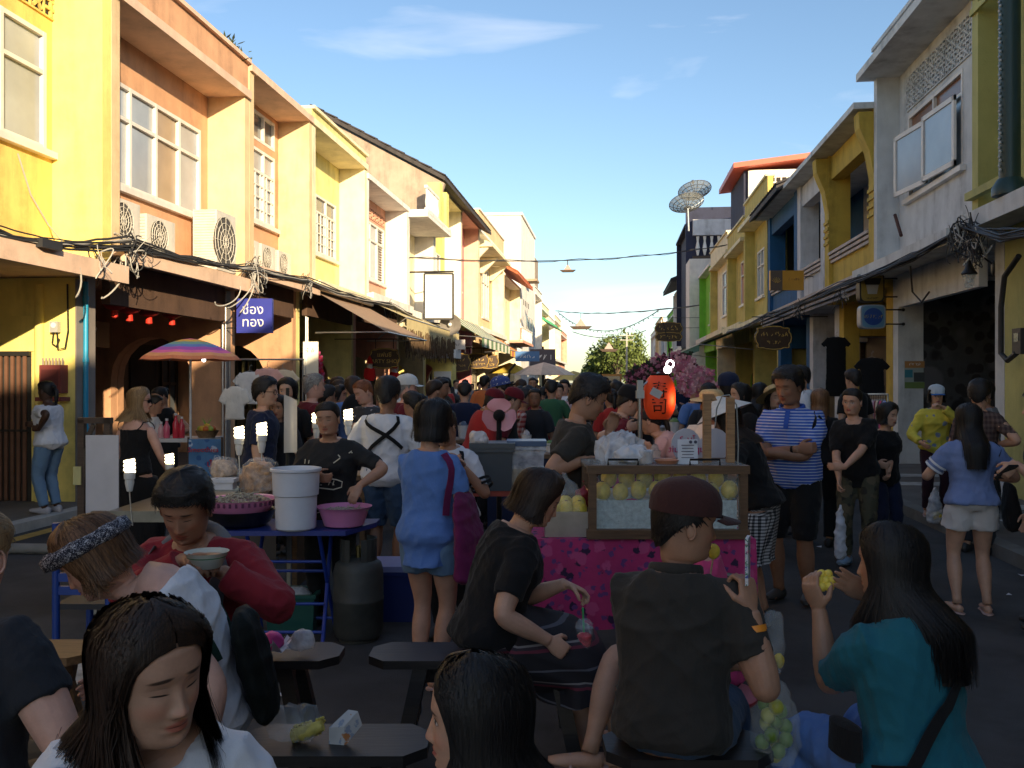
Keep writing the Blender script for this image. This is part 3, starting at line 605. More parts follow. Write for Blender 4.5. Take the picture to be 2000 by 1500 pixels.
# ============================================================ people
def V(*a): return Vector(a)
def sstep(a, b, x):
    t = np.clip((np.asarray(x, float) - a) / (b - a), 0, 1); return t * t * (3 - 2 * t)
def skin_mat(key, tone, lips=None, brow=(.02, .013, .01), eye='down', blush=.12):
    """skin with brows, eyes and lips placed by head coordinates stored on the mesh"""
    if key in MATS: return MATS[key]
    m, nt, b, co = base_mat(key); L = nt.links.new
    a = nt.nodes.new('ShaderNodeAttribute'); a.attribute_name = 'hp'
    sp = nt.nodes.new('ShaderNodeSeparateXYZ'); L(a.outputs['Vector'], sp.inputs[0]); x, y, z = sp.outputs
    ax = nmath(nt, 'ABSOLUTE', x); front = nramp(nt, y, .03, .05)
    n = nnoise(nt, co, 14, 4); n2 = nnoise(nt, co, 160, 2)
    c = nmix(nt, nramp(nt, n, .3, .7), sc(tone, .86), sc(tone, 1.10))
    c = nmix(nt, nramp(nt, n2, .35, .65, 0, .25), c, sc(tone, .8))
    def ell(cx, cz, rx, rz, lo=.65, hi=1.25, tilt=0.0):
        u = nmath(nt, 'SUBTRACT', ax, cx); v = nmath(nt, 'SUBTRACT', z, cz)
        if tilt: v = nmath(nt, 'SUBTRACT', v, nmath(nt, 'MULTIPLY', u, tilt))
        u = nmath(nt, 'DIVIDE', u, rx); v = nmath(nt, 'DIVIDE', v, rz)
        e = nmath(nt, 'ADD', nmath(nt, 'MULTIPLY', u, u), nmath(nt, 'MULTIPLY', v, v))
        return nmath(nt, 'MULTIPLY', nramp(nt, e, hi, lo), front, clamp=True)
    red = (min(1, tone[0]*1.15), tone[1]*.72, tone[2]*.68)
    c = nmix(nt, nmath(nt, 'MULTIPLY', ell(.042, -.036, .026, .020, 0, 1), blush*3), c, red)
    c = nmix(nt, nmath(nt, 'MULTIPLY', ell(0, -.042, .016, .012, 0, 1), blush*3), c, red)
    c = nmix(nt, nmath(nt, 'MULTIPLY', ell(.031, -.001, .020, .013, .2, 1.2), .35), c, sc(tone, .6))
    c = nmix(nt, ell(0, -.0695, .0235, .0105, .6, 1.15), c, lips or (tone[0]*.85, tone[1]*.48, tone[2]*.48))
    c = nmix(nt, ell(0, -.0695, .0215, .0012), c, (.06, .02, .018))
    c = nmix(nt, nmath(nt, 'MULTIPLY', ell(.0075, -.0515, .0042, .0026), .85), c, (.03, .012, .01))
    c = nmix(nt, nmath(nt, 'MULTIPLY', ell(.031, .0205, .0205, .0040, .4, 1.3, -.12), .9), c, brow)
    if eye == 'down':
        c = nmix(nt, ell(.031, -.0065, .0150, .0019, .5, 1.3, .06), c, (.012, .008, .007))
        c = nmix(nt, nmath(nt, 'MULTIPLY', ell(.031, .0055, .0150, .0012, .5, 1.3), .5), c, sc(tone, .4))
    else:
        c = nmix(nt, ell(.031, -.001, .0168, .0062), c, (.012, .008, .007))
        c = nmix(nt, ell(.031, -.0018, .0142, .0045), c, (.52, .48, .45))
        c = nmix(nt, ell(.031, -.0010, .0056, .0056), c, (.015, .009, .007))
    L(c, b.inputs['Base Color']); b.inputs['Roughness'].default_value = .52; b.inputs['Specular IOR Level'].default_value = .4
    b.inputs['Subsurface Weight'].default_value = .08; b.inputs['Subsurface Radius'].default_value = (.012, .005, .003); b.inputs['Subsurface Scale'].default_value = 1
    bn = nt.nodes.new('ShaderNodeBump'); bn.inputs['Strength'].default_value = .12; bn.inputs['Distance'].default_value = .004
    L(nnoise(nt, co, 220, 3), bn.inputs['Height']); L(bn.outputs[0], b.inputs['Normal'])
    MATS[key] = m; return m
def hair_mat(key, col, col2=None, rough=.52):
    if key in MATS: return MATS[key]
    m, nt, b, co = base_mat(key); g = nt.nodes.new('ShaderNodeNewGeometry')
    n = nnoise(nt, co, 30, 4, .6, (6, 6, .4))
    c = nmix(nt, g.outputs['Random Per Island'], sc(col, .55), col2 or sc(col, 1.5)); c = nmix(nt, nramp(nt, n, .35, .65, 0, .55), c, sc(col, .4))
    nt.links.new(c, b.inputs['Base Color']); b.inputs['Roughness'].default_value = rough; b.inputs['Specular IOR Level'].default_value = .35
    bn = nt.nodes.new('ShaderNodeBump'); bn.inputs['Strength'].default_value = .45; bn.inputs['Distance'].default_value = .004
    nt.links.new(nnoise(nt, co, 90, 3, .6, (3, 3, .5)), bn.inputs['Height']); nt.links.new(bn.outputs[0], b.inputs['Normal'])
    MATS[key] = m; return m
SK = {k: skin_mat('skin_' + k, t, **a) for k, t, a in (('tan', (.40, .215, .135), {}), ('tan_open', (.40, .215, .135), dict(eye='open')), ('light', (.52, .30, .205), {}), ('light_open', (.52, .30, .205), dict(eye='open', lips=(.38, .10, .09))),
      ('pink', (.58, .33, .25), dict(brow=(.14, .08, .04))), ('brown', (.27, .135, .08), {}), ('brown_open', (.27, .135, .08), dict(eye='open')), ('dark', (.075, .036, .022), dict(eye='open', blush=.02)))}
HAIR = {'black': hair_mat('black_hair', (.012, .010, .010)), 'dark': hair_mat('dark_brown_hair', (.028, .015, .010)), 'brown': hair_mat('brown_hair', (.11, .05, .022), (.26, .13, .06)), 'blond': hair_mat('blond_hair', (.30, .17, .07), (.42, .27, .13)), 'grey': hair_mat('grey_hair', (.22, .21, .20)), 'red': hair_mat('ginger_hair', (.20, .07, .03))}
# ------------------------------------------------------------ head
_HZ = np.array([-.225, -.16, -.132, -.120, -.112, -.100, -.085, -.070, -.040, .0, .03, .06, .085, .103, .111, .1135])
_HW = np.array([.060, .050, .050, .048, .0545, .0600, .0640, .0672, .0705, .0740, .0765, .0745, .0640, .042, .016, .001])
_HF = np.array([.046, .034, .036, .058, .0770, .0835, .0860, .0868, .0865, .0872, .0905, .0850, .0680, .042, .014, .001])
_HB = np.array([.078, .070, .070, .070, .0710, .0720, .0760, .0830, .0950, .1020, .1045, .1000, .0860, .058, .022, .001])
def head_xy(phi, z):
    """horizontal section of the head at height z; phi = 0 is the nose, positive to the right"""
    wd, f, b = np.interp(z, _HZ, _HW), np.interp(z, _HZ, _HF), np.interp(z, _HZ, _HB)
    s, c = np.sin(phi), np.cos(phi); e = np.interp(z, [-.12, -.07, -.03], [.95, .90, .82]); ex = np.interp(z, [-.125, -.118, -.10, -.06, 0], [.95, 1.25, 1.18, 1.0, .88])
    x = wd * np.sign(s) * np.abs(s) ** np.where(c > 0, ex, .88)
    y = np.where(c > 0, f * np.abs(c) ** e, -b * np.abs(c) ** .95)
    return x, y
def head_grid(nphi, nz, sex='f', feat=True):
    u = np.linspace(-1, 1, nphi, endpoint=False); phi = np.pi * (u * .62 + .38 * np.sign(u) * np.abs(u) ** 3)
    t = np.linspace(0, 1, nz); zz = -.225 + t * .3385
    zz = np.interp(t, [0, .15, .3, .86, 1], [-.225, -.15, -.122, .075, .1134])
    PH, Z = np.meshgrid(phi, zz); X, Y = head_xy(PH, Z)
    if feat:
        fr = sstep(.0, .04, Y); A = np.abs(X); G = lambda v, s: np.exp(-(v / s) ** 2)
        nh = np.interp(Z, [-.058, -.052, -.046, -.040, -.020, -.003, .012], [0, .006, .0195, .0205, .0115, .0045, 0]); ns = np.interp(Z, [-.056, -.045, -.03, -.005, .01], [.0145, .0125, .0085, .0075, .011])
        d = nh * G(X, ns) + .0055 * G(A - .0115, .0050) * G(Z + .046, .007)
        d -= .0095 * G(A - .031, .0165) * G(Z - .001, .0115); d += .0068 * G(A - .031, .0125) * G(Z + .001, .0085)
        d -= .0014 * G(A - .031, .015) * G(Z + .0068, .0016)
        d += (.0045 if sex == 'm' else .0025) * G(A - .026, .02) * G(Z - .019, .008)
        d += .0045 * G(A - .041, .018) * G(Z + .034, .018) - .0035 * G(A - .046, .014) * G(Z + .072, .018)
        d += .0060 * G(X, .0185) * G(Z + .0640, .0045) + .0068 * G(X, .0165) * G(Z + .0755, .0050) - .0032 * G(X, .022) * G(Z + .0695, .0017) - .002 * G(A - .024, .006) * G(Z + .0695, .006)
        d -= .0035 * G(X, .020) * G(Z + .0865, .0050); d += .0050 * G(X, .017) * G(Z + .103, .010)
        Y = Y + d * fr
    v = np.stack([X, Y, Z], -1).reshape(-1, 3); f = []
    for j in range(nz - 1):
        for i in range(nphi): f.append((j*nphi + i, j*nphi + (i+1) % nphi, (j+1)*nphi + (i+1) % nphi, (j+1)*nphi + i))
    f.append(tuple((nz-1)*nphi + i for i in range(nphi)))
    return v, f
def ear(mb, s, n=10):
    c = Vector((s*.0735, -.008, -.018)); M = Matrix.Rotation(s * -.35, 3, 'Z') @ Matrix.Rotation(.18, 3, 'X')
    mb.ball(c + Vector((s*.004, 0, 0)), (.007, .017, .029), n, 8, M=M)
    mb.tube([c + M @ Vector((s*.010, math.cos(a)*.016, math.sin(a)*.028 + .002)) for a in np.linspace(-1.9, 3.0, 9)], .0042, 5)
# ------------------------------------------------------------ small tools
def ik(S, T, a, b, pole):
    d = T - S; L = max(min(d.length, (a + b) * .995), abs(a-b) + .02); dn = d.normalized(); T = S + dn * L
    x = (a*a - b*b + L*L) / (2*L); h = math.sqrt(max(a*a - x*x, 0)); p = pole - dn * pole.dot(dn); p = p.normalized() if p.length > 1e-5 else Vector((0, -1, 0))
    return S + dn * x + p * h, T
def limb(a, m, b, n1=7, n2=7, rnd=.16):
    """rounded path through a joint"""
    P = [a.lerp(m, t) for t in np.linspace(0, 1 - rnd, n1)]
    A, B = a.lerp(m, 1 - rnd), m.lerp(b, rnd)
    P += [(A*(1-t) + m*t)*(1-t) + (m*(1-t) + B*t)*t for t in (.25, .5, .75)]
    P += [m.lerp(b, t) for t in np.linspace(rnd, 1, n2)]
    return P
def arc(P):
    L = [0]
    for i in range(1, len(P)): L.append(L[-1] + (P[i] - P[i-1]).length)
    return [l / L[-1] for l in L]
def rad(P, tt, rr): return [float(x) for x in np.interp(arc(P), tt, rr)]
def fold_noise(v, amp, seed, k=22.0):
    """soft fabric folds as displacement along the normal"""
    r = np.random.default_rng(seed); d = np.zeros(len(v))
    for i in range(7):
        kv = r.normal(size=3) * np.array([1, 1, .8]); kv = kv / np.linalg.norm(kv) * k * r.uniform(.6, 2.0)
        wv = r.normal(size=3) * k * .5; ph = r.uniform(0, 6.28, 2)
        q = np.sin(v @ kv + 1.6 * np.sin(v @ wv + ph[1]) + ph[0]); d += (1 - np.abs(q)) ** 2 * r.uniform(.5, 1)
    return (d / 7 - .3) * amp
def remesh(mb, voxel, smooth=4, folds=0, seed=0, k=22.0):
    me = bpy.data.meshes.new('tmp'); me.from_pydata(mb.v, [], mb.f); o = bpy.data.objects.new('tmp', me); scn.collection.objects.link(o)
    md = o.modifiers.new('r', 'REMESH'); md.mode = 'VOXEL'; md.voxel_size = voxel
    sm = o.modifiers.new('s', 'SMOOTH'); sm.iterations = smooth; sm.factor = .5
    dg = bpy.context.evaluated_depsgraph_get(); ev = o.evaluated_get(dg); m2 = ev.to_mesh()
    n = len(m2.vertices); v = np.empty(n*3); m2.vertices.foreach_get('co', v); v = v.reshape(-1, 3)
    nl = len(m2.polygons); lt = np.empty(nl, int); m2.polygons.foreach_get('loop_total', lt); li = np.empty(int(lt.sum()), int); m2.loops.foreach_get('vertex_index', li)
    if folds:
        nr = np.empty(n*3); m2.vertices.foreach_get('normal', nr); v = v + nr.reshape(-1, 3) * fold_noise(v, folds, seed, k)[:, None]
    ev.to_mesh_clear(); bpy.data.objects.remove(o); bpy.data.meshes.remove(me)
    if (lt == 4).all(): f = li.reshape(-1, 4)
    else:
        f = []; p = 0
        for q in lt: f.append(tuple(li[p:p+q])); p += q
    return v, f
def raw_obj(name, parts, mats, parent, hp=None, smooth=True, ang=180):
    """parts: list of (verts, faces, material index)"""
    vs = []; fs = []; mi = []; o = 0
    for v, f, m in parts:
        vs.append(np.asarray(v, float).reshape(-1, 3)); fs += [tuple(int(i) + o for i in q) for q in f]; mi += [m] * len(f); o += len(vs[-1])
    v = np.concatenate(vs); me = bpy.data.meshes.new(name); me.from_pydata(v.tolist(), [], fs)
    mats = mats if isinstance(mats, (list, tuple)) else [mats]
    for m in mats: me.materials.append(m)
    if len(mats) > 1: me.polygons.foreach_set('material_index', mi)
    me.polygons.foreach_set('use_smooth', [smooth] * len(fs))
    if smooth and ang < 180: me.set_sharp_from_angle(angle=R(ang))
    if hp is not None:
        at_ = me.attributes.new('hp', 'FLOAT_VECTOR', 'POINT'); at_.data.foreach_set('vector', np.asarray(hp, float).ravel())
    return mkobj(name, me, parent)
def hand(mb, W, d, n, side, pose, s=1.0):
    """palm and five fingers; W wrist, d pointing, n the way the palm faces, side +1 right"""
    d = d.normalized(); n = (n - d * n.dot(d)); n = n.normalized() if n.length > 1e-4 else Vector((0, 0, -1)); t = d.cross(n) * side   # thumb side
    mb.tube([W - d*.012*s, W + d*.015*s, W + d*.045*s, W + d*.080*s, W + d*.098*s], [(.025*s, .019*s), (.029*s, .017*s), (.039*s, .016*s), (.040*s, .0135*s), (.033*s, .009*s)], 12, up=n)
    C = {'relax': (.35, .45, .3), 'grip': (.95, 1.15, .7), 'flat': (.04, .06, .05), 'hold': (.55, .75, .5), 'pinch': (.75, .85, .4), 'claw': (.35, .7, .5), 'point': (1.0, 1.2, .8)}[pose]
    for i, (off, ln) in enumerate(((.027, .068), (.009, .076), (-.010, .070), (-.027, .055))):
        c = list(C)
        if pose == 'pinch' and i == 0: c = [.45, .9, .5]
        if pose == 'flat': c = [.04 + .03*i, .08, .06]
        if pose == 'hold': c = [q*(1 + .08*i) for q in c]
        if pose == 'point' and i == 0: c = [.1, .1, .05]
        p = W + d*.088*s + t*off*s; ang = 0; P = [p - d*.02*s, p]; spread = t * (off * (1.6 if pose == 'flat' else .8))
        for k, q in enumerate((.45, .30, .25)):
            ang += c[k]; p = p + (d*math.cos(ang) + n*math.sin(ang) + spread).normalized() * ln*q*s; P.append(p)
        mb.tube(P, [.0085*s, .0088*s, .0080*s, .0074*s, .0056*s], 8)
    tc = .75 if pose in ('grip', 'pinch', 'hold', 'point') else .25
    p = W + d*.022*s + t*.022*s; q1 = p + (t*.75 + d*.6 + n*tc*.5).normalized()*.036*s; q2 = q1 + (d*.9 + t*.15 + n*tc).normalized()*.030*s; q3 = q2 + (d*.8 - t*.25*tc + n*tc*1.2).normalized()*.024*s
    mb.tube([p - t*.008*s, p, q1, q2, q3], [.013*s, .0135*s, .011*s, .0095*s, .0065*s], 8)
TORSO = {'f': ([-.22, -.08, .05, .25, .45, .65, .80, .88, .95, 1.0, 1.06], [.085, .168, .158, .128, .136, .150, .152, .128, .092, .070, .050], [.075, .118, .110, .095, .100, .116, .102, .088, .072, .062, .050], [0, -.01, -.005, .005, .005, .016, .004, -.006, -.012, -.012, -.008]),
         'm': ([-.22, -.08, .05, .25, .45, .65, .80, .88, .95, 1.0, 1.06], [.085, .158, .155, .148, .155, .170, .174, .146, .104, .078, .056], [.075, .112, .112, .110, .112, .120, .110, .096, .080, .068, .058], [0, -.006, 0, .008, .006, .010, .004, -.006, -.012, -.012, -.008])}
def person(loc, face, label, H=1.6, sex='f', skin='tan', hero=1, group=None, hip=None, lean=4, roll=0, bend=0, bexp=1, twist=0, head=(0, 0, 0), armL=None, armR=None, legs=None, stance=.10, step=0.0,
           top=None, bottom=None, hair=('long', 'black', .3), shoes=None, g=1.0, fat=0.0, headscale=1.0, nk=.160):
    """one figure: body (skin), hair, shirt, lower garment and shoes under an Empty at its feet"""
    if isinstance(loc, (tuple, list)): loc = Vector(loc)
    rz = -R(face); s = H / 1.66; t = thing('person', label, 'person', loc, rz, group)
    Minv = Matrix.Rotation(-rz, 3, 'Z'); LOC = lambda p: Minv @ (Vector(p) - loc)
    seed = sum(map(ord, label)) % 1000
    tl = .47 * s; P0 = Vector((0, 0, hip if hip is not None else .89 * s))
    # spine
    def sdir(tt):
        a = R(lean + bend * tt**bexp); return Vector((math.sin(R(roll)), math.sin(a)*math.cos(R(roll)), math.cos(a)*math.cos(R(roll)))).normalized()
    K = 16; pts = {0: P0}; cur = P0.copy(); sp = [P0.copy()]
    for i in range(K): cur = cur + sdir((i+.5)/K) * tl/K; sp.append(cur.copy())
    def spine(tt):
        if tt < 0: return P0 + sdir(0) * tt * tl
        if tt >= 1: return sp[-1] + sdir(1) * (tt-1) * tl
        i = min(int(tt*K), K-1); return sp[i].lerp(sp[i+1], tt*K - i)
    def frame(tt):
        z = sdir(max(0, min(1, tt))); a = -R(twist) * max(0, min(1, tt)); x = Vector((math.cos(a), math.sin(a), 0)); y = z.cross(x).normalized(); return y.cross(z).normalized(), y, z
    T = TORSO[sex]
    def torso_loft(mb, t0, t1, inf=0, n=28, k=18, hemflare=0):
        vs = []; fs = []
        for i in range(k + 1):
            tt = t0 + (t1-t0)*i/k; x, y, z = frame(tt); c = spine(tt)
            wx = float(np.interp(tt, T[0], T[1]))*s*g + inf; wy = float(np.interp(tt, T[0], T[2]))*s*g + inf; off = float(np.interp(tt, T[0], T[3]))*s
            if fat: bb = math.exp(-((tt-.2)/.25)**2)*fat; wx += bb*.7; wy += bb; off += bb*.4
            fl = hemflare * max(0, 1 - (tt-t0)/.35); wx += fl; wy += fl
            for j in range(n):
                a = 2*math.pi*j/n; ca, sa = math.cos(a), math.sin(a)
                vs.append(c + x*wx*math.copysign(abs(ca)**.85, ca) + y*(wy*math.copysign(abs(sa)**.9, sa) + off))
        for i in range(k):
            for j in range(n): fs.append((i*n+j, i*n+(j+1) % n, (i+1)*n+(j+1) % n, (i+1)*n+j))
        fs.append(tuple(range(n))[::-1]); fs.append(tuple(k*n+j for j in range(n))); mb.add(vs, fs)
    # arms
    A = {}
    for sd, ar in ((-1, armL), (1, armR)):
        ar = ar or {}; x, y, z = frame(.9); S = spine(.805) + x * sd * (.150 if sex == 'f' else .172) * s * (.5 + .5*g)
        ua, fa = .285*s, .245*s
        if 'w' in ar: Tt = LOC(ar['w'])
        elif 't' in ar: Tt = Vector(ar['t'])
        else: Tt = S + Vector((sd*.07, .06, -.50*s))
        pole = Vector(ar.get('pole', (sd*.6, -.8, -.2))); E, Wr = ik(S, Tt, ua, fa, pole)
        hd = Vector(ar['dir']) if 'dir' in ar else (Wr - E); pn = Vector(ar['palm']) if 'palm' in ar else Vector((-sd, .2, 0))
        A[sd] = (S, E, Wr, hd.normalized(), pn, ar.get('hand', 'relax'), ar.get('hide', False))
    # legs
    Lg = {}
    for i, sd in enumerate((-1, 1)):
        Hj = P0 + Vector((sd*.085*s, 0, -.02*s)); ln = legs[i] if legs else None
        if ln is None: An = Vector((sd*stance*s, step*sd - .01, .075*s)); pole = Vector((sd*.1, 1, 0))
        else:
            An = LOC(ln['w']) if 'w' in ln else Vector(ln['a']); pole = Vector(ln.get('pole', (0, 1, .6)))
        Kn, An = ik(Hj, An, .415*s, .405*s, pole)
        fd = Vector(ln['foot']).normalized() if (ln and 'foot' in ln) else Vector((sd*.18, 1, 0)).normalized()
        Lg[sd] = (Hj, Kn, An, fd)
    # ---- head transform
    yaw, pitch, rl = head; NB = spine(.985); zt = sdir(1.0)
    Hm = (Matrix.Rotation(-R(yaw), 3, 'Z') @ Matrix.Rotation(R(pitch), 3, 'X') @ Matrix.Rotation(R(rl), 3, 'Y'))
    hs = s * headscale * (1.02 if sex == 'm' else .98)
    up = Hm @ Vector((0, 0, 1)); fw = Hm @ Vector((0, 1, 0))
    HC = NB + (zt*.55 + up*.45).normalized() * nk*s + fw*.022*s + Vector((0, 0, .004))
    def head_pts(p):
        p = np.asarray(p, float).reshape(-1, 3); M = np.array(Hm)
        a = (p * hs) @ M.T + np.array(HC)
        x, y, z = frame(1.0); F = np.array([x, y, z]).T; q = p.copy(); q[:, 1] += .016; q[:, 2] = (q[:, 2] + .195); b = (q * hs) @ F.T + np.array(NB)
        wt = (1 - sstep(-.20, -.112, p[:, 2]))[:, None]
        return a * (1 - wt) + b * wt
    # ---- body
    nphi, nz = {2: (84, 84), 1: (56, 56), .5: (36, 40), 0: (16, 18)}[hero]
    hv, hf = head_grid(nphi, nz, sex, hero > 0); hp = hv.copy(); parts = [(head_pts(hv), hf, 0)]; HP = [hp]
    def addp(mb):
        if not mb.v: return
        parts.append((np.array([tuple(q) for q in mb.v]), mb.f, 0)); HP.append(np.tile([[0, -9, 0]], (len(mb.v), 1)))
    em = MB(); ear(em, -1); ear(em, 1)
    ev = np.array(em.v); parts.append((head_pts(ev), em.f, 0)); HP.append(np.tile([[0, -9, 0]], (len(ev), 1)))
    af = (1.0 if sex == 'f' else 1.14) * s * (.35 + .65*g)
    apath = {}
    for sd in (-1, 1):
        S, E, Wr, hd, pn, hpz, hid = A[sd]; P = limb(S, E, Wr); apath[sd] = P
        r = rad(P, [0, .12, .35, .53, .66, .80, .95, 1], [q*af for q in (.030, .049, .044, .0365, .0385, .033, .0245, .0235)])
        m = MB(); m.tube(P, r, 14 if hero else 6)
        if hid: addp(m); continue
        if hero < 1:
            m.tube([Wr, Wr + hd*.06*s, Wr + hd*.15*s], [(.02*s, .02*s), (.036*s, .018*s), (.02*s, .012*s)], 8); addp(m); continue
        m.ball(P[8], .0375*af, 14, 10)
        hand(m, Wr, hd, pn, sd, hpz, s*(1.0 if sex == 'f' else 1.08))
        v, f = remesh(m, .0042 if hero == 2 else .0058, 3); parts.append((v, f, 0)); HP.append(np.tile([[0, -9, 0]], (len(v), 1)))
    tm = MB(); torso_loft(tm, -.2, 1.0, -.004, *((20, 12) if hero else (8, 5))); addp(tm)
    lf = s*(.3 + .7*g)*(1.0 if sex == 'f' else 1.04); lpath = {}
    for sd in (-1, 1):
        Hj, Kn, An, fd = Lg[sd]; P = limb(Hj, Kn, An, 8, 9); lpath[sd] = P
        m = MB(); m.tube(P, rad(P, [0, .12, .35, .50, .56, .66, .74, .9, 1], [q*lf for q in (.082, .085, .068, .052, .048, .056, .052, .034, .034)]), 16 if hero else 7)
        h = An + Vector((0, 0, -.035*s)); m.tube([h - fd*.055*s, h - fd*.03*s, h + fd*.05*s, h + fd*.13*s, h + fd*.17*s], [(.022*s, .028*s), (.030*s, .034*s), (.036*s, .030*s), (.042*s, .018*s), (.028*s, .011*s)], 10, up=(0, 0, 1)); addp(m)
    raw_obj('body', parts, SK[skin], t, np.concatenate(HP))
    # ---- shirt
    if top:
        m = MB(); inf = top.get('inf', .017); torso_loft(m, top.get('hem', -.10), top.get('neck', .99), inf, *((28, 18) if hero else (12, 8)), top.get('flare', .015))
        sl = top.get('sleeve', .28)
        if sl > 0:
            for sd in (-1, 1):
                P = apath[sd]; ac = arc(P); Q = [P[i] for i in range(len(P)) if ac[i] < sl]; a0 = len(Q)
                e = Vector(np.array([np.interp(sl, ac, [p[k] for p in P]) for k in range(3)])); Q.append(e)
                x, y, z = frame(.88); q0 = spine(.80) + x*sd*.07*s; Q = [q0] + Q
                base = rad(Q, [0, .25, .55, 1], [.070*s, .064*s, .062*s, .056*s]) if sl < .45 else [float(np.interp(v, [0, .25, .5, .75, 1], [.078*s, .066*s, .053*s, .047*s, .037*s])) for v in arc(Q)]
                m.tube(Q, [b_*(.5+.5*g)*(1.1 if sex == 'm' else 1) + top.get('sinf', .008) for b_ in base], 16)
        if hero >= 1: v, f = remesh(m, {2: .0085, 1: .011}[hero], 4, top.get('folds', .036), seed, top.get('k', 20))
        else: v, f = np.array([tuple(q) for q in m.v]), m.f
        raw_obj(top.get('name', 'shirt'), [(v, f, 0)], top['mat'], t)
    # ---- lower garment
    if bottom:
        m = MB(); ty = bottom['type']; inf = bottom.get('inf', .014)
        if ty in ('pants', 'shorts'):
            torso_loft(m, -.2, bottom.get('waist', .12), inf*.7, 24, 8)
            en = bottom.get('len', .97 if ty == 'pants' else .36)
            for sd in (-1, 1):
                P = lpath[sd]; ac = arc(P); Q = [P[i] for i in range(len(P)) if ac[i] < en]; Q.append(Vector([np.interp(en, ac, [p[k] for p in P]) for k in range(3)]))
                base = np.interp([min(en, a) for a in ac[:len(Q)-1]] + [en], [0, .12, .35, .5, .66, .9, 1], [.088, .092, .078, .064, .062, .050, .050])
                fl = bottom.get('flare', .0); m.tube(Q, [float(b_)*lf + inf*.6 + fl*(i/len(Q)) for i, b_ in enumerate(base)], 16)
            if hero >= 1: v, f = remesh(m, .011 if hero == 2 else .013, 4, bottom.get('folds', .026), seed+5)
            else: v, f = np.array([tuple(q) for q in m.v]), m.f
            raw_obj('trousers' if ty == 'pants' else 'shorts', [(v, f, 0)], bottom['mat'], t)
        else:
            en = bottom.get('len', .5); n = 48; vs = []; fs = []; k = 16; rr = np.random.default_rng(seed)
            c1 = {sd: Vector([np.interp(en, arc(lpath[sd]), [p[q] for p in lpath[sd]]) for q in range(3)]) for sd in (-1, 1)}
            seat = (c1[-1]+c1[1])/2
            mid = {sd: lpath[sd] for sd in (-1, 1)}
            for i in range(k + 1):
                u = i/k; tt = .14 - .30*min(u*3, 1)
                if u <= 1/3:
                    x, y, z = frame(0); c = spine(tt); wx = float(np.interp(tt, T[0], T[1]))*s*g+inf; wy = float(np.interp(tt, T[0], T[2]))*s*g+inf; yy = y
                else:
                    q = (u-1/3)*1.5*en + .04; a, b_ = [Vector([np.interp(q, arc(lpath[sd]), [p[j] for p in lpath[sd]]) for j in range(3)]) for sd in (-1, 1)]
                    c = (a+b_)/2; x = (b_-a); x = Vector((x.x, x.y, 0)).normalized() if x.length > .01 else frame(0)[0]
                    a2, b2 = [Vector([np.interp(q+.05, arc(lpath[sd]), [p[j] for p in lpath[sd]]) for j in range(3)]) for sd in (-1, 1)]; dn = ((a2+b2)/2 - c).normalized(); yy = x.cross(dn) if x.cross(dn).length > .1 else frame(0)[1]; yy = -yy if yy.dot(frame(0)[1]) < 0 and hip is None else yy
                    if hip is not None and yy.z < 0: yy = -yy
                    wx = (b_-a).length/2 + .088*s*g + inf + bottom.get('flare', .05)*u; wy = .10*s*g + inf + bottom.get('flare', .05)*u
                for j in range(n):
                    a = 2*math.pi*j/n; w_ = 1 + bottom.get('pleat', .05)*u*math.sin(a*9 + math.sin(a*3)*1.5); vs.append(c + x*wx*math.cos(a)*w_ + yy*wy*math.sin(a)*w_)
            for i in range(k):
                for j in range(n): fs.append((i*n+j, i*n+(j+1) % n, (i+1)*n+(j+1) % n, (i+1)*n+j))
            raw_obj('skirt', [(np.array([tuple(q) for q in vs]), fs, 0)], bottom['mat'], t)
    # ---- shoes
    if shoes:
        for sd in (-1, 1):
            Hj, Kn, An, fd = Lg[sd]; m = MB(); h = An + Vector((0, 0, -.03*s))
            if shoes[0] == 'sandal':
                h = An + Vector((0, 0, -.066*s)); m.tube([h - fd*.075*s, h - fd*.05*s, h + fd*.06*s, h + fd*.14*s, h + fd*.19*s], [(.02, .007), (.036, .009), (.036, .009), (.044, .009), (.022, .007)], 10, up=(0, 0, 1))
                m.tube([h + fd*.08*s + Vector((.04, 0, .01)).cross(Vector((0, 0, 1)))*0 + Vector((0, 0, 1)).cross(fd)*q*.045 + Vector((0, 0, .045*(1-abs(q))+.008)) for q in (-1, -.5, 0, .5, 1)], .006, 6)
            else:
                m.tube([h - fd*.072*s, h - fd*.05*s, h + fd*.03*s, h + fd*.10*s, h + fd*.16*s, h + fd*.19*s], [(.022, .034), (.037, .048), (.042, .046), (.046, .030), (.042, .024), (.022, .016)], 12, up=(0, 0, 1))
            raw_obj('shoe', [(np.array([tuple(q) for q in m.v]), m.f, 0)], shoes[1], t, ang=60)
    # ---- hair
    if hair: make_hair(t, hair, head_pts, hs, hero, seed, Hm, HC)
    INFO[t.name] = dict(A=A, Hm=Hm, HC=HC, hs=hs, spine=spine, frame=frame, LOC=LOC, T=T, s=s, g=g, hp=head_pts, L=Lg, M=Matrix.Translation(loc) @ Matrix.Rotation(rz, 4, 'Z'), tloft=torso_loft)
    return t
INFO = {}
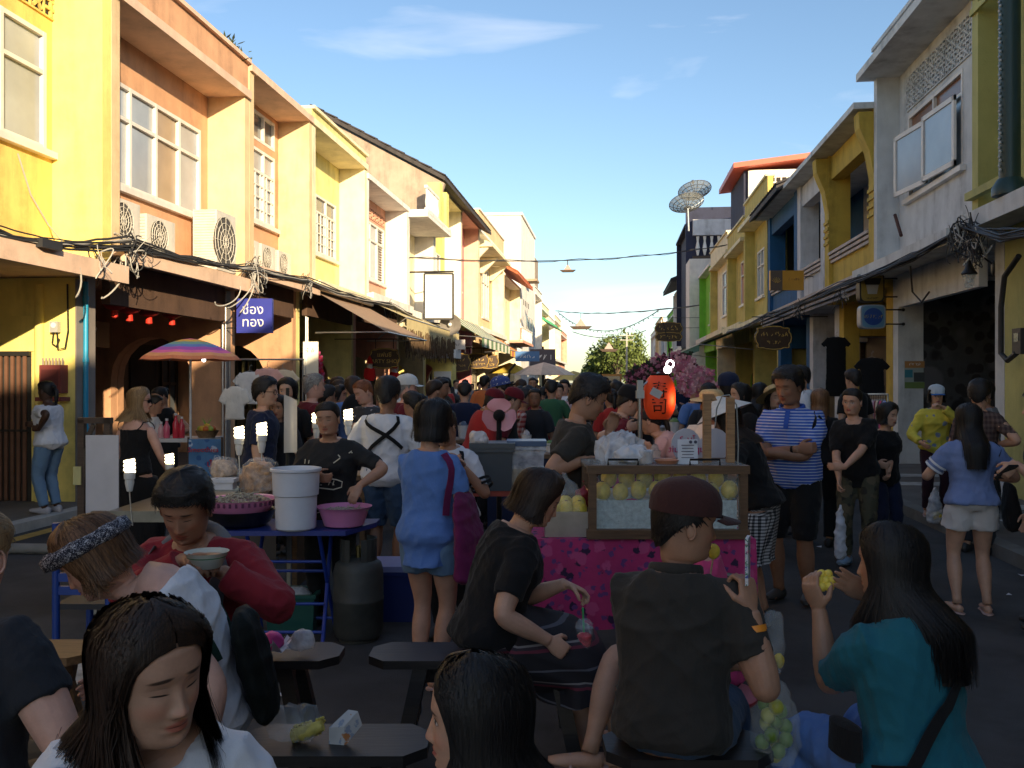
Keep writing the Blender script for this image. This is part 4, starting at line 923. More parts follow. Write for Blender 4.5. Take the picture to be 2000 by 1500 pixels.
def make_hair(t, hair, head_pts, hs, hero, seed, Hm, HC):
    style, col, Ln = hair[:3]; rg = np.random.default_rng(seed+3); mat = HAIR[col]; nphi = 64 if hero else 20; nv = 26 if hero else 9
    phi = np.linspace(-np.pi, np.pi, nphi, endpoint=False); a = np.abs(phi)
    D = np.degrees(a); parting = hair[3] if len(hair) > 3 else 0
    if style in ('short', 'crop'): hl = np.interp(D, [0, 35, 55, 72, 84, 96, 104, 150, 180], [.070, .068, .058, .036, -.006, -.012, -.004, -.075, -.088])
    elif style == 'tied': hl = np.interp(D, [0, 35, 55, 75, 90, 110, 150, 180], [.066, .064, .052, .022, -.005, -.03, -.075, -.085])
    else: hl = np.interp(D, [0, 30, 52, 66, 76, 90, 180], [.076, .069, .046, .004, -.06, -Ln, -Ln])
    th = {'short': .020, 'crop': .010, 'tied': .010, 'bob': .022, 'long': .017}[style]
    Vv = np.linspace(0, 1, nv); PH = np.tile(phi, (nv, 1)); ZT = .1133
    Z = hl[None, :] + (ZT - hl[None, :]) * Vv[:, None] ** (1.0 if style in ('short', 'crop', 'tied') else .85)
    def surf(PH, Z, thick):
        zc = np.maximum(Z, -.045); x, y = head_xy(PH, np.minimum(zc, .113)); p = np.stack([x, y, Z], -1)
        nrm = np.stack([x / .0058, y / .0085, np.maximum(zc, -.01) / .0115], -1); nrm = nrm / (np.linalg.norm(nrm, axis=-1, keepdims=True) + 1e-9)
        p = p + nrm * thick[..., None]
        low = np.clip(-.045 - Z, 0, None)                                 # the part that hangs free below the skull
        if style == 'bob': k = 1 + low*2.2 - np.clip(low-.05, 0, None)*3.5; p[..., 0] *= k; p[..., 1] = p[..., 1]*k
        elif style == 'long':
            back = 1 - sstep(-.05, .02, p[..., 1]); p[..., 0] *= 1 + np.clip(low, 0, .12)*.9 - np.clip(low-.16, 0, .3)*.7; p[..., 1] = p[..., 1] - np.clip(low-.03, 0, .13)*back*.95 + (1-back)*np.clip(low-.03, 0, .12)*.5
        return p
    thick = th * sstep(0, .16 if style in ('short', 'crop', 'tied') else .45, Vv)[:, None] * (1 + .25*np.sin(PH*5 + seed) * .4 + .5*sstep(.05, .11, Z)*(style in ('short', 'bob')))
    if style in ('bob', 'long'): thick = np.where(np.degrees(np.abs(PH)) > 75, th*(.45+.55*sstep(0, .3, Vv))[:, None], thick)
    if style == 'short': thick = thick + .006 * rg.random(thick.shape) * sstep(0, .3, Vv)[:, None]
    p = surf(PH, Z, thick).reshape(-1, 3); f = []
    for j in range(nv - 1):
        for i in range(nphi): f.append((j*nphi+i, j*nphi+(i+1) % nphi, (j+1)*nphi+(i+1) % nphi, (j+1)*nphi+i))
    f.append(tuple((nv-1)*nphi+i for i in range(nphi)))
    parts = []
    def tohead(q):
        q = np.asarray(q, float).reshape(-1, 3); return (q * hs) @ np.array(Hm).T + np.array(HC)
    if style == 'tied':
        m = MB(); m.ball((0, -.118, .035), (.034, .028, .034), 12, 8, rough=.06)
        if Ln > .05: m.tube([(0, -.12, .03), (0, -.15, -.02), (0, -.145, -.12), (0, -.13, -.12-Ln)], [.02, .028, .024, .006], 10)
        parts.append((tohead(m.v), m.f, 0))
    parts.insert(0, (tohead(p), f, 0))
    ns = {2: 2500, 1: 500, .5: 150, 0: 0}[hero]
    if ns:
        sv = []; sf = []; o = 0
        for i in range(ns):
            if style in ('short', 'crop', 'tied'):
                ph = rg.uniform(-np.pi, np.pi); h0 = np.interp(abs(math.degrees(ph)), np.degrees(np.abs(phi[nphi//2:])), hl[nphi//2:]); z0 = h0 + (.112-h0)*rg.uniform(.08, 1)**.8
                K = 5; ln = {'short': .05, 'crop': .025, 'tied': .09}[style]*rg.uniform(.6, 1.2); u = np.linspace(0, 1, K)
                if style == 'tied': PHs = ph + (np.sign(ph)*np.pi - ph)*u*.55; Zs = z0 + (.04 - z0)*u*.6
                else: dz = -ln*u*np.interp(z0, [0, .06, .11], [.85, .6, .25]); Zs = np.maximum(z0 + dz, h0 - .012); PHs = ph + rg.normal(0, .18)*u + (.5*np.sign(-ph)*u*(z0 > .08))
                q = surf(PHs, np.clip(Zs, -.09, .1125), np.full(K, th*.9 + .004) + u*rg.uniform(-.004, .010)*(style == 'short')); wd = rg.uniform(.0016, .0032)
            else:
                sgn = 1 if rg.random() < .5 else -1; ph0 = rg.uniform(0, np.pi)
                K = 11; u = np.linspace(0, 1, K); z0 = rg.uniform(.06, .113); ze = -Ln*rg.uniform(.82, 1.04)
                if math.degrees(ph0) < 74:
                    ph1 = R(rg.uniform(72, 100)); Zs = z0 + (ze - z0)*u; PHs = ph0 + (ph1-ph0)*(1 - sstep(.02, .10, Zs))
                else: Zs = z0 + (ze-z0)*u; PHs = np.full(K, ph0) + rg.normal(0, .10)*u
                if rg.random() < .4:
                    u1 = np.linspace(0, 1, 8); P1 = R(rg.uniform(68, 90))*u1**.9 + .02; Z1 = np.interp(np.degrees(P1), [0, 30, 52, 66, 76, 90], [.072, .064, .041, .0, -.05, -.09]) + rg.uniform(0, .042)*(1-.5*u1); u2 = np.linspace(0, 1, 6)[1:]; K = 13
                    PHs = np.concatenate([P1, P1[-1] + .12*u2*rg.normal()]); Zs = np.concatenate([Z1, Z1[-1] + (min(ze, Z1[-1]-.02)-Z1[-1])*u2]); u = np.linspace(0, 1, K)
                PHs = PHs*sgn; ad = np.degrees(np.abs(PHs)); hz = np.interp(ad, [0, 30, 52, 66, 76], [.068, .062, .040, .0, -.06]); fk = np.where(ad < 78, .15 + .85*sstep(-.004, .04, Zs - hz), 1); q = surf(PHs, Zs, (th*rg.uniform(.95, 1.25) + .004)*fk); q[:, 0] += rg.normal(0, .007)*u**2; q[:, 1] += rg.normal(0, .007)*u**2; wd = rg.uniform(.0012, .0030); q += rg.normal(0, .012, 3)*(u**2)[:, None]*(rg.random() < .08)
            tg = np.gradient(q, axis=0); nr = q*np.array([1, 1, .3]); sd = np.cross(tg, nr); sd /= np.linalg.norm(sd, axis=1, keepdims=True)+1e-9
            tp = (wd*(1 - .75*np.linspace(0, 1, len(q))**2))[:, None]
            sv.append(np.concatenate([q - sd*tp, q + sd*tp])); K = len(q)
            sf += [(o+k, o+k+1, o+K+k+1, o+K+k) for k in range(K-1)]; o += 2*K
        parts.append((tohead(np.concatenate(sv)), sf, 0))
    raw_obj('hair', parts, mat, t)
def head_point(t, p):
    """a point given in head coordinates, in the person's own frame"""
    i = INFO[t.name]; return i['HC'] + i['Hm'] @ (Vector(p) * i['hs'])
def strap(t, pts, w_, mat, name='strap', n=8, th=.004, owner=None):
    """flat band over the torso; pts = (t along spine, angle deg from front toward the right, extra)"""
    i = INFO[t.name]; P = []; U = []
    T = i['T']; s, g = i['s'], i['g']
    for k in range(len(pts)-1):
        for u in np.linspace(0, 1, n, endpoint=False): P.append([a + (b-a)*u for a, b in zip(pts[k], pts[k+1])])
    P.append(list(pts[-1])); Q = []; Nn = []
    for tt, an, ex in P:
        x, y, z = i['frame'](tt); a = R(90-an); wx = float(np.interp(tt, T[0], T[1]))*s*g + .026 + ex; wy = float(np.interp(tt, T[0], T[2]))*s*g + .026 + ex; off = float(np.interp(tt, T[0], T[3]))*s
        ca, sa = math.cos(a), math.sin(a); d = x*wx*math.copysign(abs(ca)**.85, ca) + y*(wy*math.copysign(abs(sa)**.9, sa)+off); Q.append(i['spine'](tt) + d); Nn.append(d.normalized())
    b = MB(); vs = []; fs = []
    for k, q in enumerate(Q):
        tg = (Q[min(k+1, len(Q)-1)] - Q[max(k-1, 0)]).normalized(); sd = tg.cross(Nn[k]).normalized()
        vs += [q - sd*w_/2, q + sd*w_/2, q + sd*w_/2 + Nn[k]*th, q - sd*w_/2 + Nn[k]*th]
    for k in range(len(Q)-1):
        for j in range(4): fs.append((k*4+j, k*4+(j+1) % 4, k*4+4+(j+1) % 4, k*4+4+j))
    b.add(vs, fs); return b.build(name, mat, owner or t, True, w=False)
def cap_on(t, mat, name='cap', brim=True, brimmat=None, style='cap'):
    i = INFO[t.name]; ph = np.linspace(-np.pi, np.pi, 40, endpoint=False); b = MB(); vs = []; fs = []; nv = 12
    z0 = .045 if style == 'cap' else .03
    for j in range(nv):
        u = j/(nv-1); z = z0 - .02 + (.113 - z0 + .02)*u
        for p in ph:
            zz = z if u > 0 else z - .0; x, y = head_xy(p, min(zz, .1132)); r = .020 if style == 'cap' else .024
            q = Vector((float(x), float(y), zz + .004)); nn = Vector((q.x/.0058, q.y/.0085, q.z/.0115)).normalized(); q = q + nn*(r + .014*u); q.z = max(q.z, z0-.02) + (.006*math.sin(u*3.1)); vs.append(i['HC'] + i['Hm'] @ (q*i['hs']))
    for j in range(nv-1):
        for k in range(40): fs.append((j*40+k, j*40+(k+1) % 40, (j+1)*40+(k+1) % 40, (j+1)*40+k))
    fs.append(tuple((nv-1)*40+k for k in range(40))); b.add(vs, fs); c = b.build(name, mat, t, True, w=False, ang=180)
    if brim:
        b = MB(); vs = []; n = 14
        for th in (0, -.004):
            for r in (0, .35, .7, 1.0):
                for k in range(n+1):
                    a = R(-62 + 124*k/n); x, y = head_xy(a, .03); q = Vector((float(x)*(1.22), float(y)*1.15 + .012 + r*.062*math.cos(a)**.7, .034 + th - .012*r - .010*math.sin(a)**2*(1))); vs.append(i['HC'] + i['Hm'] @ (q*i['hs']))
        m_ = n+1; fs = []
        for L_ in range(2):
            for j in range(3):
                for k in range(n): o = L_*4*m_ + j*m_ + k; fs.append((o, o+1, o+1+m_, o+m_))
        b.add(vs, fs); b.build('brim', brimmat or mat, c, True, w=False, ang=180)
    return c
# ============================================================ the people of the photograph
def gingham(key, a, b, mid, per):
    if key in MATS: return MATS[key]
    m, nt, bs, co = base_mat(key); sp = nt.nodes.new('ShaderNodeSeparateXYZ'); nt.links.new(co, sp.inputs[0])
    u = nmath(nt, 'ADD', sp.outputs[0], sp.outputs[1]); f = [nmath(nt, 'LESS_THAN', nmath(nt, 'FRACT', nmath(nt, 'MULTIPLY_ADD', q, 1/per, 40.0)), .5) for q in (u, sp.outputs[2])]
    sm = nmath(nt, 'ADD', f[0], f[1]); c = nmix(nt, nmath(nt, 'GREATER_THAN', sm, .5), a, mid); c = nmix(nt, nmath(nt, 'GREATER_THAN', sm, 1.5), c, b)
    nt.links.new(c, bs.inputs['Base Color']); bs.inputs['Roughness'].default_value = .9; MATS[key] = m; return m
def blotch(key, base, cols, scale, thr=.45, rough=.85):
    """printed fabric: scattered flower-like blots in several colours"""
    if key in MATS: return MATS[key]
    m, nt, b, co = base_mat(key); c = nmix(nt, nramp(nt, nnoise(nt, co, 5, 3), .3, .7), sc(base, .8), sc(base, 1.15))
    for i, (col, k) in enumerate(cols):
        mp = nt.nodes.new('ShaderNodeMapping'); mp.inputs['Location'].default_value = (i*3.3, i*1.7, i*.9); nt.links.new(co, mp.inputs[0])
        dn = nt.nodes.new('ShaderNodeMixRGB'); dn.inputs[0].default_value = .04; nn = nt.nodes.new('ShaderNodeTexNoise'); nn.inputs['Scale'].default_value = scale*2.5; nt.links.new(mp.outputs[0], nn.inputs[0]); nt.links.new(mp.outputs[0], dn.inputs[1]); nt.links.new(nn.outputs[1], dn.inputs[2])
        v = nt.nodes.new('ShaderNodeTexVoronoi'); v.inputs['Scale'].default_value = scale*k; nt.links.new(dn.outputs[0], v.inputs['Vector'])
        c = nmix(nt, nramp(nt, v.outputs['Distance'], thr*.62, thr*.52), c, col)
    nt.links.new(c, b.inputs['Base Color']); b.inputs['Roughness'].default_value = rough
    bn = nt.nodes.new('ShaderNodeBump'); bn.inputs['Strength'].default_value = .3; bn.inputs['Distance'].default_value = .02; nt.links.new(nnoise(nt, co, 9, 3), bn.inputs['Height']); nt.links.new(bn.outputs[0], b.inputs['Normal'])
    MATS[key] = m; return m
C = {k: cloth('cloth_' + k, c) for k, c in dict(white=(.62, .63, .67), offwhite=(.60, .58, .54), black=(.010, .010, .011), charcoal=(.035, .032, .028), slate=(.022, .024, .030), navy=(.014, .020, .05), teal=(.015, .115, .155), blue=(.10, .20, .48), denim=(.045, .085, .16), lightdenim=(.13, .22, .34),
     maroon=(.13, .012, .020), red=(.34, .025, .022), hoodred=(.26, .022, .032), grey=(.16, .16, .17), pink=(.55, .06, .18), yellow=(.60, .50, .07), brown=(.10, .055, .035), khaki=(.20, .15, .09), olive=(.06, .06, .03), orange=(.55, .16, .05), palepink=(.55, .36, .36), purple=(.14, .015, .07), cream=(.55, .48, .36), green=(.04, .12, .06)).items()}
GRP = 'people at the market stalls'
SHOE_G = plastic('grey_sneaker', (.35, .34, .36), .7); SHOE_D = plastic('dark_shoe', (.03, .03, .03), .6); SANDAL = plastic('pale_sandal', (.42, .28, .25), .6)
def like(t, name, label, cat, group=None):
    o = thing(name, label, cat, t.location, t.rotation_euler.z, group); return o
def loc_pt(t, p): i = INFO[t.name]; return i['M'].inverted() @ Vector(p)
def head_ring(t, z, r, h, mat, name, tilt=0, n=44, z2=None):
    i = INFO[t.name]; b = MB(); vs = []; fs = []
    for k in range(n):
        a = 2*math.pi*k/n - math.pi; zz = z + tilt*math.cos(a); x, y = head_xy(a, zz); d = Vector((float(x), float(y), 0)); nn = d.normalized()
        for dr, dz in ((r*.4, -h/2), (r, -h*.3), (r, h*.3), (r*.4, h/2)): vs.append(i['HC'] + i['Hm'] @ ((d + nn*(dr + .004*math.sin(a*7)) + Vector((0, 0, zz + dz)))*i['hs']))
    for k in range(n):
        for j in range(3): fs.append((k*4+j, ((k+1) % n)*4+j, ((k+1) % n)*4+j+1, k*4+j+1))
    b.add(vs, fs); return b.build(name, mat, t, True, w=False, ang=180)
def head_lathe(t, prof, c, mat, name, tilt=(0, 0), n=36):
    i = INFO[t.name]; b = MB(); M = i['Hm'] @ Matrix.Rotation(tilt[0], 3, 'X') @ Matrix.Rotation(tilt[1], 3, 'Y'); b.lathe(prof, i['HC'] + i['Hm'] @ (Vector(c)*i['hs']), n, M=M); return b.build(name, mat, t, True, w=False, ang=50)
def glasses(t, mat, dark=True, name='sunglasses'):
    b = MB(); f = MB()
    for s in (-1, 1):
        pts = [head_point(t, (s*.033 + math.cos(a)*.024, .098 - abs(math.cos(a)*.024 + .033)*.25, -.004 + math.sin(a)*.018)) for a in np.linspace(0, 6.283, 15)[:-1]]
        f.tube(pts, .0022, 5, closed=True)
        if dark: c = sum(pts, Vector())/len(pts); b.add(pts + [c], [(k, (k+1) % 14, 14) for k in range(14)])
        f.tube([head_point(t, (s*.057, .088, .002)), head_point(t, (s*.078, .02, .004)), head_point(t, (s*.078, -.02, -.004))], .0022, 5)
    f.tube([head_point(t, (-.01, .098, 0)), head_point(t, (.01, .098, 0))], .0022, 5)
    o = f.build(name, mat, t, True, w=False)
    if dark: b.build('lens', mk('dark_lens', (.008, .008, .01), .1), o, False, w=False)
# ---- seated in front ----------------------------------------
pA = person(gnd(322, 1.66), 166, 'woman in white tee with long brown hair looking down to the side', H=1.60, skin='light', hero=2, hip=.612, lean=8, bend=14, nk=.132, head=(-46, -8, 5), armL=dict(t=(-.25, .30, .55)), armR=dict(t=(.25, .30, .55)),
     legs=[dict(a=(-.12, .40, .07)), dict(a=(.12, .40, .07))], top=dict(mat=C['white'], sleeve=.45, neck=.93), bottom=dict(type='pants', mat=C['denim']), hair=('long', 'dark', .25), shoes=('shoe', SHOE_D))
o = like(pA, 'shoulder_bag', 'thin dark bag strap over the white tee of the woman looking down', 'bag'); strap(pA, [(.25, 150, .0), (.7, 120, 0), (.93, 60, .02), (.7, 30, 0), (.3, -20, 0)], .022, C['black'], owner=o)
pB = person(gnd(915, 1.78), -96, 'dark haired woman in profile sitting low with long black hair', H=1.62, skin='light_open', hero=2, hip=.375, lean=-4, head=(4, -2, 0), armL=dict(t=(-.2, .35, .35)), armR=dict(t=(.2, .35, .35)), legs=[dict(a=(-.12, .45, .07)), dict(a=(.12, .45, .07))],
     top=dict(mat=C['white'], sleeve=.3), bottom=dict(type='pants', mat=C['denim']), hair=('long', 'black', .34), shoes=('shoe', SHOE_D))
pC = person(gnd(-118, 2.25), 8, 'broad man in dark shirt seen from behind at the end of the benches', H=1.74, sex='m', skin='pink', hero=1, hip=.55, lean=10, bend=10, roll=-9, g=1.22, head=(-12, -12, 0), armL=dict(t=(-.25, .3, .6)), armR=dict(t=(.27, .3, .6)), legs=[dict(a=(-.14, .42, .07)), dict(a=(.14, .42, .07))],
     top=dict(mat=C['slate'], sleeve=.3), bottom=dict(type='shorts', mat=C['khaki'], len=.5), hair=('crop', 'blond', 0), shoes=('shoe', SHOE_D))
pD = person(gnd(1312, 2.92), 14, 'man in charcoal polo and dark brown cap sitting with his back turned', H=1.70, sex='m', skin='tan', hero=2, hip=.545, lean=8, bend=4, g=1.1, head=(62, -6, 0), armR=dict(w=at(1466, 1196, 2.86), pole=(.35, -.25, -1), hand='grip', dir=(-.15, .25, 1), palm=(-.8, .5, 0)), armL=dict(w=at(1462, 1318, 3.24), pole=(-.3, .1, -1), hand='hold', palm=(0, -.3, 1), dir=(1, .2, .1)),
     legs=[dict(a=(-.14, .44, .07)), dict(a=(.18, .44, .07))], top=dict(mat=C['charcoal'], sleeve=.36, hem=-.16, folds=.036), bottom=dict(type='pants', mat=C['denim']), hair=('crop', 'black', 0), shoes=('shoe', SHOE_D))
CAPM = cloth('cap_brown', (.055, .022, .020)); cap_on(pD, CAPM)
b = MB(); i = INFO[pD.name]; x, y, z = i['frame'](.97); c = i['spine'](.975); pts = [c + x*math.cos(a)*.083 + y*(math.sin(a)*.075-.01) + z*.012 for a in np.linspace(0, 6.283, 25)[:-1]]
b.tube(pts, (.010, .022), 8, closed=True, up=tuple(z)); b.build('collar', C['charcoal'], pD, True, w=False)
S_, E_, W_, hd_, *_ = i['A'][1]; b = MB(); e = W_.lerp(E_, .16); b.tube([e, e.lerp(E_, .10)], .040, 16, cap=False); tag(b.build('bracelet', plastic('orange_band', (.75, .25, .02), .5), None, True, w=False), 'orange band on the wrist of the man in the charcoal polo', 'bracelet').matrix_world = i['M']
pE = person(gnd(1792, 2.72), -22, 'woman in teal tee with long black hair seen from behind, raising a piece of fruit', H=1.63, skin='tan', hero=2, hip=.475, lean=5, bend=8, g=1.14, head=(-34, -4, 4), armL=dict(w=at(1600, 1192, 2.99), pole=(0, -.1, -1), hand='hold', dir=(-.35, .1, 1), palm=(.9, .3, .1)), armR=dict(w=at(1700, 1165, 2.98), pole=(.5, .5, -1), hand='flat', dir=(-.9, .1, .55), palm=(-.1, -.9, -.2)),
     legs=[dict(a=(-.24, .40, .07)), dict(a=(.14, .42, .07))], top=dict(mat=C['teal'], sleeve=.42, hem=-.22, folds=.04, flare=.03), bottom=dict(type='pants', mat=C['blue']), hair=('long', 'black', .36), shoes=('shoe', SHOE_D))
o = like(pE, 'crossbody_bag', 'black crossbody bag with strap slanting across the teal tee', 'bag'); strap(pE, [(.96, 130, .012), (.75, 155, .006), (.45, 178, .006), (.1, 215, .012), (.08, 250, .02)], .034, C['black'], owner=o)
q = INFO[pE.name]['spine'](.22) + INFO[pE.name]['frame'](.2)[0]*-.21 + INFO[pE.name]['frame'](.2)[1]*.05; b = MB(); b.tube([q - V(0, 0, .06), q - V(0, 0, .05), q + V(0, 0, .04), q + V(0, 0, .05)], [(.02, .05), (.032, .075), (.03, .07), (.015, .05)], 16, up=(0, 1, 0)); b.build('pouch', C['black'], o, True, w=False)
# ---- bench row behind ---------------------------------------
ETHN = stripes_mat('ethnic_skirt', [((.012, .010, .014), 6), ((.14, .02, .04), 1), ((.03, .02, .03), 1), ((.22, .2, .2), .6), ((.012, .010, .014), 4), ((.10, .10, .12), .7)], 2, .16)
pF = person(gnd(955, 3.80), 68, 'woman in black tee and patterned skirt sitting on the bench with a red drink', H=1.58, skin='light', hero=2, hip=.60, lean=10, bend=16, g=1.24, head=(14, -26, 0), armR=dict(w=at(1070, 1250, 3.62), pole=(.3, -.6, -.4), hand='grip', dir=(.1, .8, -.6), palm=(-1, 0, 0)), armL=dict(w=at(1104, 1140, 3.86), pole=(-.4, -.3, -1), hand='pinch', dir=(.25, 1, -.45), palm=(.2, -.3, -1)),
     legs=[dict(a=(-.12, .46, .07)), dict(a=(.12, .40, .07))], top=dict(mat=C['black'], sleeve=.40, hem=-.16, folds=.04), bottom=dict(type='skirt', mat=ETHN, len=.62, flare=.05), hair=('bob', 'dark', .10), shoes=('sandal', SANDAL))
pG = person(gnd(400, 2.82), -104, 'woman in white tank top and patterned bandana bending over', H=1.66, skin='pink', hero=2, hip=.62, lean=6, bend=64, bexp=2.2, head=(-4, -34, 0), armL=dict(w=at(392, 1500, 2.60), pole=(-.2, -1, 0), hand='relax'), armR=dict(w=at(250, 1330, 2.86), pole=(.2, -1, 0)),
     legs=[dict(a=(-.12, .06, .07)), dict(a=(.12, .1, .07))], top=dict(mat=C['white'], sleeve=0, hem=-.25, neck=.86, folds=.036, inf=.02), bottom=dict(type='pants', mat=C['denim']), hair=('bob', 'brown', .085), shoes=('shoe', SHOE_G))
BAND = blotch('bandana_print', (.012, .014, .03), [((.55, .55, .58), 1.0), ((.4, .4, .45), 1.7)], 70, .55); bd = head_ring(pG, .050, .046, .058, BAND, 'bandana', .012)
o = like(pG, 'backpack', 'dark green backpack on the back of the bending woman', 'backpack'); i = INFO[pG.name]
STRAPG = cloth('dark_green_strap', (.012, .035, .026)); strap(pG, [(.35, -135, 0), (.80, -110, .008), (.93, -60, .02), (.80, -30, .006), (.3, -70, .012)], .036, STRAPG, owner=o); strap(pG, [(.35, 135, 0), (.80, 110, .008), (.93, 60, .02), (.80, 30, .006), (.3, 70, .012)], .036, STRAPG, owner=o)
m = MB(); x, y, z = i['frame'](.4); cc = i['spine'](.34) - y*.165 - z*.05
m.tube([cc - z*.20, cc - z*.17, cc, cc + z*.13, cc + z*.17], [(.08, .025), (.12, .045), (.13, .055), (.12, .045), (.08, .02)], 20, up=tuple(y)); v, f = remesh(m, .012, 3, .03, 4); raw_obj('pack', [(v, f, 0)], mk('black_pack', (.006, .008, .007), .7, .3, 20, .3, 120, spec=.15), o)
pH = person(gnd(404, 3.46), 178, 'young man in red hooded jacket eating from a bowl', H=1.66, sex='m', skin='tan', hero=2, hip=.605, lean=10, bend=10, head=(-6, -26, 0), armR=dict(w=at(362, 1092, 3.12), pole=(.9, 0, -.6), hand='pinch', dir=(-.8, .5, .1), palm=(-.3, -.2, -1)), armL=dict(w=at(432, 1116, 3.14), pole=(-.9, 0, -.6), hand='hold', dir=(.6, .6, .1), palm=(0, 0, 1)),
     legs=[dict(a=(-.14, .42, .07)), dict(a=(.14, .42, .07))], top=dict(mat=C['hoodred'], sleeve=.97, folds=.04, inf=.03, sinf=.018, name='jacket'), bottom=dict(type='pants', mat=C['black']), hair=('short', 'black', 0), shoes=('shoe', SHOE_D))
i = INFO[pH.name]
strap(pH, [(.05, 2, .012), (.5, 4, .014), (.82, 8, .014)], .13, C['black'], 'tee_front', th=.003)
for sd in (-1, 1): strap(pH, [(.0, sd*26, .014), (.45, sd*26, .018), (.80, sd*34, .020), (.97, sd*70, .014)], .065, C['grey'], 'lining')
b = MB(); x, y, z = i['frame'](.95); c = i['spine'](.95); b.tube([c + x*math.cos(a)*.105 + y*(-math.sin(a)*.10 - .0) + z*(.02 - .03*abs(math.cos(a))) for a in np.linspace(-.3, 3.44, 16)], [.02] + [.034]*14 + [.02], 10); b.build('hood', C['grey'], pH, True, w=False)
pAI = person(gnd(1392, 3.62), -84, 'person in pink top on a low stool half hidden by the cap man', H=1.58, skin='light', hero=1, hip=.50, lean=8, head=(0, -10, 0), armL=dict(w=at(1250, 1250, 3.5)), armR=dict(w=at(1300, 1260, 3.7)), legs=[dict(w=at(1152, 1468, 3.48), foot=(-.2, 1, 0)), dict(a=(.1, .40, .07))],
     top=dict(mat=C['pink'], sleeve=.3), bottom=dict(type='shorts', mat=C['black'], len=.3), hair=('tied', 'black', 0), shoes=('sandal', SANDAL))
# ---- standing by the stalls ---------------------------------
pI = person(gnd(650, 6.08), 181, 'vendor in black tee with cream emblem reaching into the pink basin', H=1.545, skin='tan', hero=1, lean=3, bend=8, g=1.16, head=(-2, -6, 3), armR=dict(w=at(618, 930, 5.82), pole=(.8, -.2, -.5), hand='hold', dir=(-.8, .5, -.1), palm=(-.4, -.6, .2)), armL=dict(w=at(703, 948, 5.78), pole=(-1, -.1, -.2), hand='claw', dir=(.35, .45, -.8), palm=(.2, -.6, -.7)),
     top=dict(mat=mk('black_slash_tee', (.012, .012, .013), .9, .2, 8, .15, 300, wrinkle=.4), sleeve=.46, hem=-.26, inf=.026, sinf=.016), bottom=dict(type='pants', mat=C['black']), hair=('tied', 'black', 0), shoes=('shoe', SHOE_D))
i = INFO[pI.name]; tp = i['M'] @ (i['spine'](.36) + Vector((0, .172, 0)))
CREAM = paint('cream_print', (.62, .58, .45), .8, 0); rz = pI.rotation_euler.z
def on_chest(t, pts, w_, mat, name, tt=.36, dy=.190, closed=True):
    i = INFO[t.name]; c = i['spine'](tt); b = MB(); b.tube([c + Vector((-p[0], dy - p[0]**2*1.6, p[1])) for p in pts], w_, 5, closed=closed); b.build(name, mat, t, True, w=False)
on_chest(pI, [(-.10, -.03), (-.09, .0), (-.05, .02), (-.03, .045), (.0, .05), (.03, .03), (.09, .02), (.125, .005), (.12, -.03), (.07, -.045), (-.02, -.035)], .004, CREAM, 'emblem')
me = glyphs(6, .045, .002); me.materials.clear(); me.materials.append(CREAM); c = i['spine'](.36); M = Matrix(((-1, 0, 0), (0, 0, 1), (0, 1, 0))).transposed().to_4x4(); M = Matrix(((-1, 0, 0, c.x), (0, 0, 1, c.y + .192), (0, 1, 0, c.z), (0, 0, 0, 1))); me.transform(M); mkobj('lettering', me, pI)
rg_ = random.Random(3)
for k in range(9):
    sd = -1 if k % 2 else 1; tt = rg_.uniform(.62, .88); an = sd*rg_.uniform(25, 80); strap(pI, [(tt, an, .012), (tt + rg_.uniform(-.07, .07), an + rg_.uniform(-18, 18), .012)], .006, CREAM, 'print_line', n=4)
pJ = person(gnd(836, 4.86), 16, 'woman in blue tee and denim shorts with bobbed hair seen from behind', H=1.57, skin='light', hero=1, lean=2, g=.98, head=(14, -8, 0), armR=dict(w=at(886, 962, 5.0), pole=(.7, -.6, -.8), hand='hold', dir=(.3, .3, 1), palm=(-1, .1, 0)), armL=dict(w=at(872, 925, 5.1), pole=(-.6, -.5, -.8), hand='hold'), stance=.06,
     top=dict(mat=C['blue'], sleeve=.34, hem=-.42, flare=.03, folds=.04, inf=.03), bottom=dict(type='shorts', mat=C['lightdenim'], len=.27, flare=.015), hair=('bob', 'black', .125), shoes=('sandal', SANDAL))
o = like(pJ, 'tote_bag', 'purple tote bag hanging from the shoulder of the woman in the blue tee', 'bag'); i = INFO[pJ.name]; strap(pJ, [(.22, 126, .03), (.95, 116, .02)], .042, C['purple'], owner=o)
m = MB(); q = i['spine'](.1) + Vector((.26, -.03, -.06)); m.tube([q + Vector((.01, 0, -.24)), q + Vector((.01, 0, -.2)), q, q + Vector((-.03, 0, .2)), q + Vector((-.05, 0, .24))], [(.05, .12), (.07, .17), (.06, .16), (.03, .13), (.015, .10)], 18, up=(0, 1, 0)); v, f = remesh(m, .012, 3, .04, 9); raw_obj('pouch', [(v, f, 0)], C['purple'], o)
pK = person(gnd(886, 5.75), 194, 'girl in white tee and black apron with hair tied up beside the woman in blue', H=1.52, skin='tan', hero=1, lean=6, bend=8, head=(10, -24, 0), armL=dict(w=at(908, 915, 5.5), pole=(-.6, -.6, -1)), armR=dict(w=at(890, 910, 5.4)), top=dict(mat=stripes_mat('white_tee_bands', [((.62, .63, .67), 1), ((.62, .63, .67), 1)], 2, .5), sleeve=.45), bottom=dict(type='pants', mat=C['black']), hair=('tied', 'black', 0), shoes=('shoe', SHOE_D))
strap(pK, [(-.15, 0, .006), (.3, 0, .008), (.62, 0, .008)], .23, C['black'], 'apron')
for sd in (-1, 1): strap(pK, [(.62, sd*30, .008), (.8, sd*38, .008), (.97, sd*60, .012)], .035, C['black'], 'apron_strap')
i = INFO[pK.name]
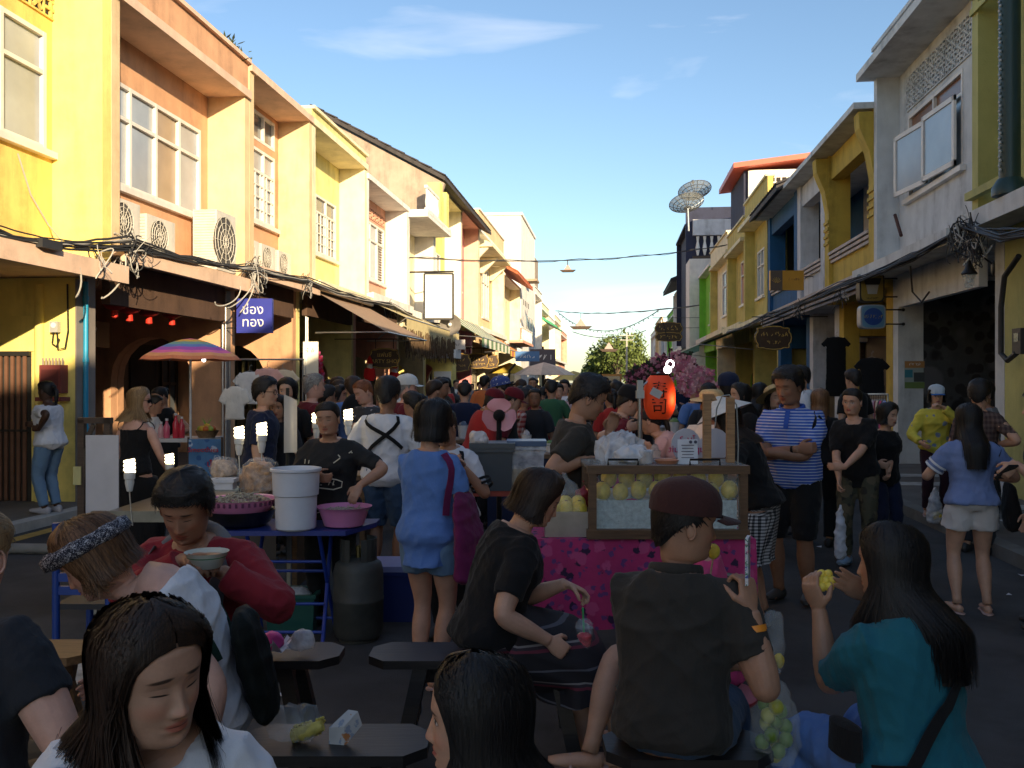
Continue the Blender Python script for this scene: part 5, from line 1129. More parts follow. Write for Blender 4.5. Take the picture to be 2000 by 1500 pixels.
for u in (.34, .46):
    for sd in (-1, 1): S_, E_, W_, *_ = i['A'][sd]; b = MB(); e = S_.lerp(E_, .25+u); b.tube([e, e + (E_-S_).normalized()*.018], .072, 16, cap=False); b.build('sleeve_band', C['black'], pK, True, w=False)
pL = person(gnd(752, 7.2), 4, 'man in white polo with crossed black straps seen from behind', H=1.70, sex='m', skin='brown', hero=1, g=1.06, head=(0, -6, 0), armL=dict(t=(-.20, .25, 1.0)), armR=dict(t=(.2, .25, 1.0)), top=dict(mat=C['white'], sleeve=.42, hem=-.22, inf=.026), bottom=dict(type='shorts', mat=C['denim'], len=.50, inf=.03), hair=('short', 'black', 0), shoes=('sandal', SANDAL))
o = like(pL, 'sling_bag', 'pair of black straps crossing the back of the white polo', 'bag'); strap(pL, [(.95, 128, .014), (.15, 232, .014)], .03, C['black'], owner=o); strap(pL, [(.95, 232, .014), (.42, 128, .014)], .03, C['black'], owner=o)
pM = person(gnd(1108, 5.52), 80, 'young man in black tee working at the fruit stall', H=1.72, sex='m', skin='tan', hero=1, lean=3, bend=10, head=(2, -24, 0), armR=dict(w=at(1146, 898, 5.30), pole=(.5, -1, -.5), hand='pinch', dir=(-.1, 1, -.1), palm=(-.6, 0, -1)), armL=dict(w=at(1190, 845, 5.55), pole=(-.4, -.6, -1), hand='hold'), top=dict(mat=C['charcoal'], sleeve=.40, hem=-.2, inf=.024), bottom=dict(type='pants', mat=C['black']), hair=('short', 'black', 0), shoes=('shoe', SHOE_D))
b = MB(); i = INFO[pM.name]
GING = gingham('gingham', (.5, .5, .5), (.012, .012, .014), (.13, .13, .14), .022)
pN = person(gnd(1486, 6.12), -72, 'woman in white conical hat, black shirt and gingham skirt leaning on the fruit stall', H=1.56, skin='tan', hero=1, lean=14, bend=14, g=1.08, head=(0, -16, 0), armL=dict(w=at(1376, 910, 5.75), pole=(-.4, -.6, -1), hand='flat', dir=(-.1, 1, 0)), armR=dict(w=at(1395, 895, 6.1), pole=(.4, -.6, -1)), top=dict(mat=C['black'], sleeve=.42, inf=.024), bottom=dict(type='skirt', mat=GING, len=.52, flare=.05, pleat=.06), hair=('long', 'dark', .22), shoes=('shoe', SHOE_D))
HATW = cloth('white_hat', (.60, .60, .58)); head_lathe(pN, [(.205, .015), (.15, .052), (.08, .10), (.012, .145), (.004, .147)], (0, 0, .035), HATW, 'conical_hat', (-.12, 0))
STR = stripes_mat('striped_polo', [((.035, .10, .44), 2.2), ((.46, .52, .66), 1)], 2, .022)
pO = person(gnd(1549, 6.72), 206, 'tall man in blue striped polo standing with folded arms', H=1.78, sex='m', skin='brown', hero=1, g=1.08, fat=.02, head=(18, -14, 0), armR=dict(t=(-.10, .245, 1.16), pole=(1, .1, -.7), hand='grip', dir=(-1, .1, .15), palm=(0, -1, 0)), armL=dict(t=(.11, .275, 1.13), pole=(-1, .1, -.7), hand='flat', dir=(1, 0, .1), palm=(0, -1, 0)), top=dict(mat=STR, sleeve=.42, hem=-.18, inf=.022), bottom=dict(type='shorts', mat=C['black'], len=.52, inf=.026), hair=('short', 'black', 0), shoes=('shoe', SHOE_D))
POLO = cloth('polo_blue', (.03, .085, .38)); i = INFO[pO.name]; b = MB(); x, y, z = i['frame'](.97); c = i['spine'](.975)
b.tube([c + x*math.cos(a)*.088 + y*(math.sin(a)*.078-.006) + z*(.012 - .03*max(0, math.sin(a))) for a in np.linspace(0, 6.283, 25)[:-1]], (.010, .024), 8, closed=True, up=tuple(z)); b.build('collar', POLO, pO, True, w=False); strap(pO, [(.97, 0, .0), (.72, 0, .004)], .035, POLO, 'placket')
S_, E_, W_, *_ = i['A'][1]; b = MB(); e = W_.lerp(E_, .10); b.tube([e, e.lerp(E_, .08)], .034, 14, cap=False); b.build('watch', C['black'], pO, True, w=False)
o = like(pO, 'sling_bag', 'black strap over the shoulder of the man in the striped polo', 'bag'); strap(pO, [(.5, -110, .012), (.8, -80, .014), (.93, -70, .02), (.8, -50, .014), (.55, -45, .012)], .028, C['black'], owner=o)
pP = person(gnd(1676, 8.0), 202, 'smiling woman in loose black V neck top carrying a white plastic bag', H=1.62, skin='light_open', hero=1, roll=4, head=(14, -8, -4), armR=dict(w=at(1640, 965, 7.72), pole=(.6, -.5, 0), hand='grip', dir=(0, .1, -1)), armL=dict(w=at(1650, 912, 7.7), pole=(-1, -.2, -.6), hand='relax', dir=(1, .3, 0)), top=dict(mat=C['black'], sleeve=.46, hem=-.34, inf=.035, sinf=.02, neck=.90), bottom=dict(type='pants', mat=blotch('camo', (.05, .05, .03), [((.02, .02, .014), 1), ((.09, .075, .045), .8)], 12, .7)), hair=('tied', 'black', 0), shoes=('shoe', plastic('blue_sneaker', (.20, .30, .42), .6)))
pQ = person(gnd(1724, 8.35), 150, 'girl in black shirt with a fringe beside the smiling woman', H=1.47, skin='light', hero=1, head=(-10, -6, 0), armR=dict(w=at(1712, 905, 8.1), hand='hold'), armL=dict(w=at(1735, 925, 8.1), hand='hold'), top=dict(mat=C['black'], sleeve=.42, hem=-.25, inf=.03), bottom=dict(type='pants', mat=C['navy']), hair=('bob', 'black', .10), shoes=('shoe', SHOE_D))
FLY = blotch('yellow_floral', (.58, .50, .06), [((.20, .24, .32), 1.0)], 11, .5)
pR = person(gnd(1826, 10.2) + V(0, 0, .12), 184, 'woman in yellow flowered shirt and blue and white cap on the pavement', H=1.50, skin='light_open', hero=1, head=(0, -3, 0), armL=dict(w=at(1842, 795, 9.9), pole=(-1, -.2, -1), hand='hold', dir=(.7, .2, .3)), armR=dict(w=at(1800, 865, 10.0), hand='relax'), top=dict(mat=FLY, sleeve=.95, hem=-.26, inf=.028, sinf=.016), bottom=dict(type='pants', mat=cloth('plum', (.03, .012, .02))), hair=('bob', 'black', .09), shoes=('sandal', SANDAL))
cap_on(pR, cloth('cap_pale', (.45, .52, .58)), brimmat=cloth('cap_blue', (.03, .14, .42)))
PLB = gingham('brown_plaid', (.11, .07, .06), (.04, .02, .02), (.07, .045, .04), .05)
pS = person(gnd(1908, 8.6), 52, 'man in brown checked shirt with a hand on his hip near the grey pier', H=1.68, sex='m', skin='light', hero=1, head=(-20, 0, 0), armR=dict(w=at(1952, 868, 8.5), pole=(1, -.4, .2), hand='grip'), top=dict(mat=PLB, sleeve=.46, hem=-.2, inf=.026), bottom=dict(type='pants', mat=C['slate']), hair=('short', 'black', 0), shoes=('shoe', SHOE_D))
pS2 = person(gnd(1932, 9.3), -60, 'man in grey patterned shirt facing the man in brown checks', H=1.69, sex='m', skin='brown', hero=1, top=dict(mat=C['grey'], sleeve=.45, hem=-.2), bottom=dict(type='pants', mat=C['black']), hair=('crop', 'black', 0), shoes=('shoe', SHOE_D))
BTEE = cloth('heather_blue', (.16, .22, .42))
pT = person(gnd(1898, 6.38), 2, 'woman in heather blue tee and white shorts with very long hair', H=1.515, skin='light', hero=1, head=(0, -4, 0), armL=dict(t=(-.17, .30, .98), pole=(-.8, -.6, -.6)), armR=dict(t=(.22, .22, .95), pole=(.8, -.6, -.6)), stance=.11, top=dict(mat=BTEE, sleeve=.40, hem=-.10, inf=.026, sinf=.016), bottom=dict(type='shorts', mat=cloth('cream_shorts', (.56, .53, .52)), len=.26, flare=.03, inf=.02), hair=('long', 'black', .40), shoes=('sandal', SANDAL))
i = INFO[pT.name]
for sd in (-1, 1):
    S_, E_, W_, *_ = i['A'][sd]
    for u in (.46, .60): b = MB(); e = S_.lerp(E_, u); b.tube([e, e + (E_-S_).normalized()*.016], .072, 16, cap=False); b.build('sleeve_band', C['white'], pT, True, w=False)
o = like(pT, 'shoulder_bag', 'black bag on the right side of the woman in white shorts', 'bag'); strap(pT, [(.12, 80, .04), (.7, 85, .04), (.93, 90, .04), (.7, 120, .02)], .028, C['black'], owner=o)
m = MB(); q = i['spine'](-.05) + Vector((.25, -.02, -.02)); m.tube([q + V(.03, 0, -.17), q + V(.02, 0, -.14), q, q + V(-.01, 0, .14), q + V(-.02, 0, .17)], [(.05, .08), (.06, .13), (.055, .12), (.03, .10), (.015, .06)], 16, up=(0, 1, 0)); v, f = remesh(m, .012, 3, .03, 2); raw_obj('pouch', [(v, f, 0)], C['black'], o)
pU = person(gnd(2052, 5.9), -70, 'person reaching in past the yellow green wall holding a black phone', H=1.62, sex='m', skin='light', hero=1, armL=dict(w=at(1982, 905, 5.8), pole=(-.3, -.4, -1), hand='grip', dir=(-.2, .6, -.7)), top=dict(mat=C['slate'], sleeve=.4), bottom=dict(type='shorts', mat=C['black']), hair=('short', 'black', 0), shoes=('shoe', SHOE_D))
# ---- left side -----------------------------------------------
pV = person(gnd(98, 10.55) + V(0, 0, .10), -82, 'woman in white tee and light jeans standing by the yellow pier', H=1.585, skin='dark', hero=1, g=1.12, head=(-4, -2, 0), armL=dict(w=at(76, 838, 10.3), pole=(-.6, -.8, -.8), hand='hold', dir=(0, 1, .1)), armR=dict(w=at(70, 832, 10.7), pole=(.6, -.8, -.8), hand='hold'), top=dict(mat=C['white'], sleeve=.42, hem=-.22, inf=.03, neck=.92), bottom=dict(type='pants', mat=C['lightdenim']), hair=('tied', 'black', .10), shoes=('shoe', SHOE_G))
pW = person(gnd(262, 8.05), 12, 'blond woman in long black dress and sunglasses looking over her shoulder', H=1.62, skin='pink', hero=1, g=.95, head=(62, -2, 0), armR=dict(t=(.22, .22, .80)), armL=dict(t=(-.22, .18, .78)), top=dict(mat=C['black'], sleeve=0, neck=.76, inf=.014, name='bodice'), bottom=dict(type='skirt', mat=C['black'], len=.93, flare=.08), hair=('long', 'blond', .20), shoes=('sandal', SANDAL))
glasses(pW, C['black'])
for sd in (-1, 1): strap(pW, [(.74, sd*150, 0), (.9, sd*118, .006), (.93, sd*80, .006), (.78, sd*35, 0)], .010, C['black'], 'dress_strap')
def mid(px, d, face, label, dz=0, **k):
    k.setdefault('hero', .5); k.setdefault('shoes', ('shoe', SHOE_D)); k.setdefault('bottom', dict(type='pants', mat=C['black'])); return person(gnd(px, d) + V(0, 0, dz), face, label, **k)
mid(292, 10.4, 70, 'dark haired girl in pale top at the smoothie table', H=1.52, skin='tan', hair=('tied', 'black', .1), top=dict(mat=C['offwhite'], sleeve=.3), head=(0, -8, 0))
mid(322, 11.2, 190, 'smoothie seller in black vest behind the fruit table', H=1.62, skin='tan', hair=('tied', 'black', 0), top=dict(mat=C['black'], sleeve=0), armR=dict(w=at(318, 845, 10.9)), armL=dict(w=at(340, 850, 10.9)), head=(20, -20, 0))
p_ = mid(506, 8.2, 72, 'man in navy tee and glasses watching the noodle stall', hero=1, H=1.70, sex='m', skin='light', g=1.08, hair=('short', 'black', 0), top=dict(mat=C['navy'], sleeve=.44, hem=-.2, inf=.026), bottom=dict(type='pants', mat=C['slate']), head=(12, 0, 0)); glasses(p_, C['black'], False, 'glasses')
mid(549, 8.6, 196, 'laughing woman with long black hair behind the hanging panel', H=1.55, skin='light_open', hair=('long', 'black', .22), top=dict(mat=C['slate'], sleeve=.4), head=(-20, -10, 0))
mid(566, 9.1, 180, 'person with full black hair partly hidden behind the laughing woman', H=1.70, skin='light_open', hair=('bob', 'black', .08), top=dict(mat=C['black'], sleeve=.4))
mid(602, 9.3, 56, 'grey haired man in maroon tee by the clothes rack', hero=1, H=1.76, sex='m', skin='pink', hair=('crop', 'grey', 0), top=dict(mat=C['maroon'], sleeve=.44, hem=-.2, inf=.024), g=1.05)
mid(632, 10.6, 40, 'person in blue checked shirt near the red flower garland', H=1.62, skin='tan', hair=('short', 'black', 0), top=dict(mat=gingham('blue_check', (.2, .25, .35), (.03, .05, .1), (.1, .13, .2), .05), sleeve=.4))
mid(655, 11.2, 100, 'person with black hair at the arch of the pale yellow house', H=1.62, skin='light', hair=('bob', 'black', .05), top=dict(mat=C['slate'], sleeve=.4))
p_ = mid(690, 11.0, -20, 'man in blue shirt with a black backpack', H=1.72, sex='m', skin='light', hair=('short', 'dark', 0), top=dict(mat=C['blue'], sleeve=.45)); m = MB(); m.ball((0, -.24, 1.28), (.16, .10, .22), 14, 10); o = like(p_, 'backpack', 'black backpack on the man in blue shirt', 'backpack'); m.build('pack', C['black'], o, True, w=False)
mid(722, 9.7, 214, 'ginger haired man in dark printed tee holding a camera', hero=1, H=1.70, sex='m', skin='pink', hair=('crop', 'red', 0), top=dict(mat=blotch('dark_print', (.03, .032, .04), [((.25, .25, .27), 1)], 14, .4), sleeve=.45, inf=.026), armL=dict(w=at(712, 838, 9.4), hand='hold'), armR=dict(w=at(704, 842, 9.4), hand='hold'), head=(10, -22, 0))
p_ = mid(785, 9.9, 74, 'man in white cap and dark red shirt', H=1.73, sex='m', skin='pink', hair=('crop', 'grey', 0), top=dict(mat=C['maroon'], sleeve=.45)); cap_on(p_, cloth('white_cap', (.6, .62, .62)))
mid(765, 12.5, 10, 'person in pink striped top near the party sign', H=1.66, skin='light', hair=('short', 'dark', 0), top=dict(mat=C['palepink'], sleeve=.4))
mid(812, 9.2, -60, 'person with short black hair low behind the white polo', H=1.55, skin='tan', sex='m', hair=('short', 'black', 0), top=dict(mat=C['grey'], sleeve=.4))
p_ = mid(926, 9.6, 60, 'person in bright red hooded jacket and maroon cap bending to a stall', H=1.62, skin='tan', lean=12, bend=14, hair=('crop', 'black', 0), top=dict(mat=C['red'], sleeve=.95, inf=.035, sinf=.02, name='jacket'), head=(0, -20, 0)); cap_on(p_, C['maroon'])
p_ = mid(956, 10.0, 78, 'person in maroon tee and maroon cap leaning over a stall', H=1.64, sex='m', skin='light', lean=16, bend=14, hair=('crop', 'black', 0), top=dict(mat=C['maroon'], sleeve=.4, inf=.026), head=(0, -20, 0)); cap_on(p_, C['maroon'])
p_ = mid(990, 10.6, -80, 'man in black vest and blue patterned cap raising a hand to his mouth', H=1.72, sex='m', skin='tan', hair=('crop', 'black', 0), top=dict(mat=C['black'], sleeve=.12), armL=dict(w=at(970, 790, 10.4), pole=(-.4, .2, -1)), head=(0, -12, 0)); cap_on(p_, blotch('cap_blue_print', (.04, .07, .25), [((.5, .5, .52), 1)], 30, .5))
mid(1017, 11.2, 90, 'person in red and white checked shirt by the stall tubs', H=1.58, skin='tan', hair=('short', 'black', 0), top=dict(mat=gingham('red_check', (.5, .42, .4), (.25, .03, .03), (.38, .18, .16), .06), sleeve=.5))
p_ = mid(1194, 8.0, 66, 'stall worker in maroon tee and black cloth cap', hero=1, H=1.64, sex='m', skin='light', lean=8, bend=10, hair=('crop', 'black', 0), top=dict(mat=C['maroon'], sleeve=.42), armR=dict(w=at(1222, 838, 7.8)), head=(10, -22, 0)); cap_on(p_, C['black'], 'cloth_cap', False, style='beret')
mid(1232, 8.5, 60, 'dark haired woman in black top beside the stall worker in maroon', H=1.58, skin='light', hair=('bob', 'black', .05), lean=8, bend=8, top=dict(mat=C['black'], sleeve=.42), head=(10, -25, 0))
mid(1340, 7.5, -74, 'woman in pale top reaching across the pink trays under the red lantern', hero=1, H=1.54, skin='light', lean=22, bend=18, hair=('tied', 'black', .1), top=dict(mat=C['palepink'], sleeve=.35), armL=dict(w=at(1268, 868, 7.3), pole=(-.3, .2, -1), dir=(0, 1, -.3), hand='hold'), head=(0, -20, 0))
p_ = mid(1392, 7.3, 196, 'man in straw hat behind the wooden stand', H=1.60, sex='m', skin='brown', hair=('crop', 'black', 0), top=dict(mat=C['offwhite'], sleeve=.4)); STRAW = mk('straw', (.50, .36, .17), .9, .2, 40, .3, 200); head_lathe(p_, [(.175, .0), (.13, .004), (.098, .012), (.096, .05), (.075, .075), (.02, .082)], (0, 0, .045), STRAW, 'straw_hat', (-.1, 0))
p_ = mid(1422, 9.2, 10, 'person in navy beanie with the back turned', H=1.74, sex='m', skin='tan', hair=('crop', 'black', 0), top=dict(mat=C['black'], sleeve=.95)); cap_on(p_, C['navy'], 'beanie', False, style='beret')
mid(1456, 8.8, -110, 'woman with long black hair in black jacket over white', H=1.66, skin='light', hair=('long', 'black', .30), top=dict(mat=C['black'], sleeve=.95))
p_ = mid(1506, 9.6, 160, 'woman in wide straw hat behind the man in stripes', H=1.62, skin='light', hair=('long', 'black', .2), top=dict(mat=C['slate'], sleeve=.4)); head_lathe(p_, [(.21, -.01), (.15, .0), (.098, .012), (.096, .055), (.07, .08), (.02, .086)], (0, 0, .045), STRAW, 'straw_hat', (.5, .2))
mid(1573, 11.5, -80, 'man in white tee with dark bag straps in the arcade', dz=.12, H=1.74, sex='m', skin='light', hair=('short', 'black', 0), top=dict(mat=C['white'], sleeve=.4))
mid(1600, 9.0, 20, 'woman with streaked brown hair behind the man in stripes', H=1.60, skin='light', hair=('long', 'brown', .2), top=dict(mat=C['black'], sleeve=.4))
mid(1672, 12.0, -30, 'man in dark shirt browsing the rack of garments', dz=.12, H=1.70, sex='m', skin='light', hair=('short', 'black', 0), top=dict(mat=C['black'], sleeve=.4))
mid(1480, 10.8, 30, 'person in black with hair down near the round columns', H=1.66, skin='tan', hair=('long', 'black', .25), top=dict(mat=C['black'], sleeve=.4))
mid(1385, 10.4, 0, 'person in dark top under the blossom garland', H=1.64, skin='tan', hair=('short', 'black', 0), top=dict(mat=C['slate'], sleeve=.4))
# ---- the crowd down the street --------------------------------
PROT = []
for k in range(12):
    sx = 'f' if k % 2 else 'm'; hr = [('short', 'black', 0), ('long', 'black', .25), ('crop', 'black', 0), ('bob', 'black', .08), ('short', 'dark', 0), ('tied', 'black', .1)][k % 6]
    PROT.append((sx, hr, [dict(), dict(armR=dict(t=(.15, .3, 1.15))), dict(armL=dict(t=(-.15, .3, 1.1)), armR=dict(t=(.15, .28, 1.1))), dict(lean=12, bend=8)][k % 4], [dict(type='pants'), dict(type='shorts', len=.45), dict(type='skirt', len=.5), dict(type='pants')][(k*3) % 4]))
TOPS = ['maroon', 'black', 'white', 'slate', 'red', 'navy', 'grey', 'orange', 'blue', 'offwhite', 'khaki', 'palepink', 'black', 'maroon', 'charcoal', 'green']; LOWS = ['black', 'denim', 'khaki', 'slate', 'lightdenim']
WORD = dict(slate='dark grey', offwhite='off white', palepink='pale pink', lightdenim='light denim', charcoal='charcoal')
SKN = ['tan', 'light', 'brown', 'tan', 'pink']; rc = random.Random(11); protos = {}
spots = []
for k in range(900):
    if len(spots) >= 150: break
    d = 10.8 + 58*rc.random()**1.5; px = rc.uniform(640, 1520) if d < 20 else rc.uniform(860, 1330); q = gnd(px, d)
    if not (-6.0 < q.x < 3.2): continue
    if d < 13 and (px < 660 or 1050 < px < 1180): continue
    if any((q - s_[0]).length < .52 for s_ in spots): continue
    spots.append((q, d))
HWORD = {'short': 'short hair', 'crop': 'cropped hair', 'long': 'long hair', 'bob': 'bobbed hair', 'tied': 'tied hair'}
for n_, (q, d) in enumerate(sorted(spots, key=lambda s_: s_[1])):
    k = rc.randrange(12); sx, hr, ps, bt = PROT[k]; tc_ = rc.choice(TOPS); lc_ = rc.choice(LOWS); sn = rc.choice(SKN)
    lb = 'passer-by with %s in %s top and %s %s in the street crowd' % (HWORD[hr[0]], WORD.get(tc_, tc_), WORD.get(lc_, lc_), {'pants': 'trousers', 'shorts': 'shorts', 'skirt': 'skirt'}[bt['type']])
    face_ = rc.choice([0, 180, 10, 190, 90, -90, 150, 30]) + rc.uniform(-20, 20); sck = rc.uniform(.94, 1.06)
    if k not in protos:
        protos[k] = person(q, face_, lb, H=1.60 if sx == 'f' else 1.69, sex=sx, skin=sn, hero=0, hair=hr, top=dict(mat=C[tc_], sleeve=.4), bottom=dict(mat=C[lc_], **bt), shoes=('shoe', SHOE_D), group='crowd down the street', head=(rc.uniform(-20, 20), rc.uniform(-15, 0), 0), **ps); o = protos[k]
    else:
        o = copy_tree(protos[k]); o.location = q; o.rotation_euler.z = -R(face_); o['label'] = lb; o['group'] = 'crowd down the street'
        for ch in o.children:
            m_ = {'body': SK[sn], 'shirt': C[tc_], 'trousers': C[lc_], 'shorts': C[lc_], 'skirt': C[lc_]}.get(ch.name.split('.')[0])
            if m_: ch.material_slots[0].link = 'OBJECT'; ch.material_slots[0].material = m_
    o.scale = (sck,)*3
# ============================================================ stalls, furniture and goods
def cs(name, label, cat, px, d, group=None, z=0, turn=0):
    """a thing standing at a ground point, turned square to the stalls (its x axis runs along them)"""
    p = gnd(px, d); return thing(name, label, cat, (p.x, p.y, z), TH + R(turn), group)
BL = dict(w=False)
BLK_W = wood('bench_black_wood', (.022, .018, .017), .45); OLD_W = wood('bench_brown_wood', (.16, .085, .035), .5)
def bench(label, px0, px1, d, z, wood_=None, dep=.27):
    t = cs('bench', label, 'bench', (px0+px1)/2, d, 'low wooden benches'); L_ = (px1-px0)/FPX*d/2; m = wood_ or BLK_W; c = .07
    b = MB(); b.prism([(-L_, -dep/2+c), (-L_+c, -dep/2), (L_-c, -dep/2), (L_, -dep/2+c), (L_, dep/2-c), (L_-c, dep/2), (-L_+c, dep/2), (-L_, dep/2-c)], lambda p, q: (p[0], p[1], q), z-.035, z); b.build('seat', m, t, **BL)
    b = MB(); b.box((-L_+.2, -.012, z-.13), (L_-.2, .012, z-.037)); b.build('apron', m, t, **BL)
    for sx in (-1, 1):
        for sy in (-1, 1): b = MB(); b.bar((sx*(L_-.22), sy*.09, z-.036), (sx*(L_-.12), sy*.13, 0), (.045, .06)); b.build('leg', m, t, **BL)
        b = MB(); b.bar((sx*(L_-.19), -.10, z*.45), (sx*(L_-.19), .10, z*.45), .03); b.build('stretcher', m, t, **BL)
    return t
bench('black bench with the pink wrapped snack on it', 200, 668, 3.82, .50)
bench('brown end of a bench beside the bandana woman', 20, 192, 3.86, .50, OLD_W)
bench('black bench where the woman in the black tee sits', 725, 1184, 3.82, .50)
bench('black bench holding the clear bag of corn', 470, 838, 2.98, .46)
bench('black bench under the man in the charcoal polo', 1180, 1500, 2.95, .46)
def stool(label, px, d, z, m, r=.16):
    t = cs('stool', label, 'stool', px, d); b = MB(); b.lathe([(r*.9, z-.03), (r, z-.02), (r, z-.005), (r*.9, z), (.02, z)], (0, 0, 0), 24); b.build('seat', m, t, True, **BL)
    for k in range(4): a = .785+k*1.571; b = MB(); b.bar((math.cos(a)*r*.7, math.sin(a)*r*.7, z-.03), (math.cos(a)*r*1.05, math.sin(a)*r*1.05, 0), (.05, .02)); b.build('leg', m, t, **BL)
stool('low red plastic stool under the person in pink', 1392, 3.62, .40, plastic('red_plastic', (.45, .03, .05), .4), .18)
stool('white stool under the woman looking down', 322, 1.66, .40, plastic('white_plastic', (.5, .5, .5), .4)); stool('low black stool under the woman in profile', 915, 1.78, .27, plastic('black_plastic', (.02, .02, .02), .4))
stool('dark stool under the broad man', -118, 2.25, .44, plastic('dark_plastic', (.03, .03, .035), .4)); stool('grey stool under the woman in teal', 1792, 2.72, .37, plastic('grey_plastic', (.2, .2, .2), .4))
stool('blue plastic stool under the man in the red jacket', 404, 3.46, .50, plastic('blue_plastic', (.02, .06, .30), .4))
FILM = glass_mat('clear_film', (.75, .80, .84), .15, .10); FILMW = glass_mat('milky_film', (.70, .72, .76), .5, .25)
def crumple(name, label, px, py, d, size, mat, cat='bag', seed=1, parent=None, voxel=.012, amp=.06, knot=True, k=26, part='film', turn=0):
    """thin bag standing on its base, gathered at the top"""
    t = thing(name, label, cat, at(px, py, d), TH) if parent is None else parent
    m = MB(); w_, dp, h = size
    prof = [(.80, 0), (1, .12), (1.0, .35), (.85, .6), (.45, .82), (.14, .92), (.22, 1.0)] if knot else [(.80, 0), (1, .15), (1.0, .5), (.8, .8), (.5, .96), (.2, 1)]
    m.tube([(0, 0, h*z) for r, z in prof], [(w_/2*r, dp/2*r) for r, z in prof], 24, up=(0, 1, 0)); v, f = remesh(m, voxel, 2, amp, seed, k); v[:, 2] -= v[:, 2].min() - .001
    raw_obj(part, [(v, f, 0)], mat, t); return t
# on the benches
crumple('snack', 'pink snack in white paper on the black bench', 531, 1270, 3.74, (.11, .09, .08), plastic('pink_snack', (.60, .06, .28), .6), 'food', 3, amp=.05, knot=False, voxel=.007, part='pink_wrap')
o = [q for q in bpy.data.objects if q.name.startswith('snack')][-1]; b = MB()
for k in range(14): a = k*.45; b.add([(math.cos(a)*.03, math.sin(a)*.03, .004), (math.cos(a)*.085, math.sin(a)*.07, .004+.03*(k % 3)), (math.cos(a+.5)*.085, math.sin(a+.5)*.07, .006+.022*((k+1) % 3))], [(0,1,2)])
b.build('paper', cloth('white_paper', (.65, .66, .70)), o, **BL)
crumple('food_bag', 'knotted clear bag with dark food beside the pink snack', 588, 1270, 3.76, (.13, .09, .10), FILMW, 'bag', 5, amp=.05)
t = crumple('food_bag', 'crumpled clear bag of yellow corn on the nearest bench', 575, 1448, 2.98, (.20, .15, .13), FILM, 'bag', 8, amp=.09, knot=False)
b = MB(); b.tube([(.0, -.02, .03), (.04, -.03, .04), (.10, -.03, .065)], [.020, .026, .018], 12)
for k in range(120): u = random.random(); a = random.uniform(0, 6.28); b.ball((.0+.10*u, -.02+math.cos(a)*.024, .032+.03*u+math.sin(a)*.024), .005, 5, 4)
b.build('corn_cob', mk('corn', (.55, .45, .10), .5, .2, 60), t, True, **BL)
t = thing('paper_tray', 'folded printed paper food wrapper propped on the nearest bench', 'wrapper', at(672, 1458, 2.94), TH); PAP = blotch('printed_foil', (.50, .48, .46), [((.45, .18, .06), 1), ((.25, .28, .35), 1.4)], 22, .55, .45)
b = MB(); b.add([(-.05, 0, 0), (.0, -.01, 0), (.0, .0, .065), (-.05, .005, .06)], [(0,1,2,3)]); b.add([(.0, -.01, 0), (.055, .03, .06), (.04, .03, .105), (-.0, .0, .065), (.008, .03, .11)], [(0,1,2,3), (3,2,4)]); b.add([(-.05, .005, .06), (0, 0, .065), (.008, .03, .11), (-.04, .04, .05)], [(0,1,2,3)]); b.add([(-.05,0,0),(.0,-.01,0),(.05,.05,0),(-.04,.05,0)], [(0,1,2,3)]); b.build('paper', PAP, t, **BL)
# ---- noodle stall: blue folding table
BLU = paint('blue_steel', (.015, .045, .30), .4); t = cs('folding_table', 'blue folding table of the noodle stall', 'table', 585, 5.78)
Z = .725; b = MB(); b.prism([(-.52, -.24), (.34, -.24), (.48, .10), (.48, .26), (-.52, .26)], lambda p, q: (p[0], p[1], q), Z-.03, Z); b.build('table_top', paint('blue_top', (.02, .04, .22), .35), t, **BL)
for x_ in (-.28, .17):
    for (y0_, y1_) in ((-.2, .2), (.2, -.2)):
        b = MB(); b.tube([(x_, y0_, Z-.032), (x_ + (.02 if x_ > 0 else -.02), y1_, .01)], .013, 8); b.build('leg', BLU, t, True, **BL)
for (y_, z_) in ((-.17, .08), (.17, .08), (-.1, .24), (.04, .42), (-.06, .50)): b = MB(); b.tube([(-.29, y_, z_), (.18, y_, z_)], .010, 8); b.build('rung', BLU, t, True, **BL)
t = cs('basin', 'wide dark steel basin on the blue table', 'basin', 470, 5.74, z=Z+.002); b = MB(); b.lathe([(.15, 0), (.19, .03), (.215, .10), (.22, .105), (.205, .10), (.18, .04), (.14, .015)], n=32); b.build('bowl', metal('dark_steel', (.07, .07, .07), .4), t, True, **BL)
t = cs('basket', 'pink plastic basket of noodles resting in the dark basin', 'basket', 470, 5.74, z=Z+.09); PINK = plastic('pink_plastic', (.62, .22, .42), .4)
b = MB(); b.lathe([(.17, .0), (.205, .045), (.225, .085), (.235, .088), (.215, .085), (.19, .04), (.16, .01)], n=40); b.build('shell', PINK, t, True, **BL)
for k in range(36): a = k*.1745; b = MB(); b.obox((math.cos(a)*.2195, math.sin(a)*.2195, .065), (.006, .014, .026), (0, 0, a)); b.build('slot', mk('slot_dark', (.12, .03, .08), .8), t, **BL)
b = MB()
for k in range(260):
    a = random.uniform(0, 6.28); r = .17*math.sqrt(random.random()); p = Vector((math.cos(a)*r, math.sin(a)*r, .05+.05*(1-r/.19)+random.uniform(0, .02))); q = Vector((random.gauss(0, .03), random.gauss(0, .03), random.gauss(0, .01))); b.tube([p, p+q*.5+V(0, 0, .012), p+q], .0045, 5)
o = b.build('noodles', mk('noodle', (.42, .38, .28), .6, .3, 60, island=.5), t, True, **BL); o['kind'] = 'stuff'
t = cs('tub', 'tall white plastic tub half full on the blue table', 'tub', 578, 5.62, z=Z+.002); TUBM = plastic('white_tub', (.60, .62, .68), .45)
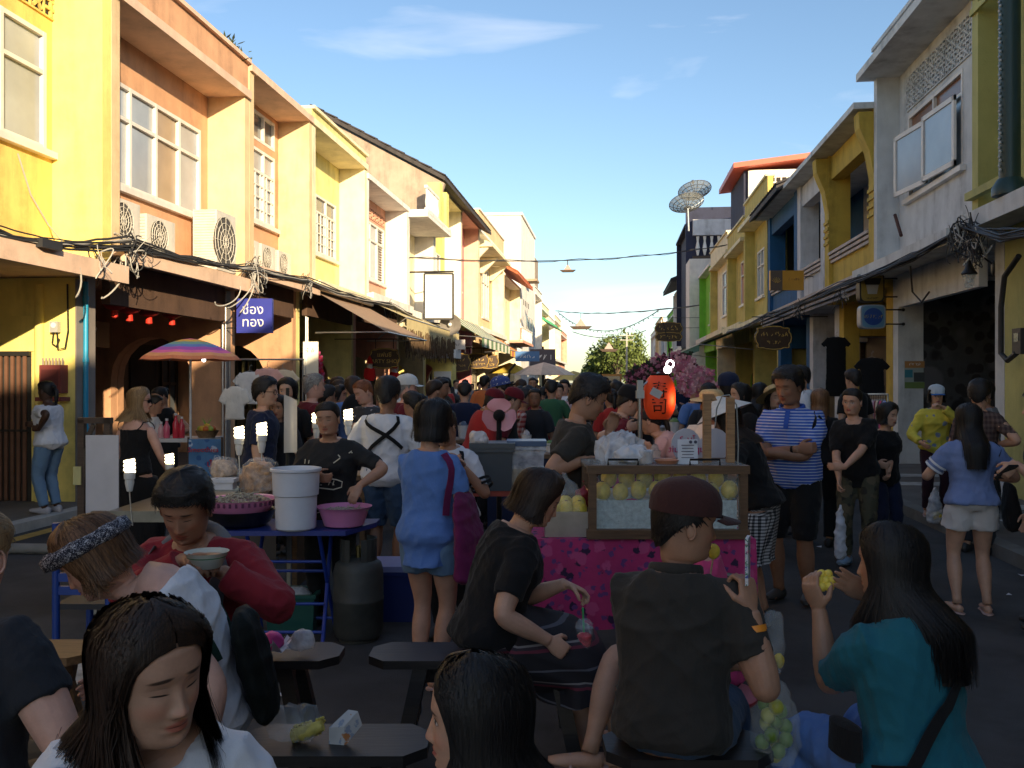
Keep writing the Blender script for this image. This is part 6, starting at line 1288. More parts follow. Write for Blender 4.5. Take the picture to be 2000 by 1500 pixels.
b = MB(); b.lathe([(.115, 0), (.125, .01), (.130, .21), (.140, .215), (.147, .36), (.158, .365), (.158, .38), (.148, .382), (.142, .37), (.13, .22), (.12, .02)], n=40); b.build('wall', TUBM, t, True, **BL)
b = MB(); b.lathe([(.14, .30), (.02, .305)], n=24); b.build('contents', mk('batter', (.5, .48, .42), .6), t, True, **BL)
t = cs('basin', 'round pink basin of sprouts on the blue table', 'basin', 672, 5.72, z=Z+.002); b = MB(); b.lathe([(.10, 0), (.125, .01), (.155, .10), (.172, .125), (.178, .128), (.170, .12), (.15, .10), (.12, .02)], n=36); b.build('shell', PINK, t, True, **BL)
b = MB()
for k in range(320): a = random.uniform(0, 6.28); r = .145*math.sqrt(random.random()); p = Vector((math.cos(a)*r, math.sin(a)*r, .085+random.uniform(0, .025))); q = Vector((random.gauss(0, .018), random.gauss(0, .018), random.gauss(0, .006))); b.tube([p, p+q], .003, 4)
o = b.build('sprouts', mk('sprout', (.48, .40, .32), .7, .3, 60, island=.4), t, True, **BL); o['kind'] = 'stuff'
t = cs('gas_cylinder', 'dark grey gas cylinder standing under the blue table end', 'gas cylinder', 700, 5.74); GASM = mk('gas_paint', (.05, .052, .045), .6, .3, 8, .2, 40, stain=.7)
b = MB(); b.lathe([(.12, .02), (.145, .03), (.158, .07), (.16, .25), (.163, .255), (.163, .27), (.16, .275), (.158, .44), (.145, .49), (.11, .515), (.04, .525)], n=32); b.build('tank', GASM, t, True, **BL); b = MB(); b.lathe([(.125, 0), (.125, .04)], n=28); b.build('foot_ring', GASM, t, True, **BL)
b = MB()
for k in range(20):
    a0 = k*.314; 
    if k in (4, 5, 14, 15): continue
    b.add([(math.cos(a)*r, math.sin(a)*r, z_) for z_ in (.50, .65) for r in (.112, .118) for a in (a0, a0+.314)], [(0,1,5,4), (2,3,7,6), (4,5,7,6)])
b.build('collar', GASM, t, **BL); b = MB(); b.tube([(0, 0, .52), (0, 0, .60)], .018, 10); b.tube([(0, 0, .59), (.06, -.02, .60), (.14, .05, .45)], .010, 8); b.build('valve', metal('brass', (.5, .38, .15)), t, True, **BL)
def boxy(name, label, cat, px, d, size, mat, z=0, part='box', lid=None, rim=.012, turn=0, taper=.92):
    t = cs(name, label, cat, px, d, z=z, turn=turn); w_, dp, h = size; b = MB()
    b.add([(sx*w_/2*k, sy*dp/2*k, zz) for zz, k in ((0, taper), (h, 1)) for sx, sy in ((-1,-1), (1,-1), (1,1), (-1,1))], [(0,3,2,1), (0,1,5,4), (1,2,6,5), (2,3,7,6), (3,0,4,7)] + ([(4,5,6,7)] if lid else []))
    b.build(part, mat, t, **BL); b = MB()
    for sx, sy, wx, wy in ((0, -1, w_/2+rim, rim), (0, 1, w_/2+rim, rim), (-1, 0, rim, dp/2-rim), (1, 0, rim, dp/2-rim)): b.box((sx*w_/2-wx, sy*dp/2-wy, h-.02), (sx*w_/2+wx, sy*dp/2+wy, h+.006))
    b.build('rim', mat, t, **BL)
    if lid: b = MB(); b.box((-w_/2-rim-.004, -dp/2-rim-.004, h+.007), (w_/2+rim+.004, dp/2+rim+.004, h+.045)); b.build('lid', lid, t, **BL)
    return t
boxy('cool_box', 'blue cool box with pale lid beside the gas cylinder', 'cool box', 778, 6.3, (.40, .34, .34), paint('cool_blue', (.012, .03, .16), .4), lid=plastic('cool_lid', (.24, .26, .48), .4))
t = boxy('tub', 'green plastic tub under the blue table', 'tub', 575, 5.98, (.32, .26, .25), plastic('green_plastic', (.012, .09, .07), .4)); b = MB(); b.ball((0, 0, .22), (.13, .10, .06), 14, 8, rough=.1); b.build('plastic_sack', FILMW, t, True, **BL)
# rear shelf of the stall with packed food
RSH = 1.02; t = cs('food_cart', 'steel cart shelf carrying packed fried noodles', 'cart', 470, 6.62); b = MB(); b.box((-.42, -.25, RSH-.32), (.32, .25, RSH-.28)); b.build('shelf', metal('cart_steel', (.35, .34, .32), .4), t, **BL)
for sx in (-.4, .3):
    for sy in (-.23, .23): b = MB(); b.box((sx-.015, sy-.015, 0), (sx+.015, sy+.015, RSH-.321)); b.build('leg', metal('cart_steel', (.35, .34, .32)), t, **BL)
b = MB(); b.box((-.43, -.262, .30), (.33, -.252, RSH-.285)); b.build('front_panel', mk('cart_panel', (.06, .05, .045), .6), t, **BL)
t = cs('griddle_pan', 'black pan of fried noodles behind the white tub', 'pan', 505, 6.55, z=RSH-.279); b = MB(); b.lathe([(.18, 0), (.23, .05), (.24, .055), (.22, .05), (.17, .012)], n=28); b.build('pan', mk('black_iron', (.02, .018, .016), .5), t, True, **BL)
crumple('food_bag', 'large clear bag of fried noodles standing in the black pan', 508, 965, 6.52, (.30, .22, .24), mk('fried_noodle', (.42, .22, .09), .4, .5, 25, .5, 60), 'bag', 11, amp=.07, knot=False, part='noodles')
o = [q for q in bpy.data.objects if q.name.startswith('food_bag')][-1]; crumple('', '', 0, 0, 0, (.33, .25, .27), FILM, seed=12, parent=o, amp=.08, knot=False)
o = crumple('food_bag', 'clear bag of pork rinds beside the fried noodles', 437, 935, 6.62, (.20, .18, .14), mk('rinds', (.45, .32, .22), .5, .4, 30, .5, 50), 'bag', 15, amp=.06, knot=False, part='food'); crumple('', '', 0, 0, 0, (.24, .2, .16), FILM, seed=16, parent=o, amp=.08, knot=False)
boxy('carton', 'small white carton on the cart beside the food bags', 'box', 438, 6.42, (.15, .10, .07), cloth('carton_white', (.58, .59, .63)), z=RSH-.14, lid=None, taper=1)
t = cs('lettuce', 'bunch of green lettuce leaves on the noodle cart', 'vegetable', 575, 6.75, z=RSH-.279); LET = mk('lettuce_leaf', (.16, .42, .04), .6, .3, 12, .3, 30)
for k in range(9):
    a = k*.7; c_ = Vector((math.cos(a)*.03, math.sin(a)*.03, .10)); b = MB(); b.sheet(lambda u, v: (c_.x+math.cos(a)*(.11*v)+math.sin(a)*(u-.5)*.12*(1-(v-.6)**2), c_.y+math.sin(a)*.11*v-math.cos(a)*(u-.5)*.12, c_.z+.14*v-.09*v*v+.02*math.sin(u*14+k)*v), 8, 6); b.build('leaf', LET, t, True, **BL)
t = cs('plastic_curtain', 'curved glossy white plastic sheet hung beside the noodle cart', 'curtain', 566, 6.9); b = MB(); b.sheet(lambda u, v: (-.045+.10*u, .03*math.sin(u*3), 1.10+.45*v-.05*u*v), 8, 6); b.build('sheet', plastic('glossy_white', (.5, .48, .46), .2), t, True, **BL); b = MB(); b.tube([(-.03, .05, 0), (-.03, .05, 1.6)], .014, 8); b.build('pole', mk('black_pole', (.02, .02, .02), .4), t, True, **BL)
# bulbs
EM = mk('bulb_glow', (1, .95, .8), .4, emis=(1.0, .80, .48), es=4.5); SOCK = plastic('white_socket', (.6, .6, .58), .4)
def cfl(px, py, d, h, label, base):
    p = at(px, py, d); t = thing('spiral_bulb', label, 'lamp', (p.x, p.y, base), TH, 'lit bulbs of the noodle stall'); z = p.z - base; s = h
    b = MB(); r = .028*s
    for k in range(3): b.tube([(math.cos(a)*r, math.sin(a)*r, z+.012*s+(k+a/6.28)*.026*s) for a in np.linspace(0, 6.28, 13)], .0105*s, 7)
    b.build('spiral_tube', EM, t, True, **BL)
    b = MB(); b.lathe([(.033*s, z+.01*s), (.036*s, z-.005*s), (.034*s, z-.035*s), (.027*s, z-.037*s)], n=18); b.lathe([(.027*s, z-.038*s), (.029*s, z-.06*s), (.018*s, z-.115*s), (.008*s, z-.12*s)][::-1], n=16); b.build('socket', SOCK, t, True, **BL)
    b = MB(); b.tube([(0, 0, z-.115*s), (.004, 0, z*.5), (.02, 0, 0)], .0045, 6); b.build('stem', metal('bulb_stem', (.5, .5, .5)), t, True, **BL)
for a in ((253, 925, 5.9, 1.0, 'lit spiral bulb beside the white board', .70), (331, 908, 7.6, 1.0, 'lit spiral bulb behind the griddle', .70), (467, 858, 6.6, 1.0, 'lit spiral bulb over the packed food', .74), (511, 852, 6.6, 1.05, 'lit spiral bulb over the fried noodles', .74), (618, 828, 7.3, 1.0, 'lit spiral bulb beside the vendor on the maroon tee side', .9), (680, 822, 7.3, 1.0, 'lit spiral bulb beside the vendor on the white polo side', .9)): cfl(*a)
t = cs('prep_table', 'low table behind the vendor carrying two bulbs', 'table', 650, 7.35); b = MB(); b.box((-.3, -.2, .86), (.3, .2, .899)); b.build('top', OLD_W, t, **BL)
for sx in (-.27, .27): b = MB(); b.box((sx-.02, -.18, 0), (sx+.02, .18, .859)); b.build('leg', OLD_W, t, **BL)
t = cs('griddle_table', 'steel griddle table with shallow tray beside the white board', 'table', 290, 6.6); b = MB(); b.box((-.28, -.30, .66), (.30, 1.2, .70)); b.build('top', metal('griddle_steel', (.25, .25, .24), .35), t, **BL)
for sx, sy in ((-.26, -.28), (.28, -.28), (-.26, 1.17), (.28, 1.17)): b = MB(); b.box((sx-.015, sy-.015, 0), (sx+.015, sy+.015, .659)); b.build('leg', metal('cart_steel', (.35, .34, .32)), t, **BL)
b = MB(); b.box((-.28, -.31, .701), (.30, -.30, .74)); b.box((-.28, 1.2, .701), (.30, 1.21, .74)); b.build('tray_edge', metal('griddle_steel', (.25, .25, .24)), t, **BL)
t = cs('white_board', 'glossy white board leaning in a dark wooden frame', 'board', 200, 6.85); b = MB(); b.obox((0, 0, .93), (.25, .012, .62), (.0, 0, 0)); b.build('panel', plastic('board_white', (.50, .50, .54), .22), t, **BL); DKW = wood('dark_frame_wood', (.06, .035, .022))
for a, q in (((-.17, .03, 0), (-.17, .03, 1.36)), ((.03, .03, 1.24), (.03, .03, 1.37))): b = MB(); b.bar(a, q, .05); b.build('post', DKW, t, **BL)
b = MB(); b.bar((-.195, .03, 1.35), (.06, .03, 1.35), (.05, .045)); b.build('rail', DKW, t, **BL); b = MB(); b.bar((-.17, .03, 1.12), (-.08, .03, 1.32), .03); b.build('brace', DKW, t, **BL); b = MB(); b.box((-.22, -.01, .86), (-.16, .0, 1.0)); b.build('note', cloth('yellow_note', (.45, .42, .2)), t, **BL)
b = MB(); b.box((-.13, -.02, 0), (-.10, .02, .62)); b.box((.10, -.02, 0), (.13, .02, .62)); b.build('foot', DKW, t, **BL)
t = cs('blue_chair', 'blue plastic slatted chair back behind the bandana woman', 'chair', 150, 4.75); CB = plastic('blue_chair', (.015, .05, .24), .4)
for k in range(5): b = MB(); b.box((-.10, -.01, .52+k*.07), (.16, .01, .565+k*.07)); b.build('slat', CB, t, **BL)
for sx in (-.11, .17):
    b = MB(); b.tube([(sx, 0, 0), (sx, 0, .90)], .02, 10); b.build('upright', CB, t, True, **BL); b = MB(); b.tube([(sx, .38, 0), (sx, .38, .44)], .02, 10); b.build('leg', CB, t, True, **BL)
b = MB(); b.box((-.12, -.0, .44), (.18, .4, .47)); b.build('seat', mk('chair_seat', (.02, .02, .025), .6), t, **BL)
b = MB(); b.tube([gnd(-60, 8.6)+V(0, 0, .05), gnd(150, 8.55)+V(0, 0, .05)], .05, 14); tag(b.build('metal_pipe', mk('grey_pipe', (.2, .2, .19), .5, .2, 5), None, True), 'thick grey pipe lying on the road near the yellow line', 'pipe')
# ---- smoothie stall ------------------------------------------
t = cs('smoothie_table', 'smoothie table with dark cloth front', 'table', 345, 10.4, z=.0); TZ = 1.0; b = MB(); b.box((-.5, -.25, TZ-.04), (.45, .3, TZ)); b.build('top', plastic('white_top', (.5, .48, .46), .5), t, **BL); b = MB(); b.box((-.49, -.24, .05), (.10, -.23, TZ-.041)); b.build('cloth', C['black'], t, **BL)
for sx in (-.47, .42):
    for sy in (-.2, .26): b = MB(); b.box((sx-.02, sy-.02, 0), (sx+.02, sy+.02, TZ-.041)); b.build('leg', metal('cart_steel', (.35, .34, .32)), t, **BL)
t = cs('banner', 'blue printed smoothie banner hanging on the table front', 'banner', 398, 10.1); b = MB(); b.sheet(lambda u, v: (-.17+.36*u, .01*math.sin(u*9), .58+.42*v), 12, 2); b.build('sheet', blotch('banner_blue', (.09, .22, .42), [((.45, .55, .65), .8), ((.04, .12, .3), 1.2)], 9, .5), t, True, **BL)
ORG[t.name] = Vector((0, 0, 0)); lettering('Smoothies', .082, Matrix(((1, 0, 0, .0), (0, 0, -1, -.018), (0, 1, 0, .88), (0, 0, 0, 1))), plastic('red_ink', (.5, .02, .04)), t); lettering('ปั่น', .10, Matrix(((1, 0, 0, .10), (0, 0, -1, -.018), (0, 1, 0, .72), (0, 0, 0, 1))), plastic('red_ink', (.5, .02, .04)), t)
b = MB(); b.box((-.19, .012, .555), (-.17, .03, 1.02)); b.box((.19, .012, .0), (.21, .03, 1.02)); b.build('banner_post', DKW, t, **BL)
for k, (dx, h, c_, nm) in enumerate(((-.12, .20, (.55, .10, .16), 'pink'), (-.02, .26, (.50, .03, .05), 'red'), (.04, .22, (.45, .03, .05), 'crimson'), (-.22, .16, (.55, .30, .30), 'pale pink'))):
    p = at(345, 745, 10.25); t = thing('drink_bottle', nm + ' drink bottle on the smoothie table', 'bottle', (p.x+dx, p.y+.02*k, TZ+.001), 0, 'drink bottles on the smoothie table'); b = MB(); b.lathe([(.03, 0), (.036, .01), (.036, h*.65), (.02, h*.8), (.014, h*.9), (.014, h)], n=16); b.build('bottle', plastic('drink_'+nm.replace(' ', '_'), c_, .2), t, True, **BL); b = MB(); b.lathe([(.017, h), (.017, h+.025)], n=12); b.build('cap', plastic('cap_white', (.55, .55, .55)), t, True, **BL)
t = cs('fruit_basket', 'basket of fruit on the end of the smoothie table', 'basket', 404, 10.35, z=TZ+.001); b = MB(); b.lathe([(.09, 0), (.13, .08), (.14, .085), (.12, .08), (.08, .01)], n=24); b.build('basket', mk('wicker', (.22, .13, .06), .8, .3, 40, .5, 120), t, True, **BL)
for k in range(9): a = k*.7; b = MB(); b.ball((math.cos(a)*.07*(k > 0), math.sin(a)*.07*(k > 0), .10+.03*(k == 0)), .038, 12, 8); b.build('fruit', mk('fruit_%d' % (k % 3), [(.6, .35, .03), (.5, .12, .02), (.30, .36, .04)][k % 3], .5), t, True, **BL)
for k in range(7): a = k*.9; b = MB(); b.add([(0, 0, .14), (math.cos(a)*.02, math.sin(a)*.02, .15), (math.cos(a)*.07, math.sin(a)*.07, .24)], [(0,1,2)]); b.build('leaf', LET, t, **BL)
t = cs('parasol', 'small rainbow striped parasol over the smoothie table', 'parasol', 372, 10.2); b = MB(); b.tube([(0, 0, 0), (0, 0, 2.12)], .014, 10); b.build('pole', plastic('white_pole', (.55, .55, .55)), t, True, **BL)
cols = [(.55, .10, .20), (.60, .35, .05), (.15, .30, .25), (.10, .18, .40), (.35, .08, .35), (.60, .12, .30), (.62, .28, .12), (.55, .18, .08)]; prof = [(0.0, 2.14), (.10, 2.125), (.19, 2.10), (.27, 2.07), (.34, 2.04), (.41, 2.005), (.47, 1.975), (.53, 1.94), (.57, 1.90)]
for k in range(8):
    b = MB(); n = 48; r0, z0 = prof[k]; r1, z1 = prof[k+1]; vs = []
    for r, z_ in ((r0, z0), (r1, z1)):
        for j in range(n): a = 6.2832*j/n; sg = 1-.04*abs(math.sin(a*4)); vs.append((math.cos(a)*r*sg, math.sin(a)*r*sg, z_ - .012*abs(math.sin(a*4))*(r/.57)))
    b.add(vs, [(j, (j+1) % n, n+(j+1) % n, n+j) for j in range(n)]); b.build('canopy_ring', cloth('parasol_%d' % k, sc(cols[k], 1.5), .8), t, True, **BL)  # ring colours brightened to stand in for sunlight on the canopy
for k in range(8): a = k*.7854; b = MB(); b.tube([(0, 0, 2.10), (math.cos(a)*.3, math.sin(a)*.3, 2.03), (math.cos(a)*.56, math.sin(a)*.56, 1.895)], .004, 5); b.build('rib', metal('rib', (.4, .4, .4)), t, True, **BL)
b = MB(); b.lathe([(.05, .0), (.14, .01), (.14, .05), (.03, .09)], n=20); b.build('base', mk('parasol_base', (.1, .1, .1)), t, True, **BL)
b = MB(); p = at(398, 703, 10.0); t2 = thing('clip_lamp', 'small lit lamp under the rim of the rainbow parasol', 'lamp', p, 0); b.ball(p, .022, 12, 8); b.build('bulb', mk('white_glow', (1, 1, 1), .4, emis=(1, .95, .9), es=6), t2, True); b = MB(); b.tube([p + V(0, 0, .02), p + V(0, .02, .06)], .01, 8); b.build('holder', SOCK, t2, True)
# ---- garments on hangers -------------------------------------
def garment(label, px, py, d, w_, h, mat, group='garments for sale', rot=0, thick=.05, X=None):
    p = at(px, py, d); t = thing('garment', label, 'garment', p, TH + rot, group); m = MB(); hw = w_/2
    m.tube([(0, 0, -h), (0, 0, -h*.5), (0, 0, -.10), (0, 0, -.03)], [(hw*.95, thick*.5), (hw*.85, thick*.6), (hw*.85, thick*.6), (hw*.5, thick*.4)], 20, up=(0, 1, 0))
    for s in (-1, 1): m.tube([(s*hw*.55, 0, -.07), (s*hw*1.15, 0, -.22)], [(.06, thick*.4), (.055, thick*.4)], 12, up=(0, 1, 0))
    v, f = remesh(m, .014, 4, .018, int(px), 14); raw_obj('fabric', [(v, f, 0)], mat, t); b = MB(); b.tube([(-hw*.6, 0, -.07), (0, 0, -.01), (hw*.6, 0, -.07)], .006, 6); b.tube([(0, 0, -.01), (0, 0, .05), (.02, 0, .08), (.035, 0, .06)], .004, 6); b.build('hanger', metal('hanger', (.3, .3, .3)), t, True, **BL); return t
garment('white lace blouse hanging by the salmon pier', 459, 748, 9.6, .24, .40, C['offwhite']); LACE = cloth('lit_white_shirt', (.75, .72, .68))
garment('white shirt on the sunlit clothes rack', 488, 722, 14.2, .42, .55, LACE); garment('pale pink shirt on the sunlit clothes rack', 522, 715, 14.2, .42, .55, cloth('pale_pink', (.75, .42, .36))); garment('cream shirt on the sunlit clothes rack', 552, 718, 14.3, .42, .55, cloth('cream_shirt', (.72, .60, .42)))
t = cs('clothes_rack', 'steel clothes rack in front of the salmon arcade', 'clothes rack', 520, 14.25); b = MB(); b.tube([(-.6, 0, 2.0), (.6, 0, 2.0)], .014, 8); b.build('rail', metal('rack', (.4, .4, .4)), t, True, **BL)
for sx in (-.58, .58): b = MB(); b.tube([(sx, 0, 0), (sx, 0, 2.0)], .014, 8); b.build('post', metal('rack', (.4, .4, .4)), t, True, **BL)
for k in range(11): garment('%s garment on the rail in the ochre arcade' % ['rose', 'black', 'grey', 'white', 'lilac', 'dark red', 'cream', 'navy', 'pink', 'charcoal', 'striped'][k], 1694+k*3.4, 778, 14.6-.12*k, .30, .75, [C['palepink'], C['black'], C['grey'], C['offwhite'], cloth('lilac', (.3, .2, .3)), C['maroon'], C['cream'], C['navy'], C['pink'], C['charcoal'], STR][k], 'garments in the ochre arcade', R(80))
t = cs('clothes_rack', 'clothes rail in the ochre arcade', 'clothes rack', 1712, 14.1, z=.12); q0, q1 = at(1690, 770, 14.8), at(1734, 770, 13.3); b = MB(); Mi = Matrix.Rotation(-TH, 3, 'Z'); loc_ = Vector(t.location); A_, B_ = Mi @ (q0-loc_), Mi @ (q1-loc_); b.tube([A_, B_], .014, 8); b.build('rail', metal('rack', (.4, .4, .4)), t, True, **BL)
for P_ in (A_, B_): b = MB(); b.tube([(P_.x, P_.y, 0), tuple(P_)], .014, 8); b.build('post', metal('rack', (.4, .4, .4)), t, True, **BL)
garment('black jacket hanging high in the ochre arcade', 1703, 695, 15.5, .5, .7, C['black'], 'garments in the ochre arcade'); garment('long black dress hanging at the grey white pier', 1633, 655, 19.0, .5, 1.3, C['black'], 'garments in the ochre arcade')
# ---- fruit stall ---------------------------------------------
WD = wood('stall_brown_wood', (.14, .075, .035)); t = cs('fruit_table', 'fruit stall table under a pink flowered cloth', 'table', 1232, 5.05); TZ = .80; b = MB(); b.box((-.63, -.22, TZ-.03), (.60, .28, TZ)); b.build('top', WD, t, **BL)
for sx in (-.58, .55):
    for sy in (-.18, .24): b = MB(); b.box((sx-.02, sy-.02, 0), (sx+.02, sy+.02, TZ-.031)); b.build('leg', WD, t, **BL)
PF = blotch('pink_flower_cloth', (.44, .030, .14), [((.035, .012, .05), 1.0), ((.14, .04, .17), 1.5), ((.50, .07, .20), .7)], 13, .52)
t = cs('table_cloth', 'pink flowered cloth draped over the fruit stall table', 'tablecloth', 1232, 5.05); rr_ = random.Random(4)
b = MB(); b.sheet(lambda u, v: (-.66+1.30*u, -.245-.035*v-.020*math.sin(u*38+2*math.sin(u*9))*v, TZ+.003-.46*v-.02*math.sin(u*7)*v), 110, 14); b.build('front_drop', PF, t, True, **BL); b = MB(); b.sheet(lambda u, v: (-.66+1.30*u, -.245+.55*v, TZ+.004), 10, 4); b.build('top_sheet', PF, t, True, **BL)
b = MB(); b.sheet(lambda u, v: (-.665-.02*v*math.sin(u*12), -.245+.55*u, TZ+.003-.45*v), 20, 8); b.build('side_drop', PF, t, True, **BL)
# glass case
CASE_Z0, CASE_Z1 = TZ+.006, 1.20; t = cs('glass_case', 'brown framed glass case of peeled pineapples on ice', 'display case', 1290, 5.05); cx0, cx1, cy0, cy1 = -.405, .405, -.235, .22; s_ = .042
for x_ in (cx0, cx1):
    for y_ in (cy0, cy1): b = MB(); b.box((x_-s_/2, y_-s_/2, CASE_Z0), (x_+s_/2, y_+s_/2, CASE_Z1-.045)); b.build('post', WD, t, **BL)
for z0_, h_ in ((CASE_Z0, .05), (CASE_Z1-.045, .045)):
    for y_ in (cy0, cy1): b = MB(); b.box((cx0-.03, y_-.028, z0_), (cx1+.03, y_+.028, z0_+h_-.001)); b.build('rail', WD, t, **BL)
b = MB(); b.box((cx0-.028, cy0+.03, CASE_Z1-.02), (cx1+.028, cy1-.03, CASE_Z1-.002)); b.build('lid', glass_mat('case_glass', (.6, .65, .65), .35, .1), t, **BL)
b = MB(); b.add([(cx0+.02, cy0, CASE_Z0+.05), (cx1-.02, cy0, CASE_Z0+.05), (cx1-.02, cy0, CASE_Z1-.045), (cx0+.02, cy0, CASE_Z1-.045)], [(0,1,2,3)]); b.build('front_pane', glass_mat('case_pane', (.7, .8, .78), .16, .05), t, **BL)
b = MB(); b.box((cx0, cy0+.03, CASE_Z0+.001), (cx1, cy1-.03, CASE_Z0+.03)); b.build('floor', metal('tray_steel', (.5, .5, .5)), t, **BL)
for x_ in (-.32, .12): b = MB(); b.tube([(x_, cy0, CASE_Z1), (x_, cy0, CASE_Z1+.03), (x_+.16, cy0, CASE_Z1+.03), (x_+.16, cy0, CASE_Z1)], .006, 6); b.build('handle', C['black'], t, True, **BL)
t2 = cs('crushed_ice', 'bed of crushed ice in the glass case', 'ice', 1290, 5.05, z=CASE_Z0+.031); b = MB(); b.sheet(lambda u, v: (cx0+.025+(cx1-cx0-.05)*u, cy0+.035+(cy1-cy0-.08)*v, .17+.03*v+.014*math.sin(u*31+v*9)*math.sin(v*17+u*5)), 40, 14); b.sheet(lambda u, v: (cx0+.025+(cx1-cx0-.05)*u, cy0+.034, .17*v+.0*u), 40, 4); b.build('ice', mk('ice', (.52, .60, .58), .35, .25, 40, .8, 90), t2, True, **BL)
PINE = mk('pineapple_flesh', (.72, .55, .07), .45, .2, 30, .4, 90)
def pineapple(label, base, r, group, rz=0):
    t = thing('peeled_pineapple', label, 'pineapple', base, rz, group); b = MB(); n, k = 20, 12; vs = []; fs = []
    for i in range(k+1):
        th = math.pi*i/k
        for j in range(n): a = 6.2832*j/n; g_ = 1 - .15*max(0, math.sin(a*6 + i*1.1))**3; vs.append((r*math.sin(th)*math.cos(a)*g_, r*math.sin(th)*math.sin(a)*g_, r*1.15*(1+math.cos(th))*1.0))
    for i in range(k):
        for j in range(n): fs.append((i*n+j, (i+1)*n+j, (i+1)*n+(j+1) % n, i*n+(j+1) % n))
    b.add(vs, fs); b.build('flesh', PINE, t, True, w=False, ang=180); b = MB(); b.lathe([(r*.22, r*2.27), (r*.18, r*2.34), (.002, r*2.36)], n=10); b.build('stem_eye', mk('pine_eye', (.08, .04, .015), .8), t, True, w=False); return t
base_c = gnd(1290, 5.05); rx_ = Vector((CT, ST, 0)); ry_ = Vector((-ST, CT, 0)); nth = ['first', 'second', 'third', 'fourth', 'fifth', 'sixth', 'seventh', 'eighth', 'ninth', 'tenth']
for row in range(2):
    for k in range(8 if row == 0 else 7):
        p = base_c + rx_*(-.345+.099*k+.045*row) + ry_*(-.165+.085*row) + V(0, 0, CASE_Z0+.195+.055*row); pineapple('peeled yellow pineapple in the %s row on the ice' % ['front', 'back'][row], p + V(0, 0, random.uniform(-.008, .008)), .044+.003*random.random(), 'pineapples in the case, %s row' % ['front', 'back'][row], random.uniform(0, 6))
t = boxy('steel_box', 'open steel box of bagged pineapples on the fruit stall', 'box', 1105, 4.98, (.24, .24, .13), metal('box_steel', (.42, .42, .42), .35), z=TZ+.006, taper=1)
for k in range(6):
    p = gnd(1105, 4.98) + rx_*(-.072+.072*(k % 3)) + ry_*(-.05+.09*(k//3)) + V(0, 0, TZ+.09+.02*(k//3)); pineapple('peeled pineapple packed in the steel box', p, .045, 'pineapples in the steel box', k)
crumple('food_bag', 'knotted clear bag over the pineapples in the steel box', 1102, 1010, 4.94, (.24, .20, .24), FILM, 'bag', 21, amp=.06); crumple('food_bag', 'dark red plastic bag behind the boxed pineapples', 1140, 1000, 5.1, (.11, .12, .18), plastic('dark_red_bag', (.22, .015, .02), .3), 'bag', 22, amp=.06)
crumple('plastic_bag', 'bundle of silvery plastic bags on the glass case', 1212, 909, 5.12, (.30, .22, .20), FILMW, 'bag', 23, amp=.10, knot=False); crumple('plastic_bag', 'white plastic bag slumped on the glass case', 1238, 909, 4.98, (.24, .16, .11), plastic('white_bag', (.52, .54, .58), .35), 'bag', 24, amp=.09, knot=False)
t = cs('plastic_jar', 'small clear jar of toothpicks on the glass case', 'jar', 1262, 4.92, z=CASE_Z1); b = MB(); b.lathe([(.035, 0), (.04, .01), (.04, .07), (.034, .075)], n=20); b.build('jar', FILMW, t, True, **BL); b = MB(); b.lathe([(.032, .005), (.032, .05), (.004, .055)], n=14); b.build('contents', mk('toothpicks', (.4, .26, .14), .8, .4, 60), t, True, **BL)
t = cs('tray', 'orange tray edge lying on the glass case', 'tray', 1302, 4.93, z=CASE_Z1); b = MB(); b.lathe([(.055, 0), (.07, .02), (.066, .02), (.052, .004)], n=20); b.build('dish', plastic('orange_dish', (.5, .2, .1), .4), t, True, **BL)
t = cs('menu_card', 'white price card standing on the glass case', 'card', 1343, 4.92, z=CASE_Z1); b = MB(); b.obox((0, 0, .065), (.11, .004, .135), (-.08, 0, 0)); b.build('card', cloth('card_white', (.62, .65, .70), wrinkle=0), t, **BL)
for k in range(5): b = MB(); b.obox((0, -.004, .10-.017*k), (.07-.008*(k % 2), .002, .004), (-.08, 0, 0)); b.build('printed_line', mk('ink', (.08, .08, .12)), t, **BL)
for dx in (.015, .042): b = MB(); b.tube([(dx, -.006, .118), (dx, -.009, .118)], .009, 12); b.build('printed_dot', mk('ink', (.08, .08, .12)), t, **BL)
t = cs('wooden_stand', 'pale wooden upright stand with wire on the glass case', 'stand', 1400, 4.98, z=CASE_Z1); PW = wood('pale_wood', (.36, .20, .09))
for x_ in (-.055, .075): b = MB(); b.box((x_-.022, -.015, 0), (x_+.022, .015, .38 if x_ < 0 else .36)); b.build('upright', PW, t, **BL)
b = MB(); b.prism([(-.077, .381), (-.02, .381), (.0, .345), (-.025, .34), (-.032, .36), (-.077, .3805)], lambda p, q: (p[0], q, p[1]), -.014, .014); b.build('gusset', PW, t, **BL); b = MB(); b.tube([(-.01, 0, .20), (.0, 0, .30), (.03, 0, .37), (.07, 0, .375), (.11, 0, .32), (.12, 0, .1), (.115, 0, -.08)], .004, 6); b.build('wire', plastic('grey_wire', (.3, .3, .28)), t, True, **BL)
t = cs('heart_sign', 'pale heart shaped sign with mirrored pink lettering behind the case', 'sign', 1368, 5.30, z=1.0)
b = MB(); hp_ = [(.17*math.sin(a)**3*1.02, .012*(13*math.cos(a)-5*math.cos(2*a)-2*math.cos(3*a)-math.cos(4*a))+.23) for a in np.linspace(0, 6.2832, 40)[:-1]]; b.prism(hp_, lambda p, q: (p[0], q, p[1]), -.006, .006); b.build('board', plastic('sign_white', (.46, .45, .50), .5), t, **BL); ORG[t.name] = Vector((0, 0, 0))
